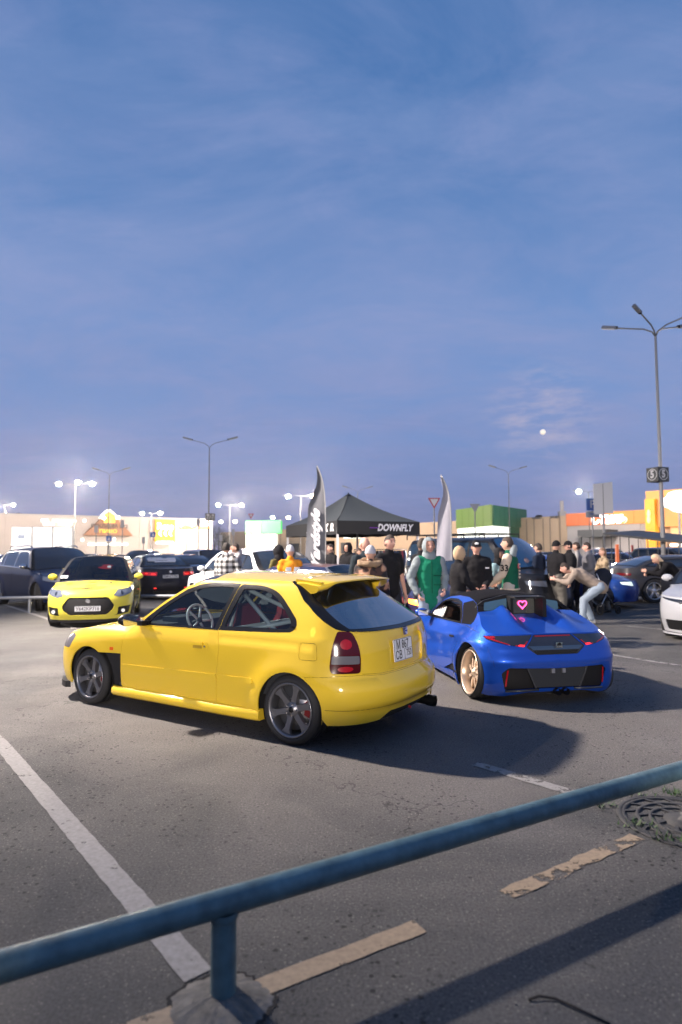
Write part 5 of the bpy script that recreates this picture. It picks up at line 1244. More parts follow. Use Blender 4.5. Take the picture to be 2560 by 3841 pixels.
def person(label, x, y, face, height=1.76, top=None, legs=None, skin=SKIN, hair='short', hairc=(.03, .02, .015), hand_l=(-.26, .10, .86), hand_r=(.26, .10, .86), pelvis=(0, 0, .95), chest=(0, 0, 1.30), neck=(0, .01, 1.48), head=(0, .03, 1.635), tilt=0, turn=0,
           foot_l=(-.12, 0, .09), foot_r=(.12, .03, .09), bulk=1.0, coat=0.0, hood=None, shoes=(.02, .02, .02), female=False, sleeves=None, hands=True, vox=.022, wrk=.010, short=False, slv=1.0, legw=1.0, finger_curl=.9):
    r = thing('person', label, 'person', (x, y, 0), face)
    sc = height / 1.76; S3 = lambda p: Vector(p) * sc
    top = top or cloth('black', (.012, .012, .014)); legs = legs or cloth('dark', (.02, .022, .03)); sleeves = sleeves or top
    pv, ch, nk, hd = S3(pelvis), S3(chest), S3(neck), S3(head); up_b = (ch - pv).normalized(); fwd = Vector((0, 1, 0)); fwd = (fwd - up_b * fwd.dot(up_b)).normalized(); rt_ = fwd.cross(up_b)
    shw = (.172 if not female else .150) * sc; sh_l, sh_r = nk - rt_ * shw - up_b * .07 * sc, nk + rt_ * shw - up_b * .07 * sc
    el_l, wr_l = ik(sh_l, S3(hand_l), .29 * sc, .27 * sc, (-.45, -.9, -.2)); el_r, wr_r = ik(sh_r, S3(hand_r), .29 * sc, .27 * sc, (.8, -.6, -.3))
    hp_l, hp_r = pv - rt_ * .09 * sc, pv + rt_ * .09 * sc; kn_l, an_l = ik(hp_l, S3(foot_l), .44 * sc, .43 * sc, (0, 1, .1)); kn_r, an_r = ik(hp_r, S3(foot_r), .44 * sc, .43 * sc, (0, 1, .1))
    # body: one skin
    b = MB(); c = lambda *a, **k: capsule(b, *a, skin, **k)
    c(pv, (pv + ch) / 2, .125 * sc, .115 * sc, side=rt_, flat=.72); c((pv + ch) / 2, ch, .115 * sc, .14 * sc, side=rt_, flat=.68); c(ch, nk - up_b * .06 * sc, .14 * sc, .09 * sc, side=rt_, flat=.7)
    c(nk - up_b * .04 * sc, hd - Vector((0, .01, .05)) * sc, .058 * sc, .052 * sc); c(hd + Vector((0, -.01, -.0)), hd + Vector((0, -.005, .02)), .07 * sc, .07 * sc)
    for s_, e_, w_, h_, k_, a_ in ((sh_l, el_l, wr_l, hp_l, kn_l, an_l), (sh_r, el_r, wr_r, hp_r, kn_r, an_r)):
        c(s_, e_, .05 * sc, .04 * sc); c(e_, w_, .04 * sc, .027 * sc); c(h_, k_, .08 * sc, .055 * sc); c(k_, a_, .055 * sc, .038 * sc)
    body = fuse(b, vox * .9, skin)
    Hm = Matrix.Translation(hd) @ Matrix.Rotation(R_(turn), 4, 'Z') @ Matrix.Rotation(R_(tilt), 4, 'X') @ Matrix.Scale(sc, 4)
    merge(body, head_mesh(Hm, skin))
    if hands:
        for (e_, w_, sg) in ((el_l, wr_l, -1), (el_r, wr_r, 1)):
            d = (w_ - e_).normalized(); inw = Vector((-sg, 0, 0)); inw = (inw - d * inw.dot(d)).normalized(); ax = d.cross(inw)   # ax across knuckles
            hb = MB(); pc = w_ + d * .05 * sc; capsule(hb, w_, w_ + d * .085 * sc, .028 * sc, .036 * sc, skin, 8, ax, .5)
            for i, (o_, l_) in enumerate(((-.030, .070), (-.010, .080), (.010, .075), (.030, .058))):
                k0 = w_ + d * .088 * sc + ax * o_ * sc; k1 = k0 + (d * math.cos(finger_curl * .5) + inw * math.sin(finger_curl * .5)) * l_ * .5 * sc; k2 = k1 + (d * math.cos(finger_curl * 1.3) + inw * math.sin(finger_curl * 1.3)) * l_ * .5 * sc
                capsule(hb, k0, k1, .0095 * sc, .009 * sc, skin, 6); capsule(hb, k1, k2, .009 * sc, .0075 * sc, skin, 6)
            t0 = w_ + d * .03 * sc + ax * (-.03) * sc; t1 = t0 + (d * .6 - ax * .5 + inw * .5).normalized() * .035 * sc; t2 = t1 + (d * .8 + inw * .5).normalized() * .03 * sc
            capsule(hb, t0, t1, .012 * sc, .011 * sc, skin, 6); capsule(hb, t1, t2, .011 * sc, .009 * sc, skin, 6); merge(body, hb)
    body.build('body', r)
    q = MB(); B_ = bulk; c = lambda *a, **k: capsule(q, *a, top, **k); hem = pv - up_b * (.03 + coat) * sc
    c(hem, pv + up_b * .06, (.165 + .02 * (coat > .2)) * sc * B_, .155 * sc * B_, side=rt_, flat=.78); c(pv + up_b * .05, ch, .155 * sc * B_, .185 * sc * B_, side=rt_, flat=.74); c(ch, nk - up_b * .055 * sc, .185 * sc * B_, .10 * sc * B_, side=rt_, flat=.72)
    c(nk - up_b * .03 * sc, nk + up_b * .03 * sc, .075 * sc, .068 * sc); c(sh_l, sh_r, .068 * sc * B_, .068 * sc * B_)
    same = sleeves is top
    for s_, e_, w_ in ((sh_l, el_l, wr_l), (sh_r, el_r, wr_r)):
        if same: c(s_, e_ if not short else s_.lerp(e_, .7), .070 * sc * B_, .058 * sc * B_)
        if same and not short: c(e_, w_ - (w_ - e_).normalized() * .01, .058 * sc * B_, .043 * sc * B_)
    fuse(q, vox, top, wrk, x, 3).build('jacket', r)
    if not same:
        for s_, e_, w_ in ((sh_l, el_l, wr_l), (sh_r, el_r, wr_r)):
            q = MB(); capsule(q, s_, e_, .072 * sc * B_ * slv, .062 * sc * B_ * slv, sleeves); capsule(q, e_, w_ - (w_ - e_).normalized() * .01, .062 * sc * B_ * slv, .046 * sc * B_, sleeves); fuse(q, vox * .8, sleeves, wrk, x, 2).build('sleeve', r)
    q = MB(); c = lambda *a, **k: capsule(q, *a, legs, **k); c(pv + up_b * .03, pv - up_b * .06, .145 * sc, .14 * sc, side=rt_, flat=.78)
    for h_, k_, a_ in ((hp_l, kn_l, an_l), (hp_r, kn_r, an_r)): c(h_, k_, .105 * sc * legw, .078 * sc * legw); c(k_, a_ + Vector((0, -.01, .01)), .078 * sc * legw, .066 * sc * legw)
    fuse(q, vox, legs, wrk, x + 3, 2).build('trousers', r)
    SM_ = mat('shoe_%d' % int(shoes[0] * 100), shoes, .6)
    for a_, s in ((an_l, -1), (an_r, 1)):
        q = MB(); z0 = a_.z - .09 * sc; P = []
        for t, w, hh in ((-.085, .030, .085), (-.07, .040, .10), (-.02, .043, .105), (.04, .045, .085), (.10, .050, .06), (.15, .046, .045), (.185, .024, .03)):
            P.append([Vector((a_.x + s * .01 + w * math.cos(u), a_.y + t * sc, z0 + max(0, hh * (.5 + .55 * math.sin(u))))) for u in np.linspace(0, 2 * math.pi, 11)])
        q.grid(P, SM_, True); q.add(P[0], [tuple(range(11))], SM_); q.add(P[-1], [tuple(range(10, -1, -1))], SM_); q.build('shoe', r)
    hc = mat('hair_%d_%d' % (int(hairc[0] * 999), int(hairc[1] * 999)), hairc, .75, bump=(150, .5))
    def sh(*a, **k): return shell_head(Hm, *a, **k)
    if hair == 'short': sh((1.07, 1.07, 1.07), hc, lambda c: c.z > .035 + .35 * c.y or (c.y < -.01 and c.z > -.045), wr=.05).build('hair', r)
    elif hair == 'long':
        sh((1.12, 1.10, 1.08), hc, lambda c: c.z > .04 + .30 * c.y or c.y < .01, wr=.08).build('hair', r)
        q = MB(); capsule(q, Hm @ Vector((0, -.05, -.02)), Hm @ Vector((0, -.08, -.26)), .085, .06, hc, 10, (1, 0, 0), .5); fuse(q, .02, hc, .01).build('hair_length', r)
    elif hair in ('cap', 'beanie'):
        km = hood or cloth('black', (.012, .012, .014))
        if hair == 'cap':
            sh((1.10, 1.10, 1.08), km, lambda c: c.z > .032).build('cap', r); q = MB(); q.prism([(.075 * math.cos(a), .07 + .085 * math.sin(a)) for a in np.linspace(0, math.pi, 12)], .030, .037, km, Hm @ Matrix.Rotation(R_(-10), 4, 'X')); q.build('cap_brim', r)
            sh((1.05, 1.05, 1.03), hc, lambda c: c.y < .02 and -.05 < c.z < .04).build('hair', r)
        else: sh((1.16, 1.14, 1.16), km, lambda c: c.z > .01 + .2 * c.y, wr=.03).build('beanie', r)
    elif hair == 'hood':
        hm = hood or top
        q = sh((1.42, 1.28, 1.22), hm, lambda c: not (c.y > .045 and abs(c.x) < .068 and -.10 < c.z < .085), (0, -.012, .0), 26, wr=.05); capsule(q, Hm @ Vector((0, -.03, -.11)), Hm @ Vector((0, -.03, -.17)), .105, .12, hm, 12, (1, 0, 0), .9); q.build('hood', r)
    elif hair == 'scarf': sh((1.22, 1.18, 1.14), hood, lambda c: not (c.y > .05 and abs(c.x) < .06 and c.z < .06), wr=.03).build('headscarf', r)
    if hood and hair in ('short_hood',):
        pass
    r['pose'] = 0; del r['pose']
    return r, Hm, dict(wl=wr_l, wr=wr_r, nk=nk, ch=ch, pv=pv, el=el_l, er=el_r, sl=sh_l, sr=sh_r, hd=hd, up=up_b, rt=rt_, fw=fwd)
def wx(px, Y): return (px - 1280) / 2300 * Y
BLKC = cloth('black', (.012, .012, .014)); JN = cloth('jeans_pale', (.22, .27, .33)); JB = cloth('jeans_blue', (.05, .09, .15)); KH = cloth('grey_trousers', (.10, .095, .085))
TOCAM = math.pi       # facing the camera (local +y turned to world -y)
person('man in a black and white checked shirt seen from behind, before the white crossover', wx(848, 13.2), 13.2, -.25, 1.80, top=check_mat(), legs=BLKC, hairc=(.02, .015, .012), hand_r=(.24, .22, .98), bulk=1.08)
person('man in a pale grey coat with a hand at his chin, beside the checked shirt', wx(888, 13.7), 13.7, 1.9, 1.79, top=cloth('grey_coat', (.30, .29, .30)), legs=cloth('grey_coat2', (.2, .2, .2)), hand_l=(-.02, .16, 1.50), hand_r=(.18, .22, 1.05), coat=.3, shoes=(.5, .5, .5))
person('person in an olive jacket with a black hood, left of the orange hoodie', wx(1048, 12.6), 12.6, .9, 1.72, top=cloth('olive', (.10, .085, .03)), hair='hood', hood=BLKC, coat=.1)
r, Hm, J = person('person in an orange hoodie with white back print and white beanie, seen from behind', wx(1090, 11.8), 11.8, .35, 1.72, top=cloth('orange', (.75, .27, .02)), hair='beanie', hood=cloth('white_knit', (.42, .42, .45)), bulk=1.05)
q = MB(); 
for s in (-1, 1): q.prism(rnd([(-.055, -.06), (.05, -.06), (.055, .06), (-.05, .06)], .02, 3), 0, .004, WHITEP, frame(Vector((s * .08, -.150, 1.24)), (1, 0, 0), (0, -.12, 1)) @ Matrix.Identity(4))
for s in (-1, 1): q.ball((s * .085, -.150, 1.24), (.05, .014, .055), WHITEP, 10)
q.ball((0, -.152, 1.12), (.09, .012, .022), mat('pale_print', (.75, .5, .25), .6), 10); q.build('back_print', r)
person('person in a long black hooded coat under the canopy beside its middle leg', wx(1307, 15.6), 15.6, 2.4, 1.80, hair='hood', coat=.3, bulk=1.15)
person('bald man in a dark jacket behind the camouflage jacket', wx(1372, 9.9), 9.9, .5, 1.83, top=cloth('dark_teal', (.02, .028, .035)), hair='none', skin=SKIN2, bulk=1.15)
r, Hm, J = person('person in a camouflage parka with fur collar and white knitted hat, back to the camera', wx(1388, 9.2), 9.2, -.25, 1.68, top=camo_mat('camo_parka', [(.012, .010, .012), (.05, .025, .02), (.26, .14, .09), (.36, .22, .14)], 7.5), hair='beanie', hood=cloth('white_knit', (.42, .42, .45)), bulk=1.22, coat=.12)
q = MB(); FUR = mat('fur_trim', (.26, .18, .11), .95, bump=(220, 1.0)); q.tube([Vector((.15 * math.cos(a), -.03 + .12 * math.sin(a), 1.43 + .03 * math.sin(a))) for a in np.linspace(0, 2 * math.pi, 17)], .045, FUR, 9); f_ = fuse(q, .018, FUR, .02, 3, 1); f_.build('fur_collar', r)
person('tall man in a black T-shirt with bare forearms left of the green vest', wx(1458, 9.8), 9.8, -2.6, 1.86, top=BLKC, hand_l=(-.30, .02, .82), hand_r=(.30, .05, .84), bulk=1.12, short=True, skin=SKIN2)
person('person half hidden behind the green vest', wx(1580, 11.0), 11.0, -.9, 1.83, bulk=1.1)
GV = cloth('green_vest', (.010, .16, .09)); GH = cloth('grey_hoodie', (.20, .235, .25))
r, Hm, J = person('person in a green padded vest over a pale grey hoodie, hood up', wx(1608, 9.6), 9.6, TOCAM + .12, 1.80, top=GV, sleeves=GH, hair='hood', hood=GH, legs=JN, hand_l=(-.20, .13, .98), hand_r=(.21, .10, .93), bulk=1.10, slv=1.0, coat=.10, wrk=.016, skin=SKIN2)
q = MB(); DG_ = cloth('green_seam', (.004, .06, .035)); q.box((-.095, .158, 1.22), (.13, .012, .015), DG_); q.box((-.095, .160, 1.08), (.13, .010, .008), DG_); q.box((.0, .166, 1.2), (.012, .012, .5), DG_); q.build('vest_pocket', r)
person('woman in a black coat with a beige head scarf, turned to the right', wx(1716, 9.9), 9.9, -1.35, 1.67, hair='scarf', hood=cloth('beige_knit', (.42, .30, .19)), coat=.3, bulk=1.05, female=True, hand_l=(-.15, .2, 1.0), hand_r=(.15, .25, 1.0))
r, Hm, J = person('smiling man in a black jacket and black cap with a white badge', wx(1785, 10.4), 10.4, TOCAM - .1, 1.78, hair='cap', bulk=1.12, coat=.05, hand_l=(-.12, .2, 1.0), hand_r=(.12, .2, 1.0), skin=SKIN2)
q = MB(); q.ball((0, 0, 0), (.035, .012, .022), WHITEP, 8, Hm @ Matrix.Translation((0, .098, .062))); q.build('cap_badge', r); q = MB(); q.box((-.16, .155, 1.31), (.06, .01, .022), mat('sticker_white', (.55, .55, .58), .5)); q.build('chest_badge', r)
person('woman with a dark hood up looking out between the cap man and the varsity jacket', wx(1872, 11.2), 11.2, TOCAM + .35, 1.64, hair='hood', hood=BLKC, top=cloth('pale_blue_print', (.25, .38, .42)), female=True)
VG = cloth('varsity_green', (.008, .085, .05)); VC = cloth('varsity_cream', (.52, .43, .33))
r, Hm, J = person('man in a green varsity jacket with cream sleeves numbered 33, grey hood down', wx(1910, 10.6), 10.6, 1.15, 1.84, top=VG, sleeves=VC, hairc=(.05, .035, .025), bulk=1.1, hand_l=(-.22, .30, .98), hand_r=(.22, .25, 1.0), legs=cloth('cream_trousers', (.35, .33, .30)))
q = MB(); capsule(q, J['nk'] + Vector((0, -.05, -.03)), J['nk'] + Vector((0, -.09, .08)), .11, .085, GH, 12, (1, 0, 0), .7); fuse(q, .02, GH, .01, 2, 2).build('lowered_hood', r)
q = MB(); e, s_ = J['el'], J['sl']; d = (e - s_).normalized(); Mn = frame(s_.lerp(e, .62) + Vector((-.098, -.02, 0)), (0, -1, 0), (0, 0, 1)); put_text(q, '33', .15, BLKC, Mn, off=.004, sx=.9); q.build('sleeve_number', r)
q = MB(); hem = J['pv'] - Vector((0, 0, .055)); q.tube([hem + Vector((.195 * math.cos(a), .152 * math.sin(a), 0)) for a in np.linspace(0, 2 * math.pi, 17)], .016, VC, 6); q.build('striped_hem', r)
q = MB(); q.ball((-.07, -.155, 1.33), (.035, .014, .05), mat('pink_patch', (.5, .12, .13), .7), 8); 
for k in range(5): q.box((.03, -.158, 1.36 - .055 * k), (.12, .014, .03), VC)
q.build('back_print', r)
person('man in a black puffer and black beanie with baggy grey trousers, standing with hands low', wx(2082, 14.2), 14.2, -1.1, 1.82, hair='beanie', legs=KH, legw=1.25, bulk=1.1, coat=.02)
person('man in a black jacket and black cap turned to the left behind the crouching man', wx(2135, 15.0), 15.0, 1.5, 1.83, hair='cap', bulk=1.15, skin=SKIN2)
person('crouching man in a beige hoodie and pale jeans bending to the left to look', wx(2190, 13.4), 13.4, 1.35, 1.78, top=cloth('beige_hoodie', (.27, .22, .18)), legs=JN, pelvis=(0, -.28, .80), chest=(0, .10, 1.05), neck=(0, .27, 1.15), head=(0, .40, 1.19), tilt=-20, foot_l=(-.14, .10, .09), foot_r=(.16, -.12, .09), hand_l=(-.10, .62, .95), hand_r=(.10, .58, .98), shoes=(.5, .48, .45), bulk=1.08, legw=1.1, skin=SKIN2)
person('man in a grey zipped windbreaker looking left above the crouching man', wx(2205, 15.4), 15.4, 1.3, 1.80, top=cloth('grey_jacket', (.13, .13, .145)), bulk=1.2, hand_l=(-.12, .22, 1.02), hand_r=(.12, .25, 1.05), skin=SKIN2)
person('man in a pale hoodie behind the grey windbreaker, mostly hidden', wx(2165, 16.6), 16.6, 1.2, 1.82, top=cloth('pale_hoodie', (.30, .29, .28)))
person('woman in a sand camouflage jacket with long hair beside the pushchair', wx(2262, 16.0), 16.0, 1.7, 1.66, top=camo_mat('camo_sand', [(.14, .10, .06), (.28, .21, .13), (.36, .28, .18)], 9), hair='long', hairc=(.20, .12, .07), legs=cloth('light_trousers', (.25, .23, .2)), female=True, hand_l=(-.14, .3, 1.0), hand_r=(.14, .3, 1.0))
r, Hm, J = person('blonde woman in a black sweater bending forward over a phone by the graphite car', wx(2528, 14.3), 14.3, 1.45, 1.72, hair='long', hairc=(.50, .38, .25), legs=JB, female=True, pelvis=(0, -.12, .93), chest=(0, .14, 1.20), neck=(0, .30, 1.33), head=(0, .42, 1.42), tilt=-35, hand_l=(-.07, .66, 1.12), hand_r=(.08, .62, 1.05), legw=1.2, bulk=1.08)
q = MB(); q.box((wx(2470, 14.3), 14.28, 1.24), (.02, .08, .16), BLACK); tag(q.build('phone'), 'dark phone held up by the bending blonde woman', 'phone')

person('man in a dark hoodie standing deep under the canopy, left of its middle leg', wx(1243, 17.3), 17.3, 2.2, 1.80, hair='short', legs=KH)
person('woman in a dark maroon coat deep under the canopy, right of its middle leg', wx(1343, 17.6), 17.6, -2.0, 1.68, hair='long', hairc=(.05, .03, .02), top=cloth('maroon_coat', (.06, .012, .015)), female=True, coat=.2)
person('man in a navy jacket behind the varsity jacket, beside the blue open door', wx(2022, 15.0), 15.0, .8, 1.78, hair='short', top=cloth('navy_jacket', (.012, .018, .035)))

# ------------------------------------------------------------ the car park surface
def asphalt():
    m = mat('worn_asphalt', (.09, .085, .08), .85); nt = m.node_tree; b = bs(nt); t = N(nt, 'ShaderNodeTexCoord'); g = t.outputs['Object']
    def noi(sc, det=4.0, rg=.6, dist=0.0, mp=None):
        n = N(nt, 'ShaderNodeTexNoise', Scale=sc, Detail=det, Roughness=rg, Distortion=dist)
        if mp:
            q = N(nt, 'ShaderNodeMapping'); q.inputs['Scale'].default_value = mp[0]; q.inputs['Rotation'].default_value = (0, 0, mp[1]); L(nt, g, q.inputs[0]); L(nt, q.outputs[0], n.inputs['Vector'])
        else: L(nt, g, n.inputs['Vector'])
        return n.outputs['Fac']
    # dusty worn zones against fresher binder; long soft swirls where tyres have scrubbed
    big = ramp(nt, noi(.22, 5, .55, .6), [(.36, (.055, .056, .057)), (.50, (.092, .089, .085)), (.64, (.125, .118, .110))])
    sw = ramp(nt, noi(.9, 4, .6, 1.2, ((1.0, 3.6, 1), .25)), [(.36, (0, 0, 0)), (.70, (1, 1, 1))])
    col = mix_c(nt, math_n(nt, 'MULTIPLY', sw.outputs[0], .45), big.outputs[0], (.052, .052, .053))
    md = ramp(nt, noi(3.5, 6, .7), [(.42, (0, 0, 0)), (.75, (1, 1, 1))]); col = mix_c(nt, math_n(nt, 'MULTIPLY', md.outputs[0], .25), col, (.13, .118, .105))
    # paler ellipse over the bays round the cars, edge broken up; darker outside it
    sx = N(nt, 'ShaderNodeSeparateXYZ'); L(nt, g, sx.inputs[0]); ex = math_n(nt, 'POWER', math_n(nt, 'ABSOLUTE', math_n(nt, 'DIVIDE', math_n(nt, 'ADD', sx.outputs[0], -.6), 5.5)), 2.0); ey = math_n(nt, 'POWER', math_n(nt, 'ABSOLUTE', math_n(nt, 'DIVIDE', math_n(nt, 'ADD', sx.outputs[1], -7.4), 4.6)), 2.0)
    dd_ = math_n(nt, 'ADD', math_n(nt, 'ADD', ex, ey), math_n(nt, 'MULTIPLY', math_n(nt, 'ADD', noi(.8, 6, .62, .8), -.5), 2.2)); pale_zone = ramp(nt, dd_, [(.45, (1, 1, 1)), (1.0, (0, 0, 0))])
    col = mix_c(nt, math_n(nt, 'MULTIPLY', pale_zone.outputs[0], .45), col, (.15, .137, .128)); col = mix_c(nt, math_n(nt, 'MULTIPLY', math_n(nt, 'SUBTRACT', 1.0, pale_zone.outputs[0]), .30), col, (.045, .048, .048))
    # aggregate: pale chips and dark pits
    v = N(nt, 'ShaderNodeTexVoronoi', Scale=85.0); L(nt, g, v.inputs['Vector']); vs = N(nt, 'ShaderNodeSeparateColor'); L(nt, v.outputs['Color'], vs.inputs[0])
    chip = math_n(nt, 'MULTIPLY', math_n(nt, 'GREATER_THAN', vs.outputs[0], .86), math_n(nt, 'LESS_THAN', v.outputs['Distance'], .35)); col = mix_c(nt, math_n(nt, 'MULTIPLY', chip, .50), col, (.26, .24, .21))
    v2 = N(nt, 'ShaderNodeTexVoronoi', Scale=26.0); L(nt, g, v2.inputs['Vector']); v2s = N(nt, 'ShaderNodeSeparateColor'); L(nt, v2.outputs['Color'], v2s.inputs[0])
    zone = ramp(nt, noi(.7, 4, .6), [(.44, (0, 0, 0)), (.56, (1, 1, 1))])
    pit = math_n(nt, 'MULTIPLY', math_n(nt, 'MULTIPLY', math_n(nt, 'GREATER_THAN', v2s.outputs[1], .70), math_n(nt, 'LESS_THAN', v2.outputs['Distance'], .28)), zone.outputs[0]); col = mix_c(nt, math_n(nt, 'MULTIPLY', pit, .9), col, (.012, .012, .013))
    fine = ramp(nt, noi(75, 4, .75), [(.34, (.50, .50, .50)), (.66, (1.50, 1.50, 1.50))]); col = mix_c(nt, 1.0, col, fine.outputs[0], 'MULTIPLY')
    # hairline cracks in a few places
    vc = N(nt, 'ShaderNodeTexVoronoi', Scale=.9); vc.feature = 'DISTANCE_TO_EDGE'; q = N(nt, 'ShaderNodeTexNoise', Scale=3.0, Detail=5.0); L(nt, g, q.inputs['Vector'])
    ad = nt.nodes.new('ShaderNodeVectorMath'); ad.operation = 'ADD'; L(nt, g, ad.inputs[0]); L(nt, q.outputs['Color'], ad.inputs[1]); L(nt, ad.outputs[0], vc.inputs['Vector'])
    cr = math_n(nt, 'MULTIPLY', math_n(nt, 'LESS_THAN', vc.outputs['Distance'], .006), math_n(nt, 'GREATER_THAN', noi(.35), .54)); col = mix_c(nt, math_n(nt, 'MULTIPLY', cr, .65), col, (.02, .02, .02))
    L(nt, col, b.inputs['Base Color'])
    hgt = math_n(nt, 'ADD', noi(110, 3, .7), math_n(nt, 'MULTIPLY', pit, -1.2)); bp = N(nt, 'ShaderNodeBump', Strength=.9, Distance=.008); L(nt, hgt, bp.inputs['Height']); L(nt, bp.outputs[0], b.inputs['Normal'])
    rr = ramp(nt, noi(.8, 4, .6), [(.35, (.62, .62, .62)), (.65, (.85, .85, .85))]); L(nt, rr.outputs[0], b.inputs['Roughness']); b.inputs['Specular IOR Level'].default_value = .35
    return m
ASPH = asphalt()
def worn_paint(name, col, lo, hi, sc=9.0):
    """road paint with chips worn right through to the asphalt"""
    m = mat(name, col, .7); nt = m.node_tree; b = bs(nt); t = N(nt, 'ShaderNodeTexCoord'); n = N(nt, 'ShaderNodeTexNoise', Scale=sc, Detail=6.0, Roughness=.68); L(nt, t.outputs['Object'], n.inputs['Vector'])
    a = ramp(nt, n.outputs['Fac'], [(lo, (1, 1, 1)), (hi, (0, 0, 0))]); n2 = N(nt, 'ShaderNodeTexNoise', Scale=40.0, Detail=4.0); L(nt, t.outputs['Object'], n2.inputs['Vector'])
    c = ramp(nt, n2.outputs['Fac'], [(.3, tuple(v * .72 for v in col)), (.7, col)]); L(nt, c.outputs[0], b.inputs['Base Color']); L(nt, a.outputs[0], b.inputs['Alpha']); return m
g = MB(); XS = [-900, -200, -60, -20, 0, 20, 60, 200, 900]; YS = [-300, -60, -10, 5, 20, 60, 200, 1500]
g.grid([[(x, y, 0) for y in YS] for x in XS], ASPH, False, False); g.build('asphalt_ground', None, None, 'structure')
def strip(name, pts, w, m, z=.004, edge=0.0, seg=.04):
    """painted line with slightly ragged edges"""
    b = MB(); rows = []
    for a, c in zip(pts, pts[1:]):
        a, c = Vector(a), Vector(c); n = max(2, int((c - a).length / seg)); d = (c - a).normalized(); s = Vector((-d.y, d.x))
        for k in range(n + 1):
            p = a.lerp(c, k / n); e1 = edge * (noise.noise(Vector((p.x * 9, p.y * 9, 1))) + .5 * noise.noise(Vector((p.x * 31, p.y * 31, 1)))); e2 = edge * noise.noise(Vector((p.x * 9, p.y * 9, 7)))
            q1 = p + s * (w / 2 + e1); q2 = p - s * (w / 2 + e2); rows.append([(q1.x, q1.y, z), (q2.x, q2.y, z)])
    b.grid(rows, m, False, True); o = b.build(name, None, None, 'structure'); return o
WP = worn_paint('white_road_paint', (.27, .26, .25), .62, .70); YP = worn_paint('ochre_road_paint', (.32, .245, .165), .58, .64, 7.0); FP = worn_paint('faded_road_paint', (.26, .25, .24), .52, .62)
strip('painted_line', [(-3.9, 6.42), (-2.86, 5.25), (-.90, 2.855), (-.545, 2.42)], .115, WP, edge=.006)
strip('painted_dash', [(-.306, 2.355), (.33, 2.72)], .092, YP, edge=.008); strip('painted_dash', [(.76, 2.955), (1.645, 3.53)], .085, worn_paint('ochre_road_paint_worn', (.32, .245, .165), .50, .56, 8.0), edge=.014)
strip('painted_dash', [(-1.25, 1.83), (-.57, 2.235)], .092, YP, edge=.008); strip('painted_dash', [(-2.2, 1.28), (-1.6, 1.63)], .092, YP, edge=.008)
strip('painted_line', [(1.0, 4.72), (1.23, 4.47), (1.55, 4.12)], .10, FP, edge=.006); strip('painted_line', [(3.2, 10.7), (4.07, 9.6), (4.35, 9.08), (4.9, 8.3)], .10, FP)
strip('painted_line', [(-12.5, 21.9), (-10.82, 19.56), (-7.05, 14.85), (-5.6, 13.0)], .12, WP); strip('painted_line', [(6.0, 13.0), (8.0, 10.6)], .10, FP)
for k in range(6): strip('painted_line', [(9 + 2.5 * k, 22.5), (12.4 + 2.5 * k, 18.0)], .10, FP)
for k in range(7): strip('painted_line', [(-22 + 2.6 * k, 31), (-18.6 + 2.6 * k, 26.4)], .10, FP)
# ---- pipe rails
RAILM = mat('rail_grey_blue_steel', (.085, .15, .165), .48, .12, vary=(9, .35), bump=(35, .25))
BACKR = mat('galvanised_rail', (.24, .25, .27), .5, .4)
def pipe_rail(name, label, a, b, z, r, posts, RAILM=RAILM):
    t = thing(name, label, 'rail', (0, 0, 0)); a, b = Vector((*a, z)), Vector((*b, z)); q = MB(); n = 40
    q.tube([a.lerp(b, k / n) for k in range(n + 1)], r, RAILM, 24); q.build('rail_pipe', t)
    for px_, py in posts:
        q = MB(); q.cyl((px_, py, -.02), (px_, py, z - r * .6), r * .98, RAILM, n=28, cap=False)
        q.lathe([(r * 1.0, z - r * 1.25), (r * 1.12, z - r * .95), (r * 1.05, z - r * .6)], RAILM, 24, Matrix.Translation((px_, py, 0))); q.build('rail_post', t)
    return t
rd = Vector((2.97, 1.64)).normalized(); p0 = Vector((-.43, 2.31))
pipe_rail('front_pipe_rail', 'low thick steel pipe rail across the foreground, out of focus', tuple(p0 - rd * 4.2), tuple(p0 + rd * 6.4),   .33, .047, [tuple(p0 + rd * k) for k in (-2.9, 0.0, 2.95, 5.9)])
pipe_rail('back_pipe_rail', 'low grey pipe rail beyond the yellow cars, in front of the dark SUV', (-14.0, 15.75), (-3.2, 16.9), .40, .045, [(-8.25 + 2.6 * k, 16.36 + .277 * k) for k in (-2, -1, 0, 1, 2)], BACKR)
# broken concrete footing round the near post
CON = mat('concrete_footing', (.12, .115, .105), .85, vary=(18, .35), bump=(40, .5))
for i, (cx, cy) in enumerate([tuple(p0 + rd * k) for k in (0.0, 2.95)]):
    q = MB(); n = 96; ring = []
    for k in range(n):
        a = 2 * math.pi * k / n; rr = .155 + .03 * noise.noise(Vector((math.cos(a) * 2, math.sin(a) * 2, i))) + .012 * noise.noise(Vector((math.cos(a) * 9, math.sin(a) * 9, i))); ring.append((cx + rr * 1.15 * math.cos(a), cy - .03 + rr * math.sin(a)))
    rows = [[(x + (cx - x) * t, y + (cy - y) * t, .003 + .022 * (1 - (1 - t) ** 3) + .004 * noise.noise(Vector((x * 30, y * 30, t * 5)))) for x, y in ring + ring[:1]] for t in (0, .05, .15, .35, .6, 1.0)]
    q.grid(rows, CON, True, True); q.build('concrete_footing', None, None, 'structure')
    q = MB(); q.grid([[(cx + (x - cx) * s, cy + (y - cy) * s, .0035) for x, y in ring + ring[:1]] for s in (1.09, .99)], mat('crack_dark', (.012, .012, .013), .95), False, True); q.build('footing_crack', None, None, 'structure')
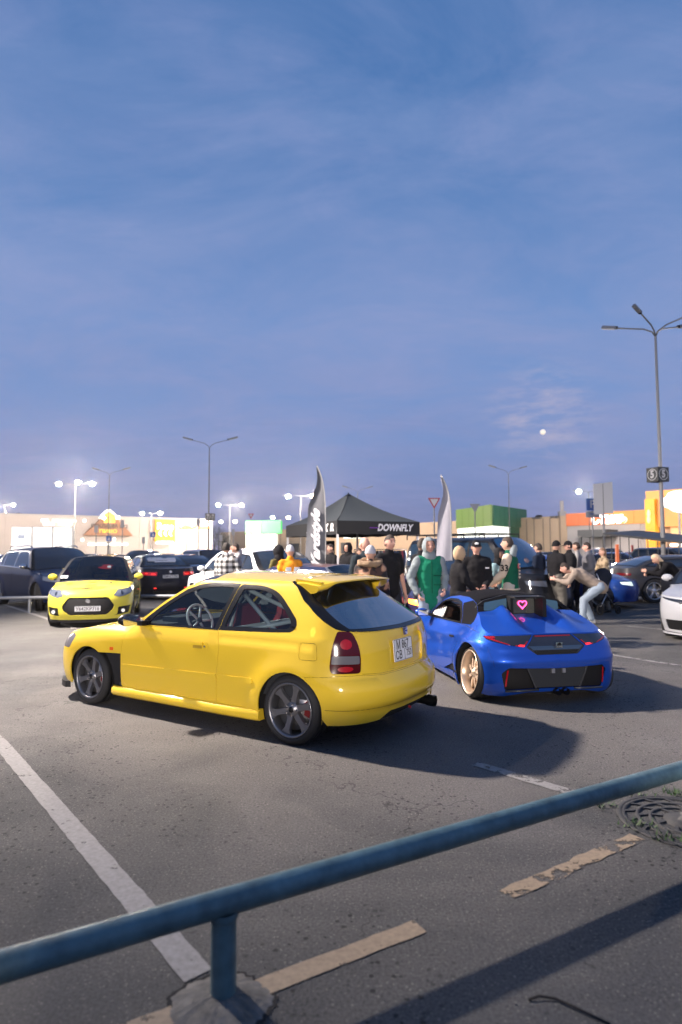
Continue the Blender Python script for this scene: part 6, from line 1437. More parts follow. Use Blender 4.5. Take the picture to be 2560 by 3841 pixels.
# ---- round drain grate at the right with weeds
t = thing('drain_grate', 'round cast-iron drain grate with weeds round its edge', 'drain grate', (2.02, 3.72, 0), .3)
IRON = mat('worn_cast_iron', (.045, .045, .045), .7, .1, bump=(60, .4)); q = MB(); R0 = .34
q.lathe([(R0 + .03, .004), (R0 + .028, .010), (R0, .010), (R0 - .002, -.05)], IRON, 48); q.build('frame_ring', t)
q = MB(); q.lathe([(.001, -.05), (R0, -.05)], MATT, 32); q.build('drain_pit', t)
q = MB(); q.lathe([(.001, .010), (.115, .010), (.118, -.01)], IRON, 32)
for rr in (.185, .255, R0 - .008): q.lathe([(rr - .011, -.01), (rr - .010, .010), (rr + .009, .010), (rr + .010, -.01)], IRON, 48)
for ring_, (ra_, rb_, nn, off) in enumerate(((.11, .185, 9, 0), (.185, .255, 12, .2), (.255, R0, 15, .1))):
    for k in range(nn):
        a = 2 * math.pi * k / nn + off; sk = .20; p = (ra_ * math.cos(a), ra_ * math.sin(a)); w = (rb_ * math.cos(a + sk), rb_ * math.sin(a + sk)); d = Vector((w[0] - p[0], w[1] - p[1])); s = Vector((-d.y, d.x)).normalized() * .010
        q.prism([(p[0] + s.x, p[1] + s.y), (p[0] - s.x, p[1] - s.y), (w[0] - s.x, w[1] - s.y), (w[0] + s.x, w[1] + s.y)], -.01, .0095, IRON)
o = q.build('grate_cover', t)
WEED = mat('weed_green', (.05, .10, .03), .7, vary=(8, .4)); q = MB(); rng = random.Random(3)
for (ax, ay, n, sp) in ((1.63, 3.93, 25, .04), (1.70, 3.66, 50, .05), (1.80, 3.50, 45, .05), (1.93, 3.40, 35, .06), (2.05, 3.36, 30, .06), (2.2, 3.38, 25, .06), (1.95, 4.09, 20, .05), (2.2, 4.12, 50, .05)):
    for k in range(n):
        x, y = ax + rng.gauss(0, sp), ay + rng.gauss(0, sp * .6); a = rng.uniform(0, 6.28); h_ = rng.uniform(.01, .05); w = rng.uniform(.003, .008); lx, ly = math.cos(a) * h_ * .8, math.sin(a) * h_ * .8
        q.add([(x - w * math.sin(a), y + w * math.cos(a), .004), (x + w * math.sin(a), y - w * math.cos(a), .004), (x + lx, y + ly, h_)], [(0, 1, 2)], WEED)
o = q.build('weeds', None, None, 'stuff'); o['label'] = 'low green weeds growing round the drain grate'; o['category'] = 'weeds'
q = MB(); q.tube([(.66, 2.285, .006), (.70, 2.296, .012), (.755, 2.290, .007), (.80, 2.25, .01), (.90, 2.17, .006)], .0045, mat('twig_dark', (.02, .018, .016), .9), 6); tag(q.build('twig'), 'thin dark bent twig lying on the asphalt, bottom right', 'twig')
q = MB(); rng = random.Random(8); PEB = mat('loose_grit', (.12, .11, .10), .9, vary=(5, .6))
for k in range(900):
    x, y = rng.uniform(-2.4, 2.6), rng.uniform(2.0, 6.0) ** 1.0; r_ = rng.uniform(.0015, .005); q.add([(x - r_, y, .001), (x + r_, y - r_ * .5, .001), (x + r_ * .3, y + r_, .001), (x, y, r_ * 1.3)], [(0, 1, 3), (1, 2, 3), (2, 0, 3)], PEB)
o = q.build('loose_grit', None, None, 'stuff'); o['label'] = 'scattered loose grit on the asphalt in the foreground'; o['category'] = 'grit'
# saloon added unseen behind the photographer to keep the low light off the foreground
c = copy_tree(PROTO['saloon']); c.location = (-.7, -4.3, 0); c.rotation_euler = (0, 0, .05); c['label'] = 'unseen dark saloon added behind the photographer to shade the foreground'
for ch in c.children: ch.color = BLK

# ------------------------------------------------------------ masts, signs
def pt(px, py, Y):
    d = fw + rt2 * ((px - CW / 2) / FPX) - up2 * ((py - CH / 2) / FPX); return Vector((0, 0, EYE)) + d * (Y / d.y)
MASTM = mat('mast_galvanised', (.26, .265, .27), .55, .5); MASTF = mat('mast_far_grey', (.10, .105, .11), .7); LENS = mat('lamp_glass_off', (.42, .43, .45), .25)  # far masts use the darker of the two mast greys
LIT = mat('lamp_lit_warm', (1, .9, .75), .3, emit=(1.0, .74, .42), es=60); LITG = mat('lamp_lit_greenish', (.9, 1, .85), .3, emit=(.86, 1.0, .78), es=40)
def mast(label, x, y, H=11.5, arms=((0, 1), (180, 1)), al=1.9, rz=0, lit=None, name='lamp_mast', head=1.0, rise=.55):
    t = thing(name, label, 'lamp mast', (x, y, 0), R_(rz), 'lamp masts of the car park'); q = MB(); q.cyl((0, 0, 0), (0, 0, H - .25), .10 if y < 40 else .085, MASTM if y < 40 else MASTF, .05 if y < 40 else .04, 12); q.cyl((0, 0, 0), (0, 0, .4), .14, MASTM, .14, 12); q.build('pole', t)
    for i, (a, k) in enumerate(arms):
        c_, s_ = math.cos(R_(a)), math.sin(R_(a)); q = MB(); P = [(0, 0, H - .3), (.12 * c_, .12 * s_, H - .05), (.45 * c_, .45 * s_, H + rise * .35), (al * c_, al * s_, H + rise)]; q.tube(P, .035 if y < 40 else .025, MASTM if y < 40 else MASTF, 8); q.build('arm', t)
        M = Matrix.Translation((al * c_, al * s_, H + rise)) @ Matrix.Rotation(R_(a), 4, 'Z') @ Matrix.Rotation(-math.atan2(rise * .65, al - .45), 4, 'Y'); q = MB()
        q.box((.42 * head, 0, .03), (.95 * head, .26 * head, .12), MASTM, M=M, taper=(.9, .6)); q.box((-.02, 0, .02), (.14, .12, .12), BLACK, M=M); o = q.build('lamp_head', t)
        q = MB(); lm = LENS if not lit or not lit[i] else lit[i]; (q.box((.44 * head, 0, -.045), (.74 * head, .20 * head, .03), lm, M=M) if lm is LENS else q.ball((.30 * head, 0, -.10), (.27 * head, .25 * head, .22 * head), lm, 12, M)); q.build('lamp_lens', o)
    return t
mast('tall unlit lamp mast with four arms carrying the square number 5 sign, right', 13.95, 26.6, 11.3, ((150, 1), (222, 1), (25, 1), (318, 1)), 1.6, 0, head=.68, rise=.40)
mast('unlit two-armed lamp mast carrying the square number 7 sign, left of centre', wx(783, 55), 55, 11.2, ((170, 1), (8, 1)), 1.7, 0); mast('thin unlit lamp mast rising above the brown gable', wx(407, 75), 75, 11.2, ((165, 1), (12, 1)), 1.6)
mast('thin unlit lamp mast standing in front of the green cube', wx(1912, 75), 75, 11.2, ((190, 1), (15, 1)), 1.7); mast('distant unlit lamp mast just right of the canopy peak', wx(1343, 98), 98, 11.2, ((190, 1), (15, 1)), 1.7)
mast('lit lamp mast left of the brown gable with the brightest warm light', wx(280, 89), 89, 11.5, ((182, 1), (300, 1), (0, 1)), 2.0, 0, [LITG, LIT, LITG], head=1.4, rise=.1)
mast('lit lamp mast at the far left edge', wx(14, 128), 128, 11.5, ((182, 1), (0, 1)), 1.4, 0, [LIT, LITG], head=1.4, rise=.1)
mast('lit twin lamp mast between the yellow sign and the canopy, upper pair of lights', wx(862, 131), 131, 11.5, ((180, 1), (0, 1)), 2.0, 0, [LITG, LIT], head=1.6, rise=.1); mast('lit twin lamp mast between the yellow sign and the canopy, lower pair of lights', wx(856, 205), 205, 11.5, ((180, 1), (0, 1)), 1.8, 0, [LITG, LIT], head=2.0, rise=.1)
mast('lit twin lamp mast beside the yellow arrow sign', wx(567, 100), 100, 7.9, ((180, 1), (0, 1)), 1.1, 0, [LITG, LIT], head=1.2, rise=.05); mast('lit lamp mast above the left part of the canopy', wx(1128, 110), 110, 11.5, ((180, 1), (0, 1)), 1.7, 0, [LITG, LIT], head=1.7, rise=.05)
mast('lit twin lamp mast low over the green lit box', wx(1053, 150), 150, 9.9, ((180, 1), (0, 1)), 1.4, 0, [LITG, LIT], head=1.7, rise=.05); mast('lit lamp mast in front of the brown gable tip', wx(415, 98), 98, 7.1, ((180, 1), (0, 1)), .8, 0, [LIT, LIT], head=1.1, rise=.05)
mast('lit lamp mast partly behind the large white sign backs', wx(2212, 98), 98, 11.0, ((180, 1), (0, 1)), 1.1, 0, [LITG, LITG], head=1.5, rise=.05); mast('lit lamp mast in front of the orange shop strips', wx(700, 120), 120, 6.8, ((180, 1), (0, 1)), .75, 0, [LIT, LIT], head=1.2, rise=.05)
mast('lamp mast left of the picture that lights the parked cars', KEY_POS[0], KEY_POS[1], 10.4, ((-40, 1), (140, 1)), 1.2, 0, None); mast('lamp mast behind the photographer', FILL_POS[0], FILL_POS[1], 10.4, ((60, 1), (240, 1)), 1.2)
def number_sign(txt, x, y, z, s, rz, label):
    t = thing('number_sign', label, 'sign', (x, y, z), R_(rz)); DKS = mat('sign_dark_face', (.035, .04, .04), .5); q = MB(); q.box((0, 0, 0), (s, s, s), DKS); q.build('sign_box', t); W_ = mat('sign_white', (.5, .5, .5), .5)
    for a in (0, 90, 180, 270):
        M = Matrix.Rotation(R_(a), 4, 'Z') @ Matrix.Translation((0, -s / 2 - .003, 0)) @ Matrix.Rotation(R_(90), 4, 'X'); q = MB(); n = 40; r0, r1 = s * .36, s * .41
        q.add([(r * math.cos(2 * math.pi * k / n), r * math.sin(2 * math.pi * k / n), 0) for r in (r0, r1) for k in range(n)], [(k, (k + 1) % n, n + (k + 1) % n, n + k)[::-1] for k in range(n)], W_, False, None, M); put_text(q, txt, s * .72, W_, M, off=s * .035, sx=.9); q.build('number_lettering', t)
    return t
number_sign('5', 13.82, 26.6, 4.86, .62, 20, 'dark cube sign with a circled 5 on the tall mast at the right'); number_sign('7', wx(789, 55), 54.9, 4.7, .62, -28, 'small dark cube sign with a circled 7 on a distant mast')
REDS = mat('sign_red', (.45, .03, .03), .5); BLUS = mat('sign_blue', (.04, .12, .38), .5); SWH = mat('sign_white_face', (.60, .60, .60), .5); SGB = mat('sign_back_grey', (.36, .36, .36), .55)
def post_sign(name, label, cat, x, y, parts, z0=0, ptop=4.0, pr=.035, rz=0):
    t = thing(name, label, cat, (x, y, 0), R_(rz)); q = MB(); q.cyl((0, 0, z0), (0, 0, ptop), pr, MASTM, n=10); q.build('post', t)
    for nm, shapes in parts:
        q = MB()
        for poly, d0, d1, m_ in shapes: q.prism(poly, d0, d1, m_, Matrix.Rotation(R_(90), 4, 'X') @ Matrix.Translation((0, 0, .045)))
        q.build(nm, t)
    return t
tri = lambda w, z1: [(-w / 2, z1), (0, z1 - w * .87), (w / 2, z1)]
Yq = 30; ztop = pt(1630, 1868, Yq).z; post_sign('give_way_sign', 'give-way sign with red border left of the white feather flag', 'sign', wx(1630, Yq), Yq, [('sign_plate', [(rnd(tri(.62, ztop), .03), 0, .01, REDS), (rnd(tri(.42, ztop - .055), .02), .01, .014, SWH)])], ptop=ztop - .1)
Yq = 38; ztop = pt(1783, 1890, Yq).z; post_sign('give_way_sign', 'pale back of a give-way sign in front of the green cube', 'sign', wx(1783, Yq), Yq, [('sign_plate', [(rnd(tri(.66, ztop), .03), 0, .01, SGB)])], ptop=ztop - .02)
Yq = 65; ztop = pt(942, 1927, Yq).z; post_sign('give_way_sign', 'small distant give-way sign above the green lit box', 'sign', wx(942, Yq), Yq, [('sign_plate', [(rnd(tri(.62, ztop), .03), 0, .01, REDS), (rnd(tri(.36, ztop - .07), .02), .01, .014, SWH)])], ptop=ztop - .1)
Yq = 31.5; a, b_ = pt(2218, 1870, Yq), pt(2218, 1915, Yq); hh = a.z - b_.z; M_ = []; r = post_sign('parking_sign', 'blue P parking sign with a white plate below, left of the white sign backs', 'sign', wx(2224, Yq), Yq, [('sign_plate', [(rnd([(-.32, b_.z), (.32, b_.z), (.32, a.z), (-.32, a.z)], .03), 0, .01, BLUS)]), ('lower_plate', [(rnd([(-.36, b_.z - .36), (.36, b_.z - .36), (.36, b_.z - .04), (-.36, b_.z - .04)], .02), 0, .01, SGB), ([(-.15, b_.z - .20), (.2, b_.z - .20), (.2, b_.z - .16), (-.15, b_.z - .16)], .01, .013, BLUS)])], ptop=a.z)
q = MB(); put_text(q, 'P', .55, SWH, Matrix.Translation((0, -.06, (a.z + b_.z) / 2)) @ Matrix.Rotation(R_(90), 4, 'X'), off=.012); q.build('lettering', r)
Yq = 30; a, b_ = pt(2265, 1812, Yq), pt(2265, 1930, Yq); w_ = 36 / 2300 * Yq; post_sign('large_road_sign', 'pair of tall white sign backs on one post at the right', 'sign', wx(2265, Yq), Yq, [('sign_back', [([(-w_, b_.z), (-.02, b_.z), (-.02, a.z), (-w_, a.z - .05)], 0, .02, mat('sign_back_pale', (.5, .5, .5), .5))]), ('sign_back', [([(.02, b_.z + .05), (w_, b_.z + .05), (w_, a.z + .05), (.02, a.z)], 0, .02, mat('sign_back_pale', (.5, .5, .5), .5))])], ptop=a.z - .02, pr=.05)
for px_, py_, Yq, lab in ((575, 2005, 60, 'blue disabled parking sign before the yellow sign'), (410, 2020, 62, 'blue pedestrian sign under the brown gable')):
    z = pt(px_, py_, Yq).z; post_sign('blue_sign', lab, 'sign', wx(px_, Yq), Yq, [('sign_plate', [(rnd([(-.28, z - .26), (.28, z - .26), (.28, z + .26), (-.28, z + .26)], .03), 0, .01, BLUS), (tri(.3, z + .1)[::-1] if 0 else [(-.12, z - .15), (.14, z - .15), (.02, z + .16)], .01, .014, SWH)])], ptop=z + .2)
for px_, Yq, zt, lab in ((362, 60, 4.2, 'grey post left of the brown gable entrance'), (460, 58, 4.6, 'pair of grey posts right of the brown gable entrance'), (540, 66, 3.2, 'dark slim post between gable and yellow sign'), (745, 56, 4.6, 'tall grey double post in front of the orange strips'), (830, 70, 3.5, 'pale square sign back before the dark trees'), (876, 72, 4.2, 'slim dark post at the left end of the tan wall')):
    t = thing('sign_post', lab, 'post', (wx(px_, Yq), Yq, 0)); q = MB(); q.cyl((0, 0, 0), (0, 0, zt), .05, MASTM, n=8); q.build('post', t)
    q = MB(); q.box((0, -.07, zt - .35), (.34, .03, .7), SGB); q.build('sign_back', t)

# ------------------------------------------------------------ shopping-centre buildings
FAC = mat('pale_metal_cladding', (.46, .40, .37), .6, vary=(.15, .08)); TAN = mat('tan_metal_cladding', (.50, .36, .24), .6, vary=(.15, .10)); GREYC = mat('grey_white_cladding', (.40, .37, .36), .6)
def plane_on(p0, p1):
    """wall from p0 to p1: returns direction, outward normal (towards the camera) and a picture-ray locator"""
    a, b = Vector((*p0, 0)), Vector((*p1, 0)); d = (b - a).normalized(); n = Vector((d.y, -d.x, 0)); n = n if n.y < 0 else -n
    def at(px, py):
        r = fw + rt2 * ((px - CW / 2) / FPX) - up2 * ((py - CH / 2) / FPX); o = Vector((0, 0, EYE)); k = (a - o).dot(n) / r.dot(n); p = o + r * k; return (p - a).dot(d), p.z
    return a, d, n, at
def wall_box(mb, a, d, n, s0, s1, z0, z1, o0, o1, m):
    """box on a wall: along s0..s1, from o0 to o1 out of the wall"""
    P = lambda s, o, z: tuple(a + d * s + n * o + Vector((0, 0, z))); vs = [P(s0, o0, z0), P(s1, o0, z0), P(s1, o1, z0), P(s0, o1, z0), P(s0, o0, z1), P(s1, o0, z1), P(s1, o1, z1), P(s0, o1, z1)]
    mb.add(vs, [(3, 2, 1, 0), (4, 5, 6, 7), (0, 1, 5, 4), (1, 2, 6, 5), (2, 3, 7, 6), (3, 0, 4, 7)], m); return mb
def wallpart(root, name, W, rect, o0, o1, m):
    a, d, n, at = W; s0, z1 = at(rect[0], rect[1]); s1, z0 = at(rect[2], rect[3]); q = MB(); wall_box(q, a, d, n, s0, s1, z0, z1, o0, o1, m); return q.build(name, root)
def cladding(root, W, s0, s1, z0, z1, pitch, m, skip=()):
    a, d, n, at = W; k = s0; lastme = None
    while k < s1 - .1:
        e = min(k + pitch, s1); q = MB(); wall_box(q, a, d, n, k + .03, e - .03, z0, z1, .0, .08, m); q.build('cladding_panel', root); k = e
# left shopping hall
WL = plane_on((-75.0, 99.5), (-27.9, 133)); a, d, n, at = WL
t = thing('shopping_hall', 'long pale shopping hall with bright shop window and brown gable sign, left', 'building'); s_end = at(798, 1953)[0]; HL = at(798, 1953)[1]
q = MB(); wall_box(q, a, d, n, -60, s_end, 0, HL, -40, 0, FAC); q.build('hall_block', t); cladding(t, WL, -24, s_end, .3, HL, 6.0, FAC)
q = MB(); wall_box(q, a, d, n, -60, s_end + .1, HL, HL + .35, -40, .12, GREYC); q.build('parapet', t)
SHOPW = mat('lit_shop_interior', (.8, .82, .85), .5, emit=(.80, .88, 1.0), es=.40, vary=(1.2, .3)); nt = SHOPW.node_tree
if 1:
    tcn = N(nt, 'ShaderNodeTexCoord'); v = N(nt, 'ShaderNodeTexVoronoi', Scale=1.1); L(nt, tcn.outputs['Object'], v.inputs['Vector']); r_ = ramp(nt, v.outputs['Distance'], [(0, (.45, .55, .66)), (.5, (.95, .93, .9)), (1, (.7, .78, .9))]); L(nt, r_.outputs[0], bs(nt).inputs['Emission Color'])
GLOWW = mat('white_light_strip', (1, 1, 1), .4, emit=(.92, 1.0, .92), es=1.8); FRM = mat('shop_window_frame', (.30, .30, .32), .5)
for rct in ((45, 1977, 120, 2068), (122, 1977, 197, 2068), (199, 1977, 272, 2068)): wallpart(t, 'shop_window', WL, rct, .09, .12, SHOPW)
for rct in ((119.5, 1977, 122.5, 2068), (196.5, 1977, 199.5, 2068), (271, 1977, 277, 2068), (42, 1975, 277, 1978)): wallpart(t, 'window_frame', WL, rct, .12, .30, FRM)
for rct in ((68, 2006, 92, 2020),): wallpart(t, 'shop_poster', WL, rct, .13, .2, mat('poster_blue_grey', (.2, .25, .35), .5, emit=(.3, .35, .5), es=.3))
for rct in ((155, 1948, 180, 1958), (197, 1949, 284, 1958), (163, 1961, 203, 1971), (220, 1962, 267, 1972), (330, 2038, 396, 2046), (402, 2038, 477, 2046)): wallpart(t, 'light_strip', WL, rct, .1, .5, GLOWW)
# round ornaments and small lights
for px_, py_ in ((314, 1954), (306, 2026), (425, 2023)): s, z = at(px_, py_); q = MB(); p = a + d * s + n * .8; q.ball((p.x, p.y, z), .32, GLOWW, 10); q.build('wall_lamp', t)
# brown gable
BRN_ = mat('brown_gable_panel', (.34, .16, .09), .6); P3 = lambda px, py, o: (lambda sz: a + d * sz[0] + n * o + Vector((0, 0, sz[1])))(at(px, py))
def wall_poly(mb, pts, o0, o1, m):
    k = len(pts); A_ = [P3(x, y, o0) for x, y in pts]; B_ = [P3(x, y, o1) for x, y in pts]; mb.add(A_ + B_, [tuple(range(k))[::-1], tuple(range(k, 2 * k))] + [(i, (i + 1) % k, k + (i + 1) % k, k + i) for i in range(k)], m)
q = MB(); wall_poly(q, [(310, 2008), (493, 2010), (420, 1930), (392, 1930)], -1, 1.2, BRN_); q.build('brown_gable', t)
q = MB(); wall_poly(q, [(368, 1943), (380, 1950), (380, 1934), (405, 1914), (428, 1934), (428, 1950), (440, 1943), (405, 1911)], -1, 1.6, mat('gable_glow_white', (.9, .9, .85), .4, emit=(1, .95, .85), es=.9)); q.build('gable_tip_light', t)
q = MB(); wall_poly(q, [(384, 1962), (425, 1962), (425, 1936), (405, 1922), (384, 1936)], 1.25, 1.5, mat('lit_yellow_panel', (.9, .6, .08), .5, emit=(1, .60, .08), es=.6)); q.build('yellow_gable_panel', t)
def wall_text(root, name, txt, px, py, size_px, m, o=1.3, **kw):
    s, z = at(px, py); p = a + d * s + n * o + Vector((0, 0, z)); dist = p.y; q = MB(); put_text(q, txt, size_px / 2300 * dist * 1.35, m, frame(p, d, (0, 0, 1)), depth=.05, **kw); return q.build(name, root)
wall_text(t, 'gable_lettering', 'РЕКЛАМА №2', 406, 1975, 14, mat('dark_brown_letters', (.05, .04, .04), .6), off=.02, sx=1.05); wall_text(t, 'gable_lettering', 'ПИВО', 400, 1994, 13, mat('lit_yellow_letters', (.9, .6, .05), .5, emit=(1, .58, .04), es=.8), off=.0, sx=1.3)
# yellow lit sign
YL = mat('yellow_lit_sign', (.85, .45, .03), .5, emit=(1.0, .48, .04), es=.62); WLIT = mat('white_lit_letters', (1, 1, 1), .4, emit=(1, .98, .80), es=1.3)
wallpart(t, 'yellow_sign_panel', WL, (581, 1948, 652, 2032), .1, .8, YL); wallpart(t, 'light_strip', WL, (585, 2030, 643, 2040), .1, 1.0, GLOWW)
wall_text(t, 'sign_lettering', 'Re:o', 615, 1976, 26, WLIT, .95, off=.06, sx=1.0)
for k in range(3):
    c = (596 + 19 * k, 2001); q = MB(); wall_poly(q, [(c[0] - 8, c[1]), (c[0] + 1, c[1] - 11), (c[0] + 7, c[1] - 11), (c[0] + 1, c[1]), (c[0] + 7, c[1] + 11), (c[0] + 1, c[1] + 11)], .82, 1.0, WLIT); q.build('sign_arrow', t)
OL = mat('orange_light_strip', (1, .4, .08), .4, emit=(1, .28, .04), es=2.0)
for rct in ((677, 1971, 737, 1981), (748, 1976, 790, 1982)): wallpart(t, 'orange_strip', WL, rct, .1, .5, OL)
wallpart(t, 'light_strip', WL, (748, 1962, 786, 1973), .1, .5, GLOWW)
# long tan hall running from the middle to the right edge
WR = plane_on((-35.6, 186), (46.8, 93)); a, d, n, at = WR
t = thing('warehouse_hall', 'long tan warehouse hall with orange fascia and white lit letters, right', 'building'); HR = 7.4; sO = at(2127, 1930)[0]; sP = at(2437, 1913)[0]; sE = sP + 42; sm = at(925, 1995)[0]
q = MB(); wall_box(q, a, d, n, at(840, 1990)[0] - 2, sE, 0, HR, -45, 0, TAN); q.build('hall_block', t); cladding(t, WR, at(1500, 1950)[0], sO, .3, HR, 4.6, TAN); cladding(t, WR, sO, sP, .3, at(2200, 1971)[1], 6.0, GREYC)
OR_ = mat('orange_fascia', (.66, .15, .05), .5, emit=(1, .22, .05), es=.14); OY = mat('amber_fascia', (.66, .27, .05), .5, emit=(1, .42, .08), es=.14)
s2 = at(2300, 1920)[0]
for k in range(6):
    q = MB(); e0, e1 = sO + (sP - sO) * k / 6, sO + (sP - sO) * (k + 1) / 6; wall_box(q, a, d, n, e0 + .02, e1 - .02, at(2200, 1971)[1], HR + .3, 0, .35, OR_ if k < 3 else OY); q.build('fascia_panel', t)
q = MB(); 
def wtext(root, name, W, txt, px, py, size_px, m, o, **kw):
    a, d, n, at = W; s, z = at(px, py); p = a + d * s + n * o + Vector((0, 0, z)); q = MB(); put_text(q, txt, size_px / 2300 * p.y * 1.35, m, frame(p, d, (0, 0, 1)), depth=.12, **kw); return q.build(name, root)
wtext(t, 'fascia_lettering', WR, 'Стиль', 2288, 1947, 40, mat('white_lit_sign', (1, 1, 1), .4, emit=(.9, 1, 1), es=1.6), .6, off=.09, shear=.2, sx=.86)
wtext(t, 'wall_lettering', WR, 'SPORT', 2085, 1940, 10, mat('grey_letters', (.16, .15, .15), .6), .2); wtext(t, 'wall_lettering', WR, 'MARKET', 2018, 1943, 8, mat('grey_letters', (.16, .15, .15), .6), .2)
for px_ in (1935, 1978, 2006, 2040, 2066, 2103):
    s, z = at(px_, 1985); q = MB(); wall_box(q, a, d, n, s - .08, s + .08, .5, HR - .3, .08, .2, mat('downpipe', (.26, .2, .15), .6)); q.build('downpipe', t)
for rct in ((2212, 1990, 2320, 2014),): wallpart(t, 'entrance_canopy', WR, rct, .0, 4.0, mat('dark_canopy', (.06, .065, .07), .6)); wallpart(t, 'entrance_post', WR, (2214, 2012, 2224, 2056), 3.4, 3.8, mat('dark_canopy', (.06, .065, .07), .6))
# recess with amber light right of the pylon
q = MB(); wall_box(q, a, d, n, sP + 3, sE, .2, 5.0, .05, .3, mat('lit_entrance_wall', (.7, .42, .2), .5, emit=(1, .5, .16), es=.42)); q.build('lit_entrance', t); q = MB(); wall_box(q, a, d, n, sP, sE, 5.0, HR + 3.0, .05, 1.2, OY); q.build('amber_fascia', t)
for k in range(5): q = MB(); wall_box(q, a, d, n, sP + 5 + 4 * k, sP + 5.2 + 4 * k, .2, 5.0, .3, .5, mat('entrance_mullion', (.25, .14, .07), .6)); q.build('entrance_mullion', t)
for rct in ((2533, 2010, 2560, 2016), (2530, 2040, 2580, 2048)): wallpart(t, 'light_strip', WR, rct, .4, 1.6, GLOWW)
# middle small building with vents
for px_, w in ((1105, 14), (1190, 12), (1300, 10)): s, z = at(px_, 2020); q = MB(); wall_box(q, a, d, n, s - w / 6, s + w / 6, 1, 3.6, .05, .3, mat('dark_doorway', (.05, .05, .055), .5)); q.build('doorway', t)
wallpart(t, 'light_strip', WR, (1300, 2007, 1366, 2018), .2, .8, GLOWW)
# green corner volume with bright glazing
GR1 = mat('green_panel_light', (.11, .21, .03), .5); GR2 = mat('green_panel_dark', (.008, .095, .045), .5)
t = thing('green_corner_building', 'green cube over a brightly lit glazed entrance on the tan hall', 'building'); C0 = Vector((24.7, 100, 0)); Cl = Vector((wx(1717, 113), 113, 0)); Cr = Vector((wx(1972, 112), 112, 0)); zt, zb = 9.1, pt(1848, 1972, 100).z; zbl = zb
back = Cl + (Cr - C0)
def vwall(name, p, q_, z0, z1, m, npan=4, th=.3):
    D = q_ - p; nn = Vector((D.y, -D.x, 0)).normalized(); nn = nn if nn.y < 0 else -nn
    for k in range(npan):
        e0 = p + D * (k / npan) + D.normalized() * .03; e1 = p + D * ((k + 1) / npan) - D.normalized() * .03; b = MB(); vs = [e0, e1, e1 + nn * th, e0 + nn * th]; vs = [tuple(v + Vector((0, 0, z))) for z in (z0, z1) for v in vs]
        b.add(vs, [(3, 2, 1, 0), (4, 5, 6, 7), (0, 1, 5, 4), (1, 2, 6, 5), (2, 3, 7, 6), (3, 0, 4, 7)], m); b.build(name, t)
vwall('green_panel', C0, Cl, zb, zt, GR1, 5); vwall('green_panel', C0, Cr, zb, zt - .1, GR2, 6)
BG = mat('bright_glazing', (.9, .95, .9), .4, emit=(.95, 1.0, .88), es=.85); vwall('lit_glazing', C0, Cl, .3, zb, BG, 4, .05); vwall('lit_glazing', C0, C0 + (Cr - C0) * .50, .3, zb, BG, 3, .05)
b = MB(); b.add([tuple(v + Vector((0, 0, z))) for z in (0, zt - .3) for v in (C0 + Vector((0, .1, 0)), Cr, back, Cl)], [(4, 5, 6, 7), (0, 1, 5, 4), (1, 2, 6, 5), (2, 3, 7, 6), (3, 0, 4, 7)], GR2); b.build('core_block', t)
# bright green lit box, middle left
t = thing('green_lit_kiosk', 'small shop with bright green illuminated box sign and white window, left of the canopy', 'building'); Yq = 140; x0, x1, xm = wx(926, Yq), wx(1062, Yq + 3), wx(986, Yq); z1_, z0_ = pt(926, 1956, Yq).z, pt(926, 2003, Yq).z
GL1 = mat('green_lit_sign', (.1, .7, .15), .5, emit=(.14, 1.0, .22), es=.75); GL2 = mat('green_lit_sign_dark', (.05, .5, .12), .5, emit=(.06, .8, .16), es=.55)
b = MB(); b.box(((x0 + xm) / 2, Yq, (z0_ + z1_) / 2), (xm - x0 - .1, 4, z1_ - z0_), GL1); b.build('green_sign_box', t); b = MB(); b.box(((x1 + xm) / 2, Yq, (z0_ + z1_) / 2 + .1), (x1 - xm - .1, 4, z1_ - z0_), GL2); b.build('green_sign_box', t)
for k in range(3): b = MB(); w = (x1 - x0 - 1) / 3; b.box((x0 + w * (k + .5), Yq + .2, z0_ / 2), (w - .2, 3.5, z0_ - .1), BG); b.build('lit_window', t)
# amber pylon and white cloud sign
WRp = WR; a, d, n, at = WR
t = thing('amber_pylon', 'tall amber sign pylon beside the orange fascia', 'sign pylon'); s0_, s1_ = at(2440, 1900)[0], at(2476, 1900)[0]; zt_ = pt(2455, 1871, 91).z
AM = mat('amber_pylon_panel', (.80, .34, .01), .5, emit=(1, .44, .01), es=.30)
for k in range(4): q = MB(); zz0, zz1 = .2 + (zt_ - .2) * k / 4, .2 + (zt_ - .2) * (k + 1) / 4; wall_box(q, a, d, n, s0_, s1_, zz0 + .02, zz1 - .02, .5, 2.0, AM); q.build('pylon_panel', t)
for py_ in (1928, 1950, 2013): s, z = at(2456, py_); p = a + d * s + n * 2.1; q = MB(); q.ball((p.x, p.y, z), (.25, .2, .6), mat('amber_hot_spot', (1, .8, .3), .4, emit=(1, .72, .25), es=1.6), 10); q.build('pylon_lamp', t)
t = thing('cloud_sign', 'glowing white cloud-shaped shop sign cut by the right edge', 'sign'); WC = mat('cloud_sign_lit', (1, 1, 1), .4, emit=(1, .98, .98), es=1.1); Yq = 86; q = MB(); pts_ = [(2488, 1880), (2490, 1868), (2503, 1865), (2510, 1850), (2530, 1842), (2555, 1840), (2590, 1845), (2615, 1862), (2622, 1888), (2612, 1912), (2585, 1922), (2550, 1924), (2525, 1918), (2510, 1906), (2495, 1903), (2487, 1893)]
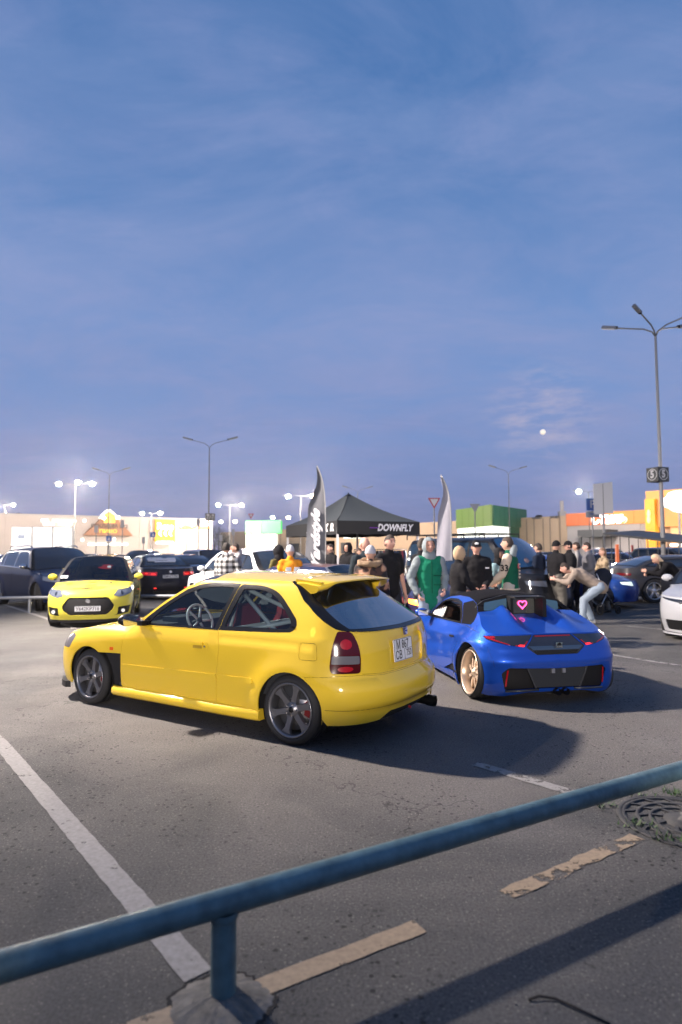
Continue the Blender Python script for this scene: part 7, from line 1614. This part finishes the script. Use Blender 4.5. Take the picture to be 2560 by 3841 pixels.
q.prism(rnd([(wx(x, Yq), pt(x, y, Yq).z) for x, y in pts_], .25), 0, .5, WC, Matrix.Translation((0, Yq, 0)) @ Matrix.Rotation(R_(90), 4, 'X')); q.build('sign_panel', t); q = MB(); q.cyl((wx(2555, Yq), Yq + .3, 0), (wx(2555, Yq), Yq + .3, pt(2555, 1885, Yq).z), .15, MASTM); q.build('sign_post', t)
# roof-top bits
q = MB(); p = pt(2155, 1900, 106); q.box((p.x, 112, 7.9), (1.2, 1, 1.6), GREYC); q.box((p.x, 112, 9.4), (.5, .5, 2.4), GREYC); tag(q.build('roof_chimney'), 'pale roof chimney above the orange fascia', 'chimney')
for px_, Yq, lab in ((70, 118, 'dark roof vent above the shop hall at the far left'), (2022, 116, 'small dark roof vent above the tan hall')): p = pt(px_, 1935, Yq); q = MB(); q.lathe([(.0, 1.0), (.55, .9), (.8, .5), (.5, .45), (.45, 0)], MATT, 12, Matrix.Translation((p.x, Yq, 8.2 if px_ < 100 else 7.3))); tag(q.build('roof_vent'), lab, 'roof vent')
# dark trees between the halls
LEAF = mat('dark_foliage', (.02, .035, .02), .85)
for i, (px_, Yq, hh_) in enumerate(((806, 172, 9.0), (822, 180, 10.0), (836, 176, 8.2), (1150, 240, 9.5), (1175, 250, 8.5))):
    t = thing('tree', ['dark tree just right of the pale hall end', 'tallest dark tree between the two halls', 'dark tree at the left end of the tan wall', 'distant dark tree left of the canopy roof', 'distant dark tree touching the canopy roof'][i], 'tree', (wx(px_, Yq), Yq, 0)); q = MB(); q.cyl((0, 0, 0), (0, 0, hh_ * .5), .25, mat('bark', (.05, .04, .03), .9), .12, 8); q.build('trunk', t)
    rng = random.Random(i); q = MB()
    for k in range(900):
        u = Vector((rng.gauss(0, 1), rng.gauss(0, 1), rng.gauss(0, 1))).normalized() * rng.random() ** .4; c = Vector((u.x * 2.2, u.y * 2.2, hh_ * .6 + u.z * hh_ * .4)); c += Vector((noise.noise(c * .8), noise.noise(c * .8 + Vector((5, 0, 0))), 0)) * 1.2; s = .22
        v1 = Vector((rng.uniform(-s, s), rng.uniform(-s, s), rng.uniform(-s, s))); v2 = Vector((rng.uniform(-s, s), rng.uniform(-s, s), rng.uniform(-s, s))); q.add([tuple(c), tuple(c + v1), tuple(c + v2)], [(0, 1, 2)], LEAF)
    q.build('crown', t, None, None)
def lamp_at(name, loc, power, col, r=.5):
    dd = bpy.data.lights.new(name, 'POINT'); dd.energy = power; dd.color = col; dd.shadow_soft_size = r; o = bpy.data.objects.new(name, dd); COL.objects.link(o); o.location = loc
for (x, y, z, pw, c_) in ((wx(292, 85), 85, 11.2, 38000, (1, .84, .68)), (wx(2, 124), 124, 11.2, 34000, (1, .84, .68)), (wx(589, 97), 97, 7.6, 12000, (1, .86, .70)), (wx(880, 127), 127, 11.4, 36000, (1, .84, .68)), (wx(1152, 106), 106, 11.4, 30000, (1, .82, .66)), (wx(2190, 82), 82, 9.4, 13000, (1, .88, .78)),
        (-40, 46, 11.4, 16000, WARM), (40, 52, 11.4, 16000, WARM), (56, 74, 11, 14000, (1, .82, .66)), (-78, 82, 11, 20000, (1, .88, .76))): lamp_at('mast_and_added_light_far', (x, y, z), pw, c_)  # these four added out of view on no mast, to brighten cars and walls

# ------------------------------------------------------------ moon
q = MB(); dm = MOON * 1500; q.ball((0, 0, 0), 6.0, mat('moon_glow', (1, .9, .75), .5, emit=(1, .84, .62), es=1.0), 20, Matrix.Translation(dm)); o = q.build('moon'); o['kind'] = 'structure'

# ------------------------------------------------------------ black canopy and flags
FABK = mat('canopy_fabric', (.032, .040, .044), .8, bump=(5, .3)); FABV = mat('canopy_valance', (.010, .011, .013), .8)
t = thing('pop_up_canopy', 'black pop-up canopy with printed valances and white legs', 'canopy'); Nc = Vector((-.12, 18.8, 0)); Rc = Nc + Vector((2.70, 1.29, 0)); Lc = Nc + Vector((-.43, .90, 0)) * 4.5; Bc = Rc + Lc - Nc; zt, zb = 2.54, 2.12; Cc = (Nc + Bc) / 2; pk = Vector((Cc.x, Cc.y, 3.62)); up3 = Vector((0, 0, 1))
for A_, B_ in ((Nc, Rc), (Rc, Bc), (Bc, Lc), (Lc, Nc)):
    G = []
    for i in range(9):
        v = i / 8; row = []
        for j in range(9):
            u = j / 8; base = A_.lerp(B_, u) + up3 * zt; p = base.lerp(pk, v); sag = -.16 * math.sin(math.pi * v) * (1 - abs(2 * u - 1) * .35) - .0; row.append(p + up3 * sag)
        G.append(row)
    q = MB(); gridn(q, G, FABK, 0, .0); q.build('roof_panel', t)
    q = MB(); G = [[A_.lerp(B_, j / 12) + up3 * (zt + (zb - zt) * i / 3) + Vector((0, 0, -.015 * math.sin(j * 1.9) * (i == 3))) for j in range(13)] for i in range(4)]; gridn(q, G, FABV, 0, 0); q.build('valance', t)
q = MB(); q.tube([Nc.lerp(Rc, 0) + up3 * zt, (Nc + up3 * zt).lerp(pk, .25) - up3 * .09, (Nc + up3 * zt).lerp(pk, .5) - up3 * .12, (Nc + up3 * zt).lerp(pk, .75) - up3 * .09, pk + up3 * .02], .018, FABV, 6); q.build('roof_seam', t)
for P_ in (Nc, Rc, Lc, Bc): q = MB(); P2 = P_.lerp(Cc, .03); q.box((P2.x, P2.y, zb / 2 + .1), (.07, .07, zb + .2), mat('canopy_leg_white', (.5, .5, .52), .5)); q.build('canopy_leg', t)
dR = (Rc - Nc).normalized(); nR = Vector((dR.y, -dR.x, 0)); q = MB(); put_text(q, 'DOWNFLY', .30, mat('canopy_white_print', (.65, .65, .68), .6), frame(Nc + (Rc - Nc) * .68 + nR * .02 + up3 * ((zt + zb) / 2), dR, (0, 0, 1)), off=.010, shear=.25, sx=.86)
q.box((0, 0, 0), (.34, .03, .004), mat('purple_print', (.12, .02, .25), .6), M=frame(Nc + (Rc - Nc) * .43 + nR * .02 + up3 * 2.33, dR, (0, 0, 1))); q.build('valance_lettering', t)
dL = (Nc - Lc).normalized(); nL = Vector((dL.y, -dL.x, 0)); q = MB()
for k, (ch_, m_) in enumerate((('X', WHITEP), ('H', mat('red_print', (.55, .03, .02), .6)), ('X', WHITEP), ('X', WHITEP), ('R', WHITEP))): put_text(q, ch_, .30, m_, frame(Lc + (Nc - Lc) * (.50 + .105 * k) + nL * .02 + up3 * ((zt + zb) / 2), dL, (0, 0, 1)), off=.022, shear=.2, sx=1.25)
q.build('valance_lettering', t)
# clothes rack and table under the canopy
t = thing('clothes_rack', 'rail of dark clothes under the canopy', 'clothes rack', (1.35, 21.3, 0)); q = MB(); q.tube([(-.9, 0, 0), (-.9, 0, 1.65), (.9, 0, 1.65), (.9, 0, 0)], .018, CHROME, 6); q.build('rack_frame', t); rng = random.Random(2)
for k in range(22): q = MB(); c_ = rng.choice([(.02, .02, .025), (.05, .05, .06), (.25, .25, .27), (.30, .05, .08), (.03, .06, .15)]); q.box((-.82 + .078 * k, 0, 1.22), (.055, .42, .78), mat('garment_%d' % int(c_[0] * 100), c_, .9), rz=rng.uniform(-.2, .2), taper=(1, .8)); q.build('garment', t)
t = thing('merchandise_board', 'board with pale prints under the canopy, behind the middle leg', 'display board', (-.7, 20.6, 0), .3); q = MB(); q.box((0, 0, 1.0), (1.0, .05, 1.9), BLACK); q.build('board', t)
for i in range(3):
    for j in range(4): q = MB(); q.box((-.32 + .32 * i, -.035, .45 + .4 * j), (.26, .02, .32), mat('print_%d' % ((i + j) % 3), [(.35, .33, .34), (.18, .17, .18), (.30, .22, .20)][(i + j) % 3], .6)); q.build('print', t)
def feather(name, label, x, y, H, W_, m, mt, txt, rz, curve=1.0, inkm=None):
    t = thing(name, label, 'flag', (x, y, 0), R_(rz)); q = MB(); n = 28; pole = [(.0, 0, 0), (0, 0, H * .62), (-.02, 0, H * .78), (-.10 * curve, 0, H * .90), (-.24 * curve, 0, H * .99)]; f = pchip([(0, 0), (H * .62, 0), (H * .78, -.02), (H * .90, -.10 * curve), (H, -.28 * curve)])
    q.tube([(f(z), 0, z) for z in np.linspace(0, H * .995, 24)], .016, mt, 8); q.build('pole', t); G = []
    z0 = .25; rows = []
    for i in range(n):
        v = i / (n - 1); z = z0 + (H - z0) * v; xe = f(z); w = W_ * (1 - .38 * v) * min(1, (1.0 - v) * 3.2 + .02); row = []
        for j in range(9): u = j / 8; row.append(Vector((xe - w * u, .05 * math.sin(u * 5 + v * 7) * u, z - .10 * u * (1 if v > .85 else 0) + .03 * noise.noise(Vector((u * 3, v * 6, 2))))))
        rows.append(row)
    q = MB(); gridn(q, rows, m, 0, 0); q.build('flag_cloth', t)
    if txt: q = MB(); M = frame(Vector((-W_ * .42, -.085, H * .47)), (0, 0, 1), (-1, 0, 0)); put_text(q, txt, W_ * .50, inkm, M, off=.014, shear=.6, sx=H / W_ * .215); q.build('flag_lettering', t)
    return t
feather('feather_flag', 'tall grey feather flag with white graffiti lettering left of the canopy middle', wx(1222, 17.4), 17.4, 4.05, .66, mat('flag_grey', (.09, .095, .11), .8), MASTM, 'Yardstyle', 4, .9, mat('flag_white_print', (.6, .6, .63), .7))
feather('feather_flag', 'pale white feather flag beside the give-way sign', wx(1694, 15.6), 15.6, 3.55, .45, mat('flag_white', (.26, .26, .30), .8), MASTM, None, -4, .9)
# trolley shelter
t = thing('trolley_shelter', 'open trolley shelter with dark sloping roof and thin posts', 'shelter'); DKM = mat('dark_painted_steel', (.035, .037, .04), .5); A_, B_ = pt(2262, 2006, 29), pt(2485, 2031, 26); B2 = B_ + (B_ - A_) * .55
q = MB(); D = B2 - A_; dd = D.normalized(); nn = Vector((dd.y, -dd.x, 0)).normalized(); vs = [A_, B2, B2 - nn * 2.2 + up3 * .15, A_ - nn * 2.2 + up3 * .15]; q.add([tuple(v + up3 * z) for z in (0, .09) for v in vs], [(3, 2, 1, 0), (4, 5, 6, 7), (0, 1, 5, 4), (1, 2, 6, 5), (2, 3, 7, 6), (3, 0, 4, 7)], DKM); q.build('roof', t)
for k in range(11):
    p = A_.lerp(B2, k / 10); q = MB(); q.cyl((p.x, p.y, 0), (p.x, p.y, p.z), .022, DKM, n=6); q.build('post', t)
q = MB(); p, r_ = A_.lerp(B2, 0), A_.lerp(B2, 1); q.tube([(p.x, p.y, 1.15), (r_.x, r_.y, 1.15)], .018, DKM, 6); q.build('rail', t)
p = pt(2315, 2050, 27.5); t = thing('corner_post', 'orange and white guard post of the trolley shelter', 'post', (p.x, 27.5, 0)); q = MB(); q.box((0, 0, 1.3), (.12, .12, 1.1), mat('orange_band', (.75, .17, .05), .5)); q.build('orange_section', t); q = MB(); q.box((0, 0, .40), (.16, .16, .75), mat('white_lit_bollard', (.8, .85, .8), .4, emit=(.8, 1, .85), es=.6)); q.build('white_section', t)
p = pt(2373, 2070, 32); t = thing('corner_post', 'thin red and white guard post behind the shelter', 'post', (p.x, 32, 0)); q = MB(); q.box((0, 0, 1.5), (.09, .09, .7), REDS); q.build('red_section', t); q = MB(); q.box((0, 0, .6), (.09, .09, 1.1), SWH); q.build('white_section', t)
# pushchair
t = thing('pushchair', 'dark pushchair behind the crouching man', 'pushchair', (wx(2238, 15.6), 15.6, 0), .5); DF = cloth('pushchair_cloth', (.012, .016, .028))
q = MB(); capsule(q, (-.05, 0, .62), (.2, 0, .95), .20, .22, DF, 12, (0, 1, 0), 1.0); fuse(q, .03, DF, .01).build('hood', t); q = MB(); capsule(q, (.05, 0, .50), (.35, 0, .45), .19, .15, DF, 12, (0, 1, 0), 1.1); fuse(q, .03, DF, .01).build('seat', t)
q = MB()
for s in (-1, 1): q.tube([(-.35, s * .24, 1.02), (-.1, s * .24, .62), (.35, s * .24, .12)], .014, ALU, 6); q.tube([(.0, s * .24, .5), (-.30, s * .26, .14)], .014, ALU, 6)
q.tube([(-.35, -.24, 1.02), (-.37, 0, 1.05), (-.35, .24, 1.02)], .016, BLACK, 6); q.build('frame', t)
for x_, s, r_ in ((-.30, -1, .14), (-.30, 1, .14), (.36, -1, .10), (.36, 1, .10)): q = MB(); q.lathe([(r_ - .03, -.02), (r_, -.018), (r_, .018), (r_ - .03, .02)], RUBBER, 20, Matrix.Translation((x_, s * .28, r_)) @ Matrix.Rotation(R_(90), 4, 'X')); q.cyl((x_, s * .26, r_), (x_, s * .30, r_), r_ * .5, BLACK, n=12); q.build('wheel', t)

# ------------------------------------------------------------ thin volume added in place of lens bloom round the lamps
q = MB(); q.box((0, 55, 9.5), (420, 360, 22), MATT); hz = q.build('added_haze', None, None, 'stuff'); hz['label'] = 'thin even volume added over the car park for the glow round the lamps'; hz['category'] = 'added_haze'
hm = bpy.data.materials.new('added_haze'); hm.use_nodes = True; nt = hm.node_tree; nt.nodes.clear(); pv = N(nt, 'ShaderNodeVolumePrincipled', Density=.00026, Anisotropy=.80); pv.inputs['Color'].default_value = (1.0, .95, .87, 1)
om = N(nt, 'ShaderNodeOutputMaterial'); L(nt, pv.outputs[0], om.inputs['Volume']); hz.data.materials.clear(); hz.data.materials.append(hm)
